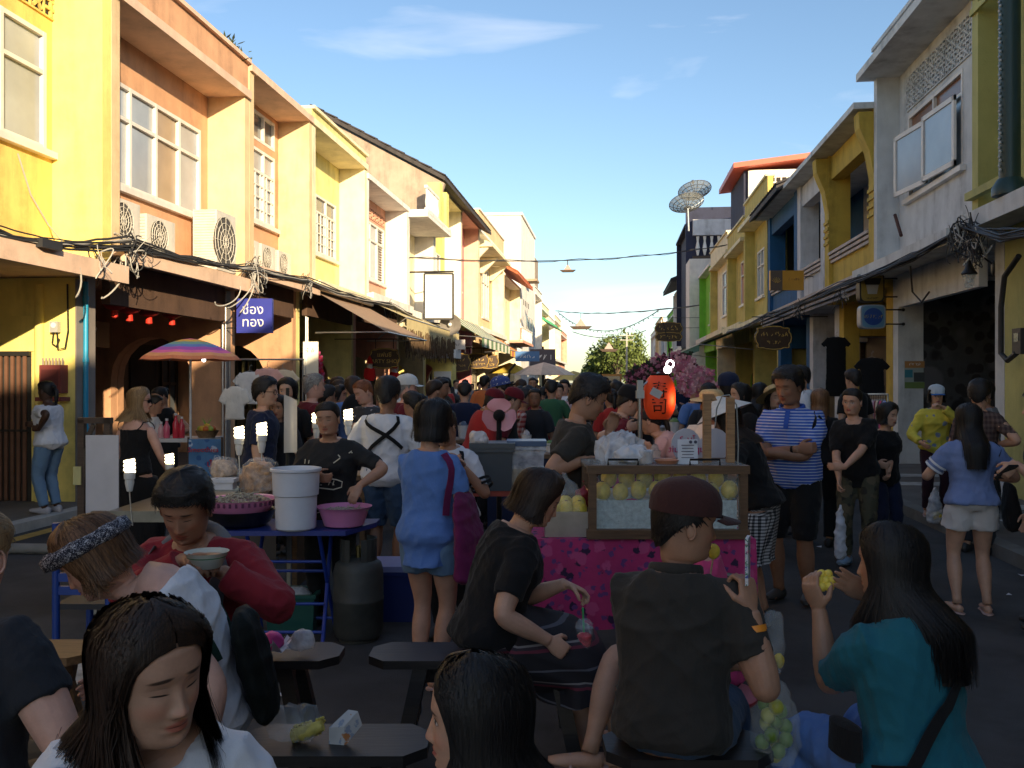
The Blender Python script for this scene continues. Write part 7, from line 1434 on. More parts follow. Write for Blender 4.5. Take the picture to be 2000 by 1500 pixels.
lettering('Superfruit', .060, Matrix(((1, 0, 0, -.07), (0, 0, -1, -.008), (0, 1, 0, .25), (0, 0, 0, 1))), plastic('sign_pink', (.45, .03, .12)), t, mirror=True); lettering('ไน-3', .055, Matrix(((1, 0, 0, -.08), (0, 0, -1, -.008), (0, 1, 0, .305), (0, 0, 0, 1))), plastic('sign_pink', (.45, .03, .12)), t, mirror=True)
b = MB(); b.box((-.015, .007, -1.0), (.015, .02, .2)); b.build('post', PW, t, **BL)
t = cs('cart_wheel', 'black cart wheel leaning at the end of the fruit stall', 'wheel', 1412, 4.66); b = MB(); b.tube([(math.cos(a)*.185, .0, .46+math.sin(a)*.185) for a in np.linspace(0, 6.2832, 33)[:-1]], .013, 8, closed=True); b.build('rim', metal('rim_grey', (.25, .25, .25)), t, True, **BL); b = MB(); b.lathe([(.165, -.01), (.17, 0), (.165, .01), (.02, .012)], (0, 0, .46), 28, M=Matrix.Rotation(R(90), 3, 'X')); b.build('disc', C['black'], t, True, **BL); b = MB(); b.box((-.02, -.02, 0), (.02, .02, .45)); b.build('strut', C['black'], t, **BL)
# things held or hung near the man in the cap
def in_hand(person_, side, off):
    i = INFO[person_.name]; S_, E_, W_, hd, pn, *_ = i['A'][side]; return i['M'] @ (W_ + hd*.075 + Vector(off))
p = in_hand(pD, 1, (0, 0, .06)); t = thing('phone', 'phone in a flowered case held up by the man in the cap', 'phone', p, TH + R(70)); b = MB(); b.obox((0, 0, .03), (.072, .010, .15)); b.build('case', blotch('phone_floral', (.55, .57, .60), [((.05, .07, .30), 1), ((.55, .05, .08), 1.3), ((.04, .16, .10), 1.6)], 40, .55, .3), t, **BL)
pineapple('chunk of pineapple on a stick before the cap man', at(1393, 1092, 3.15), .024, 'pineapple pieces'); b = MB(); b.tube([at(1385, 1140, 3.12), at(1393, 1088, 3.15)], .003, 6); tag(b.build('skewer', wood('skewer', (.4, .3, .18)), None, True), 'thin stick holding the pineapple chunk', 'skewer')
p = in_hand(pE, -1, (0, 0, .03)); t = thing('pineapple_slice', 'carved flower of pineapple in the raised hand of the woman in teal', 'pineapple', p + V(.045, 0, .0), 0)
for k in range(6): a = k*1.047; b = MB(); b.ball((math.cos(a)*.022, math.sin(a)*.010, math.sin(a)*.022), (.016, .013, .016), 10, 8, rough=.05); b.build('petal', PINE, t, True, **BL)
b = MB(); b.ball((0, 0, 0), .016, 10, 8); b.build('core', PINE, t, True, **BL)
t = crumple('plastic_bag', 'clear bag with cut pineapple held by the man in the cap', 1502, 1318, 2.98, (.13, .09, .22), FILM, 'bag', 31, amp=.06, knot=False); 
for k in range(3): b = MB(); b.ball((-.03+.03*k, -.01, .03+.01*k), (.018, .016, .024), 10, 8, rough=.08); b.build('fruit_piece', PINE, t, True, **BL)
t = crumple('plastic_bag', 'clear bag of green fruit hanging from the hand of the cap man', 1514, 1492, 2.92, (.17, .13, .31), FILM, 'bag', 32, amp=.05)
GRF = mk('green_fruit', (.16, .26, .03), .4, .3, 12); GRF2 = mk('yellow_green_fruit', (.42, .42, .06), .4, .3, 12)
for k in range(16): a = k*2.4; r_ = .05*math.sqrt(((k*7) % 10)/10); b = MB(); b.ball((math.cos(a)*r_, math.sin(a)*r_*.8, .03+.011*k), (.024, .022, .026), 12, 8, rough=.03); b.build('fruit', GRF if k % 3 else GRF2, t, True, **BL)
# drink on the bench, bowl, carried bag
t = thing('drink_cup', 'clear cup of red iced drink with green straw on the bench', 'cup', at(1141, 1276, 3.72), 0); b = MB(); b.lathe([(.026, 0), (.028, .003), (.036, .105), (.038, .108)], n=20); b.build('cup', FILM, t, True, **BL); b = MB(); b.lathe([(.024, .002), (.031, .075), (.02, .085), (.002, .088)], n=18); b.build('drink', mk('red_drink', (.50, .03, .05), .25, .5, 45), t, True, **BL); b = MB(); b.lathe([(.038, .108), (.036, .125), (.022, .142), (.008, .146)], n=20); b.build('dome_lid', FILM, t, True, **BL); b = MB(); b.tube([(0, 0, .06), (-.006, 0, .19)], .004, 8); b.build('straw', plastic('green_straw', (.05, .4, .12)), t, True, **BL)
t = thing('paper_bowl', 'paper bowl with green rim held by the man in the red jacket', 'bowl', at(404, 1108, 3.08), 0); b = MB(); b.lathe([(.045, 0), (.05, .005), (.072, .052), (.075, .055), (.068, .05), (.045, .012)], n=28); b.build('bowl', plastic('bowl_white', (.55, .56, .48), .5), t, True, **BL); b = MB(); b.lathe([(.062, .040), (.02, .046), (.002, .047)], n=20); b.build('food', mk('noodle_soup', (.28, .12, .05), .4, .5, 40), t, True, **BL); b = MB(); b.lathe([(.0515, .010), (.0665, .040), (.0655, .040), (.051, .0105)], n=28); b.build('green_band', plastic('bowl_green', (.04, .22, .07), .5), t, True, **BL)
p = at(1641, 985, 7.7); t = thing('carrier_bag', 'white carrier bag hanging from the hand of the smiling woman', 'bag', p, TH+.4); m = MB(); m.tube([(0, 0, -.48), (0, 0, -.44), (0, 0, -.2), (0, 0, -.06), (0, 0, 0)], [(.045, .02), (.065, .05), (.055, .045), (.035, .03), (.012, .012)], 16, up=(0, 1, 0)); v, f = remesh(m, .01, 2, .05, 3); raw_obj('bag', [(v, f, 0)], plastic('carrier_white', (.48, .52, .60), .4), t)
p = at(1826, 950, 9.9); t = thing('carrier_bag', 'clear carrier bag with yellow fruit beside the woman in yellow', 'bag', p, TH); m = MB(); m.tube([(0, 0, -.42), (0, 0, -.38), (0, 0, -.2), (0, 0, -.03), (0, 0, 0)], [(.07, .03), (.11, .06), (.09, .05), (.03, .03), (.012, .012)], 16, up=(0, 1, 0)); v, f = remesh(m, .014, 2, .05, 3); raw_obj('bag', [(v, f, 0)], FILMW, t); b = MB(); b.ball((.03, 0, -.33), .05, 12, 8); b.build('fruit', PINE, t, True, **BL)
b = MB(); p = in_hand(pU, -1, (0, 0, 0)); b.obox(p, (.075, .012, .15), (.9, 0, .4)); tag(b.build('phone', C['black']), 'black phone held at the edge of the yellow green wall', 'phone')
# ---- stalls further back in the middle ------------------------
t = boxy('storage_tub', 'dark grey storage tub beside the young man', 'tub', 962, 6.6, (.30, .3, .30), plastic('grey_blue_tub', (.05, .065, .08), .4), z=.86, lid=plastic('grey_blue_lid', (.055, .07, .085), .4)); t = cs('trestle_table', 'trestle table with red edge behind the woman in blue', 'table', 985, 6.75); b = MB(); b.box((-.38, -.28, .82), (.42, .35, .859)); b.build('top', mk('red_edge', (.30, .05, .03), .6), t, **BL)
for sx in (-.34, .38): b = MB(); b.bar((sx, -.2, .82), (sx, -.24, 0), .04); b.build('leg', metal('cart_steel', (.35, .34, .32)), t, **BL); b = MB(); b.bar((sx, .25, .82), (sx, .3, 0), .04); b.build('leg', metal('cart_steel', (.35, .34, .32)), t, **BL)
t = boxy('food_box', 'clear plastic box of dark red sweets beside the grey tub', 'box', 1028, 6.65, (.26, .24, .16), FILMW, z=1.02, taper=.95, lid=plastic('blue_lid', (.05, .10, .2), .4)); t.location.z = .861+.15; b = MB()
for k in range(30): b.ball((random.uniform(-.1, .1), random.uniform(-.09, .09), .02+random.uniform(0, .06)), .022, 8, 6)
o = b.build('sweets', mk('dark_red_sweet', (.16, .02, .015), .4, .4, 30), t, True, **BL); o['kind'] = 'stuff'
boxy('crate', 'low steel crate under the box of sweets', 'crate', 1028, 6.66, (.24, .22, .145), metal('crate_steel', (.3, .3, .3)), z=.861, lid=None, taper=1)
crumple('plastic_bag', 'white plastic bag bundle on the grey tub', 936, 868, 6.5, (.16, .12, .10), plastic('bag_pale', (.55, .52, .52), .4), 'bag', 41, amp=.07, knot=False)
t = cs('desk_fan', 'pink desk fan standing among the stalls', 'fan', 975, 7.4, z=0); FP = plastic('fan_pink', (.65, .28, .32), .4)
for k in range(3): a = k*2.094+.5; b = MB(); M = Matrix.Rotation(a, 3, 'Y'); b.sheet(lambda u, v: M @ Vector((.03+.11*v, .03*(u-.5), (u-.5)*.20*math.sin(.5+v*2.2))), 6, 8); q = b.build('blade', FP, t, True, **BL); q.location = (0, 0, 1.37)
b = MB(); b.ball((0, -.02, 1.37), .05, 14, 10); b.build('hub', C['black'], t, True, **BL); b = MB(); b.tube([(0, 0, 0), (0, 0, 1.33)], .022, 10); b.build('stand', C['black'], t, True, **BL); b = MB(); b.lathe([(.16, 0), (.16, .02), (.03, .04)], n=20); b.build('base', C['black'], t, True, **BL)
def stall_block(label, px, d, w_, z, col, n, seed, roof=False):
    """a market counter with goods in rows"""
    t = cs('market_stall', label, 'stall', px, d, 'market stalls down the street'); b = MB(); b.box((-w_/2, -.3, z-.04), (w_/2, .35, z)); b.build('counter', WD, t, **BL); b = MB(); b.box((-w_/2+.01, -.29, .05), (w_/2-.01, -.28, z-.041)); b.build('front_cloth', col, t, **BL); r_ = random.Random(seed)
    for sx in (-1, 1): b = MB(); b.box((sx*(w_/2-.03)-.02, .2, 0), (sx*(w_/2-.03)+.02, .24, z-.041)); b.build('leg', WD, t, **BL)
    for k in range(n):
        x_ = -w_/2+.1+(w_-.2)*(k+.5)/n; c_ = r_.choice([(.35, .05, .05), (.5, .35, .1), (.3, .3, .32), (.5, .2, .22), (.06, .09, .14), (.45, .42, .38), (.12, .2, .06)]); p_ = gnd(px, d) + rx_*x_ + ry_*r_.uniform(-.15, .2)
        g_ = thing('food_tray', ['shallow tray', 'deep bowl', 'lidded pot'][k % 3] + ' of ' + ['red', 'golden', 'grey', 'pinkish', 'dark', 'cream', 'green'][[(.35, .05, .05), (.5, .35, .1), (.3, .3, .32), (.5, .2, .22), (.06, .09, .14), (.45, .42, .38), (.12, .2, .06)].index(c_)] + ' food on ' + label.split(' with')[0], 'food tray', (p_.x, p_.y, z+.001), TH, 'goods on ' + label.split(' with')[0]); rr2 = (w_-.2)/n*.44; b = MB(); h_ = [.05, .09, .16][k % 3]; b.lathe([(rr2*.8, 0), (rr2, h_), (rr2*1.03, h_), (rr2*.95, h_*.9)], n=16); b.build('dish', metal('dish_steel', (.5, .5, .5)) if k % 2 else plastic('dish_white', (.55, .55, .55)), g_, True, **BL); b = MB(); b.ball((0, 0, h_*.8), (rr2*.9, rr2*.9, h_*.5), 12, 8, rough=.12); b.build('food', mk('food_%d%d%d' % tuple(int(v_*100) for v_ in c_), c_, .5, .4, 30, .4, 60), g_, True, **BL)
    return t
stall_block('sushi stall under the red lantern with pink trays', 1275, 7.35, .75, .93, PF, 5, 1); stall_block('snack stall with blue cloth behind the young man', 1040, 8.9, .9, .95, C['navy'], 6, 2); stall_block('grill stall with dark cloth past the red jacket', 905, 11.0, 1.0, .95, C['black'], 5, 3); stall_block('dessert stall with maroon cloth in the middle of the street', 1085, 12.5, 1.3, .95, C['maroon'], 7, 4); stall_block('drinks stall with grey cloth by the shaded side', 1320, 11.2, 1.0, .98, C['grey'], 5, 5)
p = gnd(1275, 7.35)
for k in range(6): q = p + rx_*(-.25+.1*k) + ry_*(-.2+.04*(k % 2)) + V(0, 0, .931); t = thing('sushi_tray', 'small pink sushi box on the front edge of the sushi stall', 'tray', q, TH, 'pink sushi boxes'); b = MB(); b.box((-.042, -.03, 0), (.042, .03, .022)); b.build('box', plastic('sushi_pink', (.55, .20, .24), .4), t, **BL); b = MB(); b.ball((0, 0, .028), (.034, .022, .012), 10, 6, rough=.1); b.build('sushi', mk('salmon_sushi', (.55, .2, .12), .4, .4, 60), t, True, **BL)
# red lantern on its post
LZ = at(1288, 776, 6.95); t = thing('paper_lantern', 'large red paper lantern with black brush writing, faintly glowing', 'lantern', LZ, TH)
if 'lantern_paper' not in MATS:
    m, nt, bs, co = base_mat('lantern_paper'); bs.inputs['Base Color'].default_value = (.62, .05, .012, 1); bs.inputs['Roughness'].default_value = .6; bs.inputs['Subsurface Weight'].default_value = 0; bs.inputs['Emission Color'].default_value = (1, .09, .012, 1); bs.inputs['Emission Strength'].default_value = .05; MATS['lantern_paper'] = m
prof = []; n = 30
for k in range(n+1): u = k/n; r_ = .123*(1 - abs(2*u-1)**3.2*.42); prof.append((r_*(1-.012*(k % 2)), -.17+.34*u))
b = MB(); b.lathe(prof, n=36); b.build('paper', MATS['lantern_paper'], t, True, **BL); b = MB(); b.lathe([(.07, -.185), (.075, -.17), (.07, -.165)], n=24); b.lathe([(.07, .168), (.075, .175), (.07, .185)], n=24); b.build('ring', C['black'], t, True, **BL)
ORG[t.name] = Vector((0, 0, 0))
def on_lantern(txt, size, z_, mat, off, sc_=1.0):
    me = text_mesh(txt, size, extrude=.001); me.materials.clear(); me.materials.append(mat); v = np.empty(len(me.vertices)*3); me.vertices.foreach_get('co', v); v = v.reshape(-1, 3); ang = (v[:, 0]*sc_-.02)/.123; zz = v[:, 1]+z_; r_ = .125*(1-np.abs(zz/.17)**3.2*.42)+off; me.vertices.foreach_set('co', np.stack([np.sin(ang)*r_, -np.cos(ang)*r_, zz], -1).ravel()); mkobj('lettering', me, t)
on_lantern('寿', .135, .05, mk('lantern_ink', (.01, .01, .01), .7), .003); on_lantern('司', .135, -.075, mk('lantern_ink', (.01, .01, .01), .7), .003)
b = MB(); b.obox((-.045, -.128, .035), (.085, .004, .06), (0, .5, -.3)); b.build('taped_paper', cloth('grey_paper', (.42, .44, .45)), t, **BL)
pl = bpy.data.lights.new('lantern_glow_fill', 'POINT'); pl.energy = 1.2; pl.color = (1, .45, .15); pl.shadow_soft_size = .05; lo = bpy.data.objects.new('lantern_glow_fill', pl); COL.objects.link(lo); lo.parent = t; lo.location = (.16, -.10, -.02)  # unseen point light added outside the paper to put a glow spot on it
P0_ = gnd(1250, 6.9); t = thing('lantern_post', 'grey metal post with clamp carrying the red lantern', 'post', P0_, TH); b = MB(); b.tube([(0, 0, 0), (0, 0, 1.55)], .018, 12); b.build('tube', metal('post_grey', (.35, .36, .37)), t, True, **BL); b = MB(); b.box((-.03, -.03, 1.52), (.03, .03, 1.58)); b.box((-.022, -.022, 1.58), (.022, .022, 1.66)); b.build('clamp', plastic('clamp_white', (.45, .46, .42)), t, **BL); b = MB(); b.tube([(0, .0, 1.60), (.15, .05, 1.72), (.155, .05, 1.715)], .008, 8); b.build('arm', metal('post_grey', (.35, .36, .37)), t, True, **BL)
p = at(1306, 722, 7.2); t = thing('ring_lamp', 'bright round lamp with ring glowing above the red lantern', 'lamp', p, TH); WG = mk('white_glow', (1, 1, 1), .4, emis=(1, .95, .9), es=6); b = MB(); b.ball((-.008, 0, 0), .032, 14, 10); b.build('bulb', WG, t, True, **BL); b = MB(); b.tube([(math.cos(a)*.028+.012, 0, .045+math.sin(a)*.028) for a in np.linspace(0, 6.2832, 21)[:-1]], .006, 6, closed=True); b.build('ring', WG, t, True, **BL); b = MB(); b.tube([(.012, 0, .073), (.01, .1, .25), (.0, .35, .45)], .004, 6); b.build('wire', C['black'], t, True, **BL)
for k, (px, d) in enumerate(((1972, 6.9), (1995, 7.6), (1640, 5.6), (690, 4.4), (1600, 8.9), (560, 4.7), (1850, 5.2), (1240, 4.2))):
    p = gnd(px, d) + V(0, 0, .006); b = MB(); a = k*1.3; s_ = .02 + .012*(k % 3); b.add([p + V(math.cos(a)*s_, math.sin(a)*s_, 0), p + V(-math.sin(a)*s_, math.cos(a)*s_, .012), p - V(math.cos(a)*s_*1.4, math.sin(a)*s_, 0), p + V(math.sin(a)*s_, -math.cos(a)*s_, .006)], [(0,1,2), (0,2,3)]); tag(b.build('paper_scrap', cloth('white_paper', (.65, .66, .70))), 'small scrap of white paper litter on the road', 'litter', 'paper scraps on the road')
# ============================================================ signs, awnings, cables and small things on the houses
def fp(px, py, X):
    xr = (px - CX)/FPX; d = X/(-ST + CT*xr); return at(px, py, d)
def plate(name, label, cat, c, w_, h, mat, ax, th=.06, txts=(), border=None, group=None, bmat=None):
    """flat sign, ax = horizontal direction of its face; text on the side that faces the viewer"""
    ax = Vector(ax).normalized(); c = Vector(c); up = Vector((0, 0, 1)); n = ax.cross(up); t = thing(name, label, cat, c, 0, group)
    b = MB(); P = [c + ax*sx*w_/2 + up*sz*h/2 + n*q for q in (-th/2, th/2) for sx, sz in ((-1,-1), (1,-1), (1,1), (-1,1))]; b.add(P, [(3,2,1,0), (4,5,6,7), (0,1,5,4), (1,2,6,5), (2,3,7,6), (3,0,4,7)]); b.build('board', mat, t)
    if border:
        e = border
        for a, q in (((-1,-1), (1,-1)), ((1,-1), (1,1)), ((1,1), (-1,1)), ((-1,1), (-1,-1))): b = MB(); b.bar(c + ax*a[0]*w_/2 + up*a[1]*h/2 + n*.002, c + ax*q[0]*w_/2 + up*q[1]*h/2 + n*.002, (e, th+.012), up=tuple(n)); b.build('border', bmat, t)
    for (tx, sz, dx, dz, m, ws) in txts: lettering(tx, sz, facing(c + ax*dx + up*dz + n*(th/2+.004), ax), m, t, wscale=ws)
    return t
def bracket(t, a, b_, mat, r=.012): q = MB(); q.tube([a, b_], r, 8); q.build('bracket', mat, t, True)
CAMX = (CT, ST, 0); IRON = mk('black_iron', (.02, .018, .016), .5); WT = paint('sign_white_paint', (.75, .75, .75), .5, .1); GOLD = paint('gold_paint', (.60, .38, .08), .5, .1)
c = fp(498, 617, -6.25); t = plate('shop_sign', 'blue box sign with white foreign lettering under the cables', 'sign', c, .62, .60, paint('sign_blue', (.03, .04, .30), .4), CAMX, .10, [('ช่อง\nทอง', .23, -.02, -.01, WT, 1.0)]); bracket(t, c + V(-.3, .1, .25), c + V(-.75, .2, .25), IRON); bracket(t, c + V(-.3, .1, -.2), c + V(-.75, .2, -.2), IRON)
WDS = wood('carved_sign_wood', (.07, .035, .015)); 
def carved(label, px, py, X, w_, h, lines, group='carved wooden signs'):
    c = fp(px, py, X); t = thing('carved_sign', label, 'sign', c, 0, group); ax = Vector(CAMX); b = MB(); pts = []
    for k in range(40): a = 6.2832*k/40; r_ = 1 + .06*math.cos(a*8); ca, sa = math.cos(a), math.sin(a); pts.append((math.copysign(abs(ca)**.45, ca)*w_/2*r_, math.copysign(abs(sa)**.55, sa)*h/2*r_))
    n = ax.cross(Vector((0, 0, 1))); fn = lambda p, q: c + ax*p[0] + V(0, 0, p[1]) + n*q
    b.prism(pts, fn, -.03, .03); b.build('board', WDS, t); b = MB(); b.tube([fn((p[0]*.95, p[1]*.93), .034) for p in pts], .012, 5, closed=True); b.build('gilt_edge', GOLD, t, True)
    for (tx, sz, dz, ws) in lines: lettering(tx, sz, facing(fn((0, dz), .036), ax), GOLD, t, wscale=ws)
    bracket(t, fn((-w_*.3, h/2), 0), fn((-w_*.3-.0, h/2+.25), 0), IRON); bracket(t, fn((w_*.3, h/2), 0), fn((w_*.3, h/2+.25), 0), IRON); s = 1 if X > 0 else -1; bracket(t, fn((w_*.5, h/2+.25), 0), fn((w_*.5, h/2+.25), 0) + V(s*.95, 0, 0) if s > 0 else fn((-w_*.5, h/2+.25), 0) + V(-.95, 0, 0) , IRON); bracket(t, fn((-w_*.6, h/2+.25), 0), fn((w_*.6, h/2+.25), 0), IRON); return t
carved('carved party shop sign with gold lettering under the brown awning', 751, 700, -6.0, .78, .52, [('PARTY SHOP', .145, -.08, 1.0), ('แฟนซี', .16, .09, 1.0)])
carved('carved sign with gold lettering beside the yellow lamp column', 893, 708, -5.9, 1.0, .70, [('~6', .16, .10, 1), ('~9', .12, -.12, 1)]); carved('carved sign with gold lettering under the striped awning', 931, 705, -5.7, 1.0, .62, [('~5', .2, .08, 1), ('~8', .15, -.14, 1)]); carved('narrow carved sign beyond the striped awning', 953, 706, -5.4, .9, .62, [('~4', .2, .08, 1), ('~7', .15, -.14, 1)])
carved('black hanging sign with pale lettering on the blue pier', 1510, 660, 4.2, .95, .62, [('~8', .16, .10, 1), ('~5', .12, -.12, 1)])
t = carved('brown hanging sign over the flower garlands', 1306, 642, 3.0, 1.5, .72, [('~5', .34, .05, 1)]); carved('lower brown hanging sign over the flower garlands', 1306, 658, 2.98, 1.45, .5, [('~6', .26, .0, 1)])
c = fp(857, 579, -5.8); t = plate('blank_sign', 'blank white box sign on an iron bracket', 'sign', c, .95, 1.5, paint('blank_white', (.82, .80, .78), .5, .1), CAMX, .12, border=.06, bmat=IRON); bracket(t, c + V(.5, 0, .82), c + V(-1.2, 0, .82), IRON, .03)
c = fp(872, 673, -5.8); t = plate('shop_sign', 'pale plank sign with dark panel under the fringed awning', 'sign', c, 1.3, .34, paint('pale_plank', (.62, .55, .50), .6), CAMX, .06, [('~9', .13, .1, 0, IRON, 1.0)]); bracket(t, c + V(-.6, 0, .1), c + V(-1.1, 0, .1), IRON)
c = fp(1030, 696, -3.6); t = plate('street_sign', 'blue oval street name sign on a curved post', 'sign', c, 1.0, .42, paint('street_blue', (.06, .18, .42), .4), CAMX, .05, [('~5', .2, 0, 0, WT, 1.0)]); b = MB(); b.tube([c + V(-.5, 0, -.3), c + V(-.75, 0, -.6), c + V(-.8, 0, -1.2), V(c.x-.8, c.y, 0)], .05, 8); b.build('post', IRON, t, True)
c = fp(1060, 705, -3.9); t = plate('notice_board', 'dark notice board standing in the sunny half of the street', 'sign', c, 1.4, 1.3, paint('board_dark', (.08, .07, .09), .5), CAMX, .1, [('~4', .4, 0, .2, WT, 1), ('~10', .16, 0, -.35, WT, 1)]); b = MB(); b.tube([V(c.x, c.y+.1, 0), c + V(0, .1, .8)], .06, 8); b.build('post', IRON, t, True)
# right light boxes
def lightbox(label, px, py, X, w_, h, mats, txts, rnd=True, oval=None, cup=False):
    c = fp(px, py, X); t = thing('light_box_sign', label, 'sign', c, 0, 'projecting box signs on the shaded row'); ax = Vector(CAMX); n = ax.cross(Vector((0, 0, 1))); pts = [(math.copysign(abs(math.cos(a))**.35, math.cos(a))*w_/2, math.copysign(abs(math.sin(a))**.35, math.sin(a))*h/2) for a in np.linspace(0, 6.2832, 41)[:-1]]; fn = lambda p, q: c + ax*p[0] + V(0, 0, p[1]) + n*q
    b = MB(); b.prism(pts, fn, -.10, .08); b.build('casing', mats[0], t); b = MB(); b.prism([(p[0]*.88, p[1]*.9) for p in pts], fn, .081, .088); b.build('face', mats[1], t)
    if oval: b = MB(); b.prism([(math.cos(a)*w_*.38, math.sin(a)*h*.36) for a in np.linspace(0, 6.2832, 31)[:-1]], fn, .089, .094); b.build('oval', oval, t)
    if cup:
        b = MB(); b.prism([(-.18*w_, -.22*h), (.18*w_, -.22*h), (.25*w_, .08*h), (-.25*w_, .08*h)], fn, .089, .094); b.build('cup_print', paint('cup_white', (.4, .42, .45)), t); b = MB(); b.prism([(-.28*w_, .085*h), (.28*w_, .085*h), (.36*w_, .30*h), (-.36*w_, .30*h)], fn, .089, .094); b.build('cup_top', IRON, t)
    for (tx, sz, dx, dz, m) in txts: lettering(tx, sz, facing(fn((dx, dz), .098), ax), m, t)
    for dz in (-.3, .3): bracket(t, fn((w_*.5, h*dz), 0), fn((w_*.5+.36, h*dz), 0), IRON, .014); b = MB(); q = fn((w_*.5+.36, h*dz), 0); b.ball(q, .03, 10, 6); b.build('fixing', IRON, t, True)
    return t
lightbox('yellow framed coffee cup box sign on the white pier', 1700, 562, 4.70, .46, .56, [IRON, paint('sign_yellow', (.28, .20, .04), .4)], [('~8', .045, 0, -.20, IRON)], cup=True); lightbox('pale blue box sign with dark blue oval below the coffee sign', 1702, 619, 4.70, .46, .44, [paint('sign_grey', (.3, .33, .36), .4), paint('sign_sky', (.12, .26, .38), .4)], [('~7', .085, 0, 0, paint('sign_gold', (.3, .28, .12)))], oval=paint('oval_blue', (.02, .07, .28), .4))
c = fp(1536, 548, 4.35); t = plate('bank_sign', 'orange and brown projecting sign with sunburst emblem', 'sign', c, .85, .50, paint('sign_orange', (.52, .25, .02), .4), CAMX, .12, [('~5', .10, .18, .03, paint('ink_brown', (.25, .1, .02)), 1)]); b = MB(); n_ = Vector(CAMX).cross(V(0, 0, 1)); ax_ = Vector(CAMX); P = [c + ax_*x_ + V(0, 0, z_) + n_*.066 for x_, z_ in ((-.425, -.25), (-.12, -.25), (-.12, .25), (-.425, .25))]; b.add(P, [(0,1,2,3)]); b.build('brown_panel', paint('sign_brown', (.10, .07, .05)), t)
for k in range(7): a = R(30+20*k); b = MB(); o_ = c + ax_*-.27 + V(0, 0, -.08) + n_*.07; b.bar(o_ + ax_*math.cos(a)*.03 + V(0, 0, math.sin(a)*.03), o_ + ax_*math.cos(a)*.13 + V(0, 0, math.sin(a)*.16), (.022, .006)); b.build('emblem_ray', GOLD, t)
bracket(t, c + V(.4, 0, .1), c + V(.9, 0, .1), IRON)
# awnings ------------------------------------------------------
def awning(label, y0, y1, v0, z0, v1, z1, mat, drop=.0, side='L', scall=0, stripes=None, sag=.06):
    t = thing('awning', label, 'awning', (HX(side, v0), (y0+y1)/2, z0), 0, 'awnings over the shopfronts'); b = MB(); n = 24
    if stripes:
        for k in range(stripes[0]):
            a, q = y0+(y1-y0)*k/stripes[0], y0+(y1-y0)*(k+1)/stripes[0]; b = MB(); b.sheet(lambda u, v: (HX(side, v0+(v1-v0)*v), a+(q-a)*u, z0+(z1-z0)*v-sag*math.sin(v*3.1)), 2, 6); b.sheet(lambda u, v: (HX(side, v1), a+(q-a)*u, z1-drop*v), 2, 2); b.build('stripe_panel', stripes[1+k % 2], t, True)
    else:
        b.sheet(lambda u, v: (HX(side, v0+(v1-v0)*v), y0+(y1-y0)*u, z0+(z1-z0)*v-sag*math.sin(v*3.1)*math.sin(u*3.1)-.0), n, 8)
        if drop: b.sheet(lambda u, v: (HX(side, v1), y0+(y1-y0)*u, z1-drop*v*(1+.25*math.sin(u*scall*6.28))), n*4, 2)
        b.build('fabric', mat, t, True)
    for y in (y0, y1): b = MB(); b.tube([(HX(side, v0), y, z0-.9), (HX(side, v1), y, z1)], .016, 8); b.build('arm', metal('awning_arm', (.5, .48, .45)), t, True)
    b = MB(); b.tube([(HX(side, v1), y0, z1), (HX(side, v1), y1, z1)], .02, 8); b.build('front_bar', metal('awning_arm', (.5, .48, .45)), t, True); return t
awning('brown canvas awning on the pale yellow house', 19.0, 23.1, .40, 3.62, 2.0, 2.72, cloth('brown_canvas', (.30, .19, .12)))
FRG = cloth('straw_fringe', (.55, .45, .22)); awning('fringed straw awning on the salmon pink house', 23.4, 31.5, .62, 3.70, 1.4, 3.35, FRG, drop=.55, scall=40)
GS, WS_ = cloth('green_stripe', (.12, .22, .10)), cloth('white_stripe', (.72, .70, .58)); awning('green and white striped awning on the bright yellow house', 33.0, 42.0, .5, 4.3, 2.0, 3.3, None, drop=.35, stripes=(14, GS, WS_)); awning('yellow and red striped awning further down the sunny side', 44, 51, .5, 4.0, 1.8, 3.2, None, drop=.3, stripes=(10, cloth('yel_stripe', (.7, .45, .05)), cloth('red_stripe', (.5, .08, .05))))
awning('dark green awning on the shaded yellow house', 33.0, 44.0, .3, 3.7, 2.2, 3.0, cloth('dark_green_canvas', (.015, .12, .09)), drop=.25, side='R')
# straw fringe strands, party lights
b = MB()
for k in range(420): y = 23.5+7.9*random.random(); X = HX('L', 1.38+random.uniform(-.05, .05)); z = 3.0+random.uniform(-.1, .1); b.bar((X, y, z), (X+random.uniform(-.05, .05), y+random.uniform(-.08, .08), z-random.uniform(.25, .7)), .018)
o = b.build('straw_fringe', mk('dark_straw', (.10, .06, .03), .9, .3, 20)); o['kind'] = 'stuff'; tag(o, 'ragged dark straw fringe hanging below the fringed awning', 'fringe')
# left arcade details -----------------------------------------
X = -6.88
t = thing('folding_gate', 'brown folding metal gate in the yellow party wall', 'gate', (-8.2, 10.79, .1)); 
for k in range(15): b = MB(); x_ = -7.56-.085*k; b.box((x_-.03, 10.775, .11), (x_+.012, 10.80, 1.98)); b.build('slat', mk('gate_brown', (.16, .08, .05), .5, .2, 6), t)
b = MB(); b.box((-8.9, 10.765, 1.98), (-7.5, 10.81, 2.04)); b.build('head_rail', IRON, t); b = MB(); b.box((-8.9, 10.767, 1.0), (-7.5, 10.774, 1.03)); b.build('mid_rail', IRON, t)
b = MB(); b.box((-8.95, 10.82, .1), (-7.5, 10.83, 2.04)); b.build('backing', DARK, t); b = MB(); b.add([(-9.05, 10.805, 2.042), (-7.45, 10.805, 2.042), (-7.45, 10.805, 2.5), (-9.05, 10.805, 2.5)], [(0,1,2,3)]); tag(b.build('wall_infill', YEL2), 'yellow wall infill above the folding gate', 'wall')
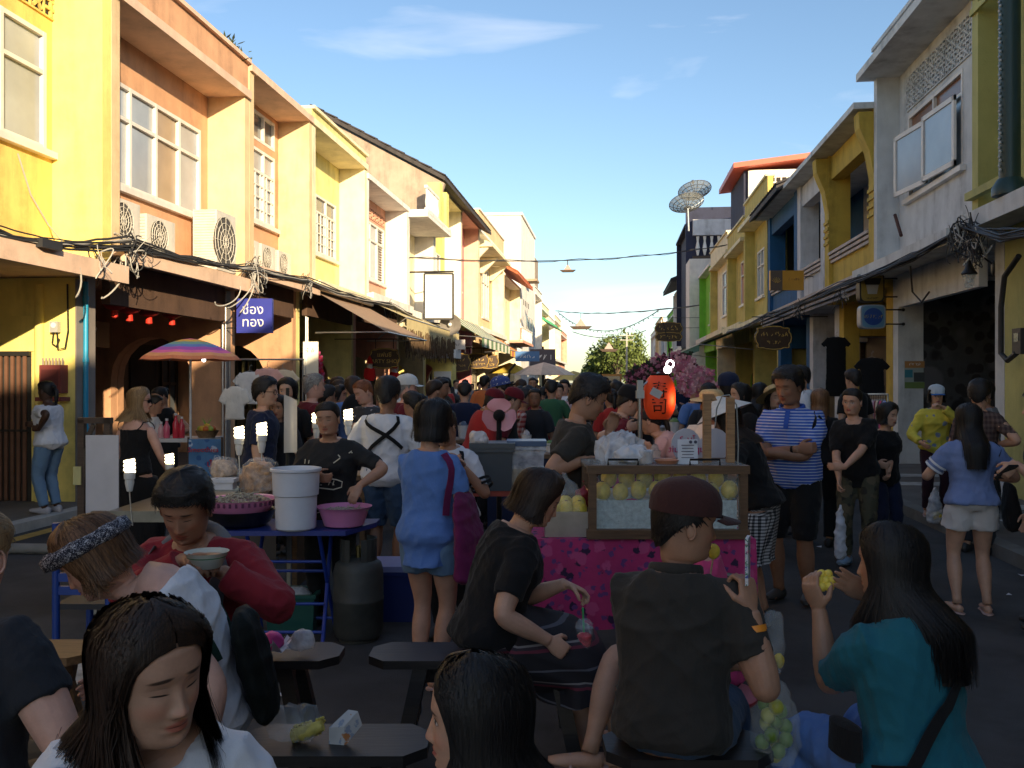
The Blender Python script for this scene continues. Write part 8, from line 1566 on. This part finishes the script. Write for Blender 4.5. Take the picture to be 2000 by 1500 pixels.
t = thing('half_column', 'round yellow half column on the party wall', 'column', (-7.38, 10.80, .1)); b = MB(); b.tube([(-7.38, 10.81, .1), (-7.38, 10.81, 2.9)], .06, 14); b.build('shaft', YEL2, t, True)
Ym = 10.80
t = thing('electric_meter', 'grey electric meter with looped cables on the yellow pier', 'meter', (-7.14, Ym, 2.25)); b = MB(); b.box((-7.19, Ym-.07, 2.28), (-7.08, Ym-.004, 2.42)); b.build('case', plastic('meter_grey', (.4, .4, .38)), t); b = MB(); b.tube([(-7.135, Ym-.072, 2.37), (-7.135, Ym-.078, 2.37)], .035, 16); b.build('dial', WT, t); b = MB(); b.tube([(-7.16, Ym-.03, 2.28), (-7.18, Ym-.03, 2.14), (-7.12, Ym-.03, 2.10), (-7.08, Ym-.03, 2.2)], .010, 6); b.tube([(-7.11, Ym-.03, 2.28), (-7.10, Ym-.03, 2.06), (-7.0, Ym-.03, 2.08), (-6.96, Ym-.03, 2.3), (-6.97, Ym-.03, 2.9)], .012, 6); b.build('cable', IRON, t, True)
t = thing('wall_shrine', 'small red wall shrine with incense tray on the yellow pier', 'shrine', (-7.12, Ym, 1.45)); RS = paint('shrine_red', (.20, .045, .04), .6, .5); b = MB(); b.box((-7.27, Ym-.16, 1.50), (-6.98, Ym-.15+.146, 1.86)); b.build('niche', RS, t); b = MB(); b.box((-7.24, Ym-.165, 1.54), (-7.01, Ym-.161, 1.80)); b.build('back_panel', paint('shrine_deep', (.12, .03, .03)), t); b = MB(); b.box((-7.3, Ym-.2, 1.40), (-6.95, Ym-.005, 1.45)); b.build('shelf', RS, t)
for k in range(7): b = MB(); b.tube([(-7.26+.045*k, Ym-.1, 1.86), (-7.26+.045*k, Ym-.1, 1.95)], .014, 6); b.build('finial', mk('shrine_stone', (.3, .25, .2)), t, True)
t = thing('drain_pipe', 'bright blue water pipe on the tiled pier', 'pipe', (-6.84, 10.98, .1)); b = MB(); b.tube([(-6.85, 10.98, .11), (-6.85, 10.98, 2.95)], .032, 12); b.build('pipe', plastic('pipe_blue', (.02, .28, .48), .35), t, True)
for z in (1.0, 1.9, 2.7): b = MB(); b.tube([(-6.85, 10.98, z), (-6.85, 10.98, z+.06)], .04, 12); b.build('coupling', plastic('pipe_blue', (.02, .28, .48), .35), t, True)
t = thing('sign_board', 'dark shop board with white foreign letters above the salmon arcade door', 'sign', (-7.4, 12.2, 2.35)); c = V(-8.4, 13.2, 2.42); b = MB(); b.obox(c, (.05, 1.8, .42), (0, 0, 0)); b.build('board', DARKW, t); lettering('~6', .34, facing(c + V(.03, 0, 0), (0, 1, 0)), WT, t)
for k, (px, py) in enumerate(((224, 592), (253, 600), (291, 606), (336, 610))):
    p = fp(px, py, -7.0); t = thing('red_lantern', 'round red lantern with tassel in the salmon arcade', 'lantern', p, 0, 'red lanterns in the salmon arcade'); b = MB(); b.lathe([(.05, -.10), (.13, -.07), (.175, -.0), (.15, .07), (.05, .10)], p, 20, sx=1, sy=1); b.build('globe', mk('lantern_red', (.30, .018, .012), .6), t, True); b = MB(); b.lathe([(.012, -.22), (.05, -.20), (.045, -.11), (.012, -.10)], p, 12); b.build('tassel', mk('tassel_red', (.65, .03, .012), .7), t, True); b = MB(); b.tube([p + V(0, 0, .1), p + V(0, 0, .45)], .006, 5); b.build('cord', IRON, t, True)
for (px, py, dpx) in ((436, 640, 0), (598, 640, 0)):
    p = fp(px, py, -6.86); t = thing('conduit', 'grey conduit pipe on the %s pier' % ('salmon' if px < 500 else 'pale yellow'), 'pipe', (p.x, p.y, .1)); b = MB(); b.tube([(p.x, p.y-.02, .12), (p.x, p.y-.02, 3.2)], .022, 8); b.tube([(p.x, p.y+.10, .12), (p.x, p.y+.10, 3.2)], .018, 8); b.build('pipe', metal('conduit', (.5, .48, .45), .5), t, True)
# yellow lamp column, loudspeaker, garland, santa figures
p = fp(868, 700, -5.9); t = thing('lamp_column', 'yellow and white square column under the fringed awning', 'column', (p.x, p.y, 0)); b = MB(); b.box((p.x-.35, p.y-.35, 0), (p.x+.35, p.y+.35, 3.0)); b.build('shaft', YEL2, t); b = MB(); b.box((p.x-.5, p.y-.5, 2.45), (p.x+.5, p.y+.5, 2.75)); b.build('capital', WT, t); b = MB(); b.box((p.x-.30, p.y-.36, 1.0), (p.x+.30, p.y-.352, 2.0)); b.build('white_panel', WT, t)
p = fp(879, 634, -5.5); t = thing('loudspeaker', 'grey horn loudspeaker above the striped awning', 'loudspeaker', p); b = MB(); M = Matrix.Rotation(R(90), 3, 'X') @ Matrix.Rotation(.3, 3, 'Y'); b.lathe([(.06, -.35), (.07, -.2), (.16, -.05), (.34, .08), (.36, .1), (.32, .08), (.1, -.1)], p, 24, M=M); b.build('horn', mk('horn_grey', (.18, .16, .14), .6), t, True); b = MB(); b.ball(p + V(0, -.05, 0), .07, 12, 8); b.build('driver', WT, t, True); bracket(t, p + V(0, .2, 0), p + V(-.9, .3, .1), IRON, .03)
def garland(label, pts, r, n, cols, cat='garland', name='flower_garland', ls=.05):
    t = thing(name, label, cat, pts[0]); P = [Vector(q) for q in pts]; ms = [MB() for _ in cols]
    for k in range(n):
        u = random.random()*(len(P)-1); i = int(u); c = P[i].lerp(P[i+1], u-i) + Vector((random.gauss(0, r), random.gauss(0, r), random.gauss(0, r))); m = random.choice(ms)
        for j in range(4): a = j*1.57+random.random(); u_ = Vector((math.cos(a), random.uniform(-.5, .5), math.sin(a))).normalized()*ls*random.uniform(.6, 1.2); v_ = u_.cross(Vector((0, 1, .3))).normalized()*ls*.45; m.add([c, c+u_*.5+v_, c+u_, c+u_*.5-v_], [(0,1,2,3)])
    for m, cm in zip(ms, cols): o = m.build('blossom', cm, t); o['kind'] = 'stuff'
    b = MB(); b.tube(P, .015, 5); b.build('stem', BARK, t, True)
PB = [cloth('blossom_pink', (.48, .16, .24)), cloth('blossom_pale', (.55, .30, .34)), cloth('blossom_dark', (.10, .03, .05)), cloth('leaf_dark', (.03, .05, .03))]
garland('red and pink flower garland on the shop door frame', [fp(617, 690, -6.7), fp(622, 720, -6.7), fp(626, 750, -6.7)], .05, 160, [cloth('red_flower', (.5, .03, .06)), cloth('pink_flower', (.6, .1, .25))])
garland('pink blossom branches over the stalls on the shaded side', [at(1262, 722, 14), at(1285, 712, 13.5), at(1320, 705, 12.5), at(1345, 715, 11.5)], .06, 420, PB, ls=.045); garland('pink blossom branch hanging beside the red lantern', [at(1322, 705, 10), at(1335, 735, 9.6), at(1345, 760, 9.4)],   .05, 170, PB[:2], ls=.035); garland('dark blossom branches along the shaded kerb', [at(1235, 738, 20), at(1260, 730, 17), at(1300, 728, 14.5)], .09, 500, PB[2:] + PB[:1], ls=.06); garland('pink blossom spray by the green awning', [at(1360, 735, 11), at(1372, 745, 10.8), at(1380, 735, 10.6)], .05, 110, PB[:2], ls=.05)
for s_, (px, py) in enumerate(((722, 720), (770, 728))):
    p = fp(px, py, -6.3); t = thing('santa_figure', 'red and white santa doll by the party sign', 'figure', p, 0, 'santa dolls'); RD = cloth('santa_red', (.60, .02, .02)); b = MB(); b.lathe([(.10, -.32), (.16, -.2), (.14, -.02), (.07, .05)], p, 14); b.build('body', RD, t, True); b = MB(); b.ball(p + V(0, 0, .10), .085, 12, 8); b.build('head', SK['pink'], t, True); b = MB(); b.lathe([(.10, .13), (.06, .24), (.01, .34)], p, 12); b.build('hat', RD, t, True); b = MB(); b.ball(p + V(.02, -.06, .03), (.08, .05, .08), 10, 8, rough=.1); b.build('beard', WT, t, True)
p = fp(607, 700, -6.75); plate('menu_sign', 'bright white menu panel beside the flower garland', 'sign', p, .34, .75, paint('menu_white', (.8, .78, .7), .5), CAMX, .03, [('~3', .13, 0, .18, GOLD, 1)])
# air conditioners -------------------------------------------
ac_unit('', 'L', -.28, 11.98, 3.60, .8, .62, label='air conditioner nearest the yellow house on the salmon wall'); ac_unit('', 'L', -.28, 13.0, 3.56, .85, .58, label='white air conditioner in the middle of the salmon wall'); ac_unit('', 'L', -.1, 14.65, 3.52, .75, 1.0, .42, label='tall slatted air conditioner at the end of the salmon wall')
for k, y in enumerate((16.35, 17.2, 18.1)): ac_unit('', 'L', -.25, y, 3.85, .7, .5, label=['rusty air conditioner under the tall barred window', 'round fan air conditioner under the tall barred window', 'small air conditioner at the far end under the tall window'][k])
# roof plants, rubble at parapet
t = thing('roof_plants', 'tuft of weeds growing on the parapet of the salmon house', 'plant', fp(448, 100, -6.75)); b = MB(); p0 = fp(448, 100, -6.75)
for k in range(160): p = p0 + V(random.gauss(0, .1), random.gauss(0, .28), random.gauss(0, .05)-.05); q = Vector((random.gauss(0, .08), random.gauss(0, .08), random.uniform(.02, .16))); b.add([p, p+q*.5+V(.02, .01, 0), p+q, p+q*.5-V(.02, .01, 0)], [(0,1,2,3)])
b.build('leaves', mk('weed_leaf', (.06, .08, .03), .7, .4, 10, island=.5), t)
# cables -------------------------------------------------------
CAB = mk('cable_black', (.025, .025, .027), .6); CABG = plastic('cable_grey', (.42, .40, .36), .5)
def cables(label, pts, n, spread, sag, mats=(CAB,), r=(.008, .016), seed=1, knots=()):
    rr = random.Random(seed); t = thing('cable_bundle', label, 'cables', pts[0]); P = [Vector(q) for q in pts]
    for k in range(n):
        b = MB(); Q = []
        for i in range(len(P)-1):
            for u in np.linspace(0, 1, 7, endpoint=False): Q.append(P[i].lerp(P[i+1], u) + V(0, 0, -sag*rr.uniform(.3, 1.3)*4*u*(1-u)*((P[i+1]-P[i]).length/4)))
        Q.append(P[-1]); off = [V(rr.gauss(0, spread*.6), rr.gauss(0, spread*.6), rr.gauss(0, spread)) for _ in P]
        for j, q in enumerate(Q): f = j/7; i = min(int(f), len(P)-1); o = off[i].lerp(off[min(i+1, len(P)-1)], f-i); Q[j] = q + o
        b.tube(Q, rr.uniform(*r), 5); b.build('cable', mats[k % len(mats)], t, True)
    for (c, rad_, m) in knots:
        for k in range(m):
            b = MB(); c_ = Vector(c) + V(rr.gauss(0, .06), rr.gauss(0, .1), rr.gauss(0, .05)); a0 = rr.uniform(0, 6); ru, rv = rad_*rr.uniform(.3, 1), rad_*rr.uniform(.3, 1); dv = Vector((rr.uniform(-.5, .5), rr.gauss(0, 1), rr.gauss(0, .6))).normalized(); du = Vector((rr.uniform(-.6, .6), rr.gauss(0, .6), 1)).normalized()
            b.tube([c_ + du*math.sin(a)*ru + dv*math.cos(a)*rv + V(0, 0, -.02*q) for q, a in enumerate(np.linspace(a0, a0+rr.uniform(3, 7), 14))], rr.uniform(.004, .010), 5); b.build('loop', mats[k % len(mats)] if k % 4 else CABG, t, True)
K1, K2, K3, K4 = fp(258, 478, -6.35), fp(498, 525, -6.35), fp(600, 548, -6.3), fp(765, 598, -6.2)
cables('tangled black cables along the canopies of the yellow and salmon houses', [fp(-60, 440, -6.3), fp(80, 475, -6.3), K1, fp(380, 510, -6.3), K2, K3, K4, fp(880, 650, -6.1)], 13, .045, .05, (CAB, CAB, CAB, CABG), seed=5, knots=((K1, .22, 20), (K2, .30, 26), (K3, .2, 12), (fp(190, 490, -6.3), .15, 10), (K4, .25, 8)))
b = MB(); b.obox(fp(95, 478, -6.25), (.10, .36, .10), (0, 0, 0)); tag(b.build('splice_box', CAB), 'black splice box among the cables on the yellow house', 'box')
for k, (a, q) in enumerate((((497, 530), (470, 610)), ((500, 530), (445, 600)), ((245, 500), (200, 580)), ((150, 510), (155, 575)), ((470, 560), (420, 590)))): b = MB(); A, B = fp(*a, -6.3), fp(*q, -6.4); b.tube([A*(1-u)**3 + (A.lerp(B, .3)+V(.10, .1, -.22))*3*u*(1-u)**2 + (A.lerp(B, .8)+V(-.08, -.1, -.20))*3*u*u*(1-u) + B*u**3 for u in np.linspace(0, 1, 12)], .011, 8); tag(b.build('loose_cable', CABG, None, True), ['thick pale cable looping down past the blue sign', 'pale cable slanting from the knot to the salmon pier', 'pale cable dropping beside the blue pipe', 'thin pale cable dropping to the yellow pier', 'pale cable sagging under the salmon canopy'][k], 'cable')
b = MB(); b.tube([fp(35, 300, -7.18), fp(60, 380, -7.18), fp(95, 440, -7.18), fp(120, 470, -6.6)], .010, 6); tag(b.build('loose_cable', CABG, None, True), 'pale cable running down the yellow wall under the window', 'cable')
RK = fp(1885, 440, 4.45); cables('mass of black cables on the corner of the white house', [fp(2100, 440, 4.3), fp(1960, 462, 4.35), RK, fp(1780, 500, 4.5), fp(1640, 560, 4.45), fp(1500, 615, 4.4), fp(1420, 650, 4.4)], 10, .04, .03, (CAB,), seed=8, knots=((RK, .20, 46), (fp(1905, 465, 4.5), .16, 30), (fp(1560, 595, 4.4), .15, 12), (fp(1640, 565, 4.4), .12, 10)))
b = MB(); b.tube([fp(1990, 500, 5.0), fp(1962, 540, 5.0), fp(1955, 600, 5.0), fp(1955, 690, 5.0), fp(1968, 704, 5.0), fp(1985, 690, 5.0)], .035, 12); tag(b.build('conduit', CAB, None, True), 'thick black corrugated conduit on the yellow green wall', 'conduit')
t = thing('meter_box', 'dark meter box on the yellow green wall', 'meter', fp(1990, 650, 5.0)); p = fp(1988, 660, 5.0); b = MB(); b.box((p.x-.02, p.y-.12, p.z-.2), (p.x+.15, p.y+.12, p.z+.12)); b.build('box', mk('meter_dark', (.04, .035, .03), .6), t); b = MB(); b.box((p.x-.025, p.y-.06, p.z-.05), (p.x-.021, p.y+.06, p.z+.06)); b.build('window', GLASS, t)
b = MB(); b.tube([fp(1778, 520, 4.6), fp(1782, 570, 4.7), fp(1800, 590, 4.75), fp(1815, 570, 4.8)], .015, 8); tag(b.build('loose_cable', CAB, None, True), 'black cable looping on the white pier', 'cable')
b = MB(); b.tube([fp(1748, 420, 4.85), fp(1760, 460, 4.80)], .03, 8); tag(b.build('rusty_stub', mk('rust', (.08, .03, .02), .8), None, True), 'rusty pipe stub under the open window', 'pipe')
# lantern lamp, poster, mural, wall light
p = fp(1893, 545, 4.55); t = thing('wall_lantern', 'black lantern lamp with glass shade on the corner pier', 'lamp', p); b = MB(); b.lathe([(.10, .06), (.105, .07), (.06, .13), (.04, .2), (.015, .24)], p, 8); b.build('roof', IRON, t, True); b = MB(); b.lathe([(.055, -.11), (.085, .055)], p, 8); b.build('glass', glass_mat('lamp_glass', (.6, .62, .58), .4, .2), t, True); b = MB(); b.ball(p + V(0, 0, -.02), .03, 12, 8); b.build('bulb', WT, t, True); b = MB(); b.tube([p + V(0, 0, .24), p + V(0, 0, .34), p + V(.12, .02, .33), p + V(.3, .05, .2)], .012, 8); b.build('arm', IRON, t, True); b = MB(); b.ball(p + V(.31, .05, .15), (.02, .05, .10), 12, 8); b.build('wall_plate', IRON, t, True)
Yp = 17.7-.3-.012
t = thing('poster', 'orange and green printed poster on the grey white pier', 'poster', (5.5, Yp, 1.6)); x0 = 5.36; b = MB(); b.box((x0, Yp-.004, 1.52), (x0+.36, Yp+.004, 2.03)); b.build('sheet', paint('poster_pale', (.30, .36, .34), .6), t)
for (a, q, c_, d_, m) in ((.0, .36, .38, .51, (.40, .20, .06)), (.0, .15, .20, .35, (.03, .20, .26)), (.16, .36, .12, .30, (.05, .06, .06)), (.0, .36, .0, .12, (.14, .22, .06))): b = MB(); b.box((x0+a+.005, Yp-.008, 1.52+c_+.003), (x0+q-.005, Yp-.0045, 1.52+d_-.003)); b.build('print_patch', paint('poster_%d' % int(m[0]*100), m), t)
lettering('~6', .06, facing(V(x0+.18, Yp-.012, 1.97), (1, 0, 0)), WT, t)
t = thing('mural', 'dark painted mural of a twisted tree inside the white arcade', 'mural', (6.6, Yp, .12)); b = MB(); b.box((HX('R', -.45), Yp-.006, .13), (HX('R', -2.58), Yp+.006, 3.5)); b.build('panel', blotch('mural_paint', (.055, .058, .06), [((.012, .012, .012), 1), ((.10, .10, .105), .7), ((.02, .02, .02), 2)], 2.2, .7), t)
t = thing('wall_light', 'glowing rectangular wall light inside the white arcade', 'lamp', fp(1879, 606, 6.6)); p = fp(1879, 606, 6.6); b = MB(); b.box((p.x-.04, p.y-.05, p.z-.13), (p.x+.04, p.y+.0, p.z+.13)); b.build('glass', mk('wall_light_glow', (.8, .5, .3), .5, emis=(1, .55, .25), es=1.2), t); b = MB(); b.box((p.x-.05, p.y+.001, p.z-.15), (p.x+1.4, p.y+.03, p.z+.15)); b.build('mount', IRON, t)
# satellite dishes, antenna, overhead strings
DISH = metal('dish_mesh', (.30, .32, .34), .5)
for k, (px, py, X, r_) in enumerate(((1359, 382, 4.3, .88), (1343, 407, 3.7, .88))):
    p = fp(px, py, X); d_ = V(-.15, .42, 1).normalized(); M = d_.to_track_quat('Z', 'Y').to_matrix(); t = thing('satellite_dish', ['mesh satellite dish on the navy terrace, upper one', 'mesh satellite dish on the navy terrace, lower one'][k], 'satellite dish', (p.x, p.y, p.z))
    for q in range(1, 6): rr_ = r_*q/5; b = MB(); b.tube([p + M @ Vector((math.cos(a)*rr_, math.sin(a)*rr_, .35*(rr_/r_)**2)) for a in np.linspace(0, 6.2832, 29)[:-1]], .02, 5, closed=True); b.build('ring', DISH, t, True)
    for q in range(14): a = q*.4488; b = MB(); b.tube([p + M @ Vector((math.cos(a)*u*r_, math.sin(a)*u*r_, .35*u*u)) for u in (0, .33, .66, 1)], .018, 5); b.build('rib', DISH, t, True)
    b = MB(); b.lathe([(.02, 0), (r_*.5, .0875), (r_, .35)], p, 28, M=M); b.build('mesh', glass_mat('dish_film', (.25, .27, .28), .45, .5), t, True); b = MB(); b.tube([p, p + M @ Vector((0, 0, .9))], .025, 6); b.ball(p + M @ Vector((0, 0, .9)), .1, 8, 6); b.build('feed', DISH, t, True); b = MB(); b.tube([p, V(p.x+.05, p.y, 11.3 if k == 0 else 9.3)], .05, 8); b.build('mast', DISH, t, True)
t = thing('tv_antenna', 'thin television antenna on the red tin roof', 'antenna', fp(1455, 335, 7.5)); p = fp(1455, 337, 7.5); b = MB(); b.tube([p - V(0, 0, .8), p], .03, 6); b.tube([p + V(-1, 0, 0), p + V(1, 0, .1)], .02, 6); b.build('boom', DISH, t, True)
for k in range(8): b = MB(); q = p + V(-.9+.25*k, 0, .01*k); b.tube([q + V(0, -.35, 0), q + V(0, .35, 0)], .012, 5); b.build('element', DISH, t, True)
def string_line(label, a, b_, sag, orn=None, bulbs=0, r=.02):
    A, B = Vector(a), Vector(b_); t = thing('overhead_wire', label, 'wire', A); P = [A.lerp(B, u) + V(0, 0, -sag*4*u*(1-u)) for u in np.linspace(0, 1, 25)]; b = MB(); b.tube(P, r, 6); b.build('wire', CAB, t, True); b = MB(); b.tube([p + V(0, 0, .05*math.sin(i*1.3)) for i, p in enumerate(P)], r*.6, 5); b.build('second_wire', CAB, t, True)
    for k in range(bulbs): u = (k+.5)/bulbs; q = A.lerp(B, u) + V(0, 0, -sag*4*u*(1-u)-.12); m = MB(); m.ball(q, .06, 8, 6); m.build('festoon_bulb', mk('bulb_off', (.12, .10, .09), .3), t, True)
    if orn: 
        u = orn; q = A.lerp(B, u) + V(0, 0, -sag*4*u*(1-u)); o = thing('hanging_ornament', 'small boat shaped ornament hanging on ' + label.split(' over')[0], 'ornament', q, 0, 'ornaments on the overhead wires'); s_ = .35*(A.y/25); m = MB(); m.tube([q, q - V(0, 0, .45*s_)], .02, 5); m.build('cord', CAB, o, True); m = MB(); m.prism([(-.75, -.9), (.75, -.9), (.5, -1.1), (-.5, -1.1)], lambda p, z: q + V(p[0]*s_, z*s_, p[1]*s_), -.2, .2); m.build('hull', WDS, o); m = MB(); m.prism([(-.35, -.88), (.0, -.35), (.35, -.88)], lambda p, z: q + V(p[0]*s_, z*s_, p[1]*s_), -.03, .03); m.build('sail', paint('orn_pale', (.5, .35, .3)), o)
string_line('first wire over the street', fp(800, 503, -6.5), fp(1420, 478, 4.9), .35, .42); string_line('second wire over the street', fp(1085, 607, -6.3), fp(1365, 596, 4.5), .35, .30, 0, .03); string_line('festoon wire over the street', fp(1090, 610, -6.2), fp(1290, 603, 4.0), 2.0, None, 26, .03); string_line('third wire over the far street', fp(1118, 648, -6.2), fp(1262, 645, 4.6), 1.0, .5, 0, .05)
# far umbrellas, pole, tuk-tuk roof
for k, (px, d, r_, z, c1) in enumerate(((1062, 42, 1.5, 2.55, (.72, .62, .52)), (1120, 55, 1.4, 2.3, (.6, .52, .2)), (995, 50, 1.2, 2.7, (.75, .55, .08)))):
    q = gnd(px, d); t = thing('market_umbrella', ['pale beige umbrella standing over the crowd', 'mustard umbrella far down the crowd', 'yellow umbrella by the sunny houses'][k], 'umbrella', q); b = MB(); b.tube([q, q + V(0, 0, z)], .03, 8); b.build('pole', IRON, t, True)
    for j in range(8): a0, a1 = j*.785, (j+1)*.785; b = MB(); b.add([q + V(0, 0, z), q + V(math.cos(a0)*r_, math.sin(a0)*r_, z-.6), q + V(math.cos(a1)*r_, math.sin(a1)*r_, z-.6), q + V(math.cos(a0)*r_*.5, math.sin(a0)*r_*.5, z-.2), q + V(math.cos(a1)*r_*.5, math.sin(a1)*r_*.5, z-.2)], [(0,3,4), (3,1,2,4)]); b.build('panel', cloth('umbrella_%d%d' % (k, j % 2), sc(c1, 1 if j % 2 else .75)), t)
q = gnd(1224, 120); t = thing('utility_pole', 'pale concrete utility pole before the far tree', 'pole', q); b = MB(); b.tube([q, q + V(0, 0, 8.2)], [.16, .10], 10); b.build('shaft', mk('concrete', (.5, .47, .4), .9, .15), t, True)
for z in (7.2, 7.8): b = MB(); b.bar(q + V(-.9, 0, z), q + V(.9, 0, z), .1); b.build('cross_arm', mk('concrete', (.5, .47, .4)), t)
q = gnd(1195, 80); t = thing('parked_minibus', 'orange roofed minibus far down the street', 'minibus', q); b = MB(); b.prism([(-2.2, .5), (2.2, .5), (2.2, 1.5), (1.6, 2.3), (-2.2, 2.3)], lambda p, s_: q + V(s_, p[0], p[1]), -.85, .85); b.build('body', paint('bus_orange', (.5, .22, .05)), t); b = MB(); b.box((q.x-.7, q.y-2.22, 1.5), (q.x+.7, q.y-2.205, 2.1)); b.build('rear_window', GLASS, t)
for sx in (-.8, .8):
    for sy in (-1.4, 1.4): b = MB(); b.tube([q + V(sx-.1, sy, .34), q + V(sx+.1, sy, .34)], .34, 16); b.build('wheel', IRON, t, True)
show(True)
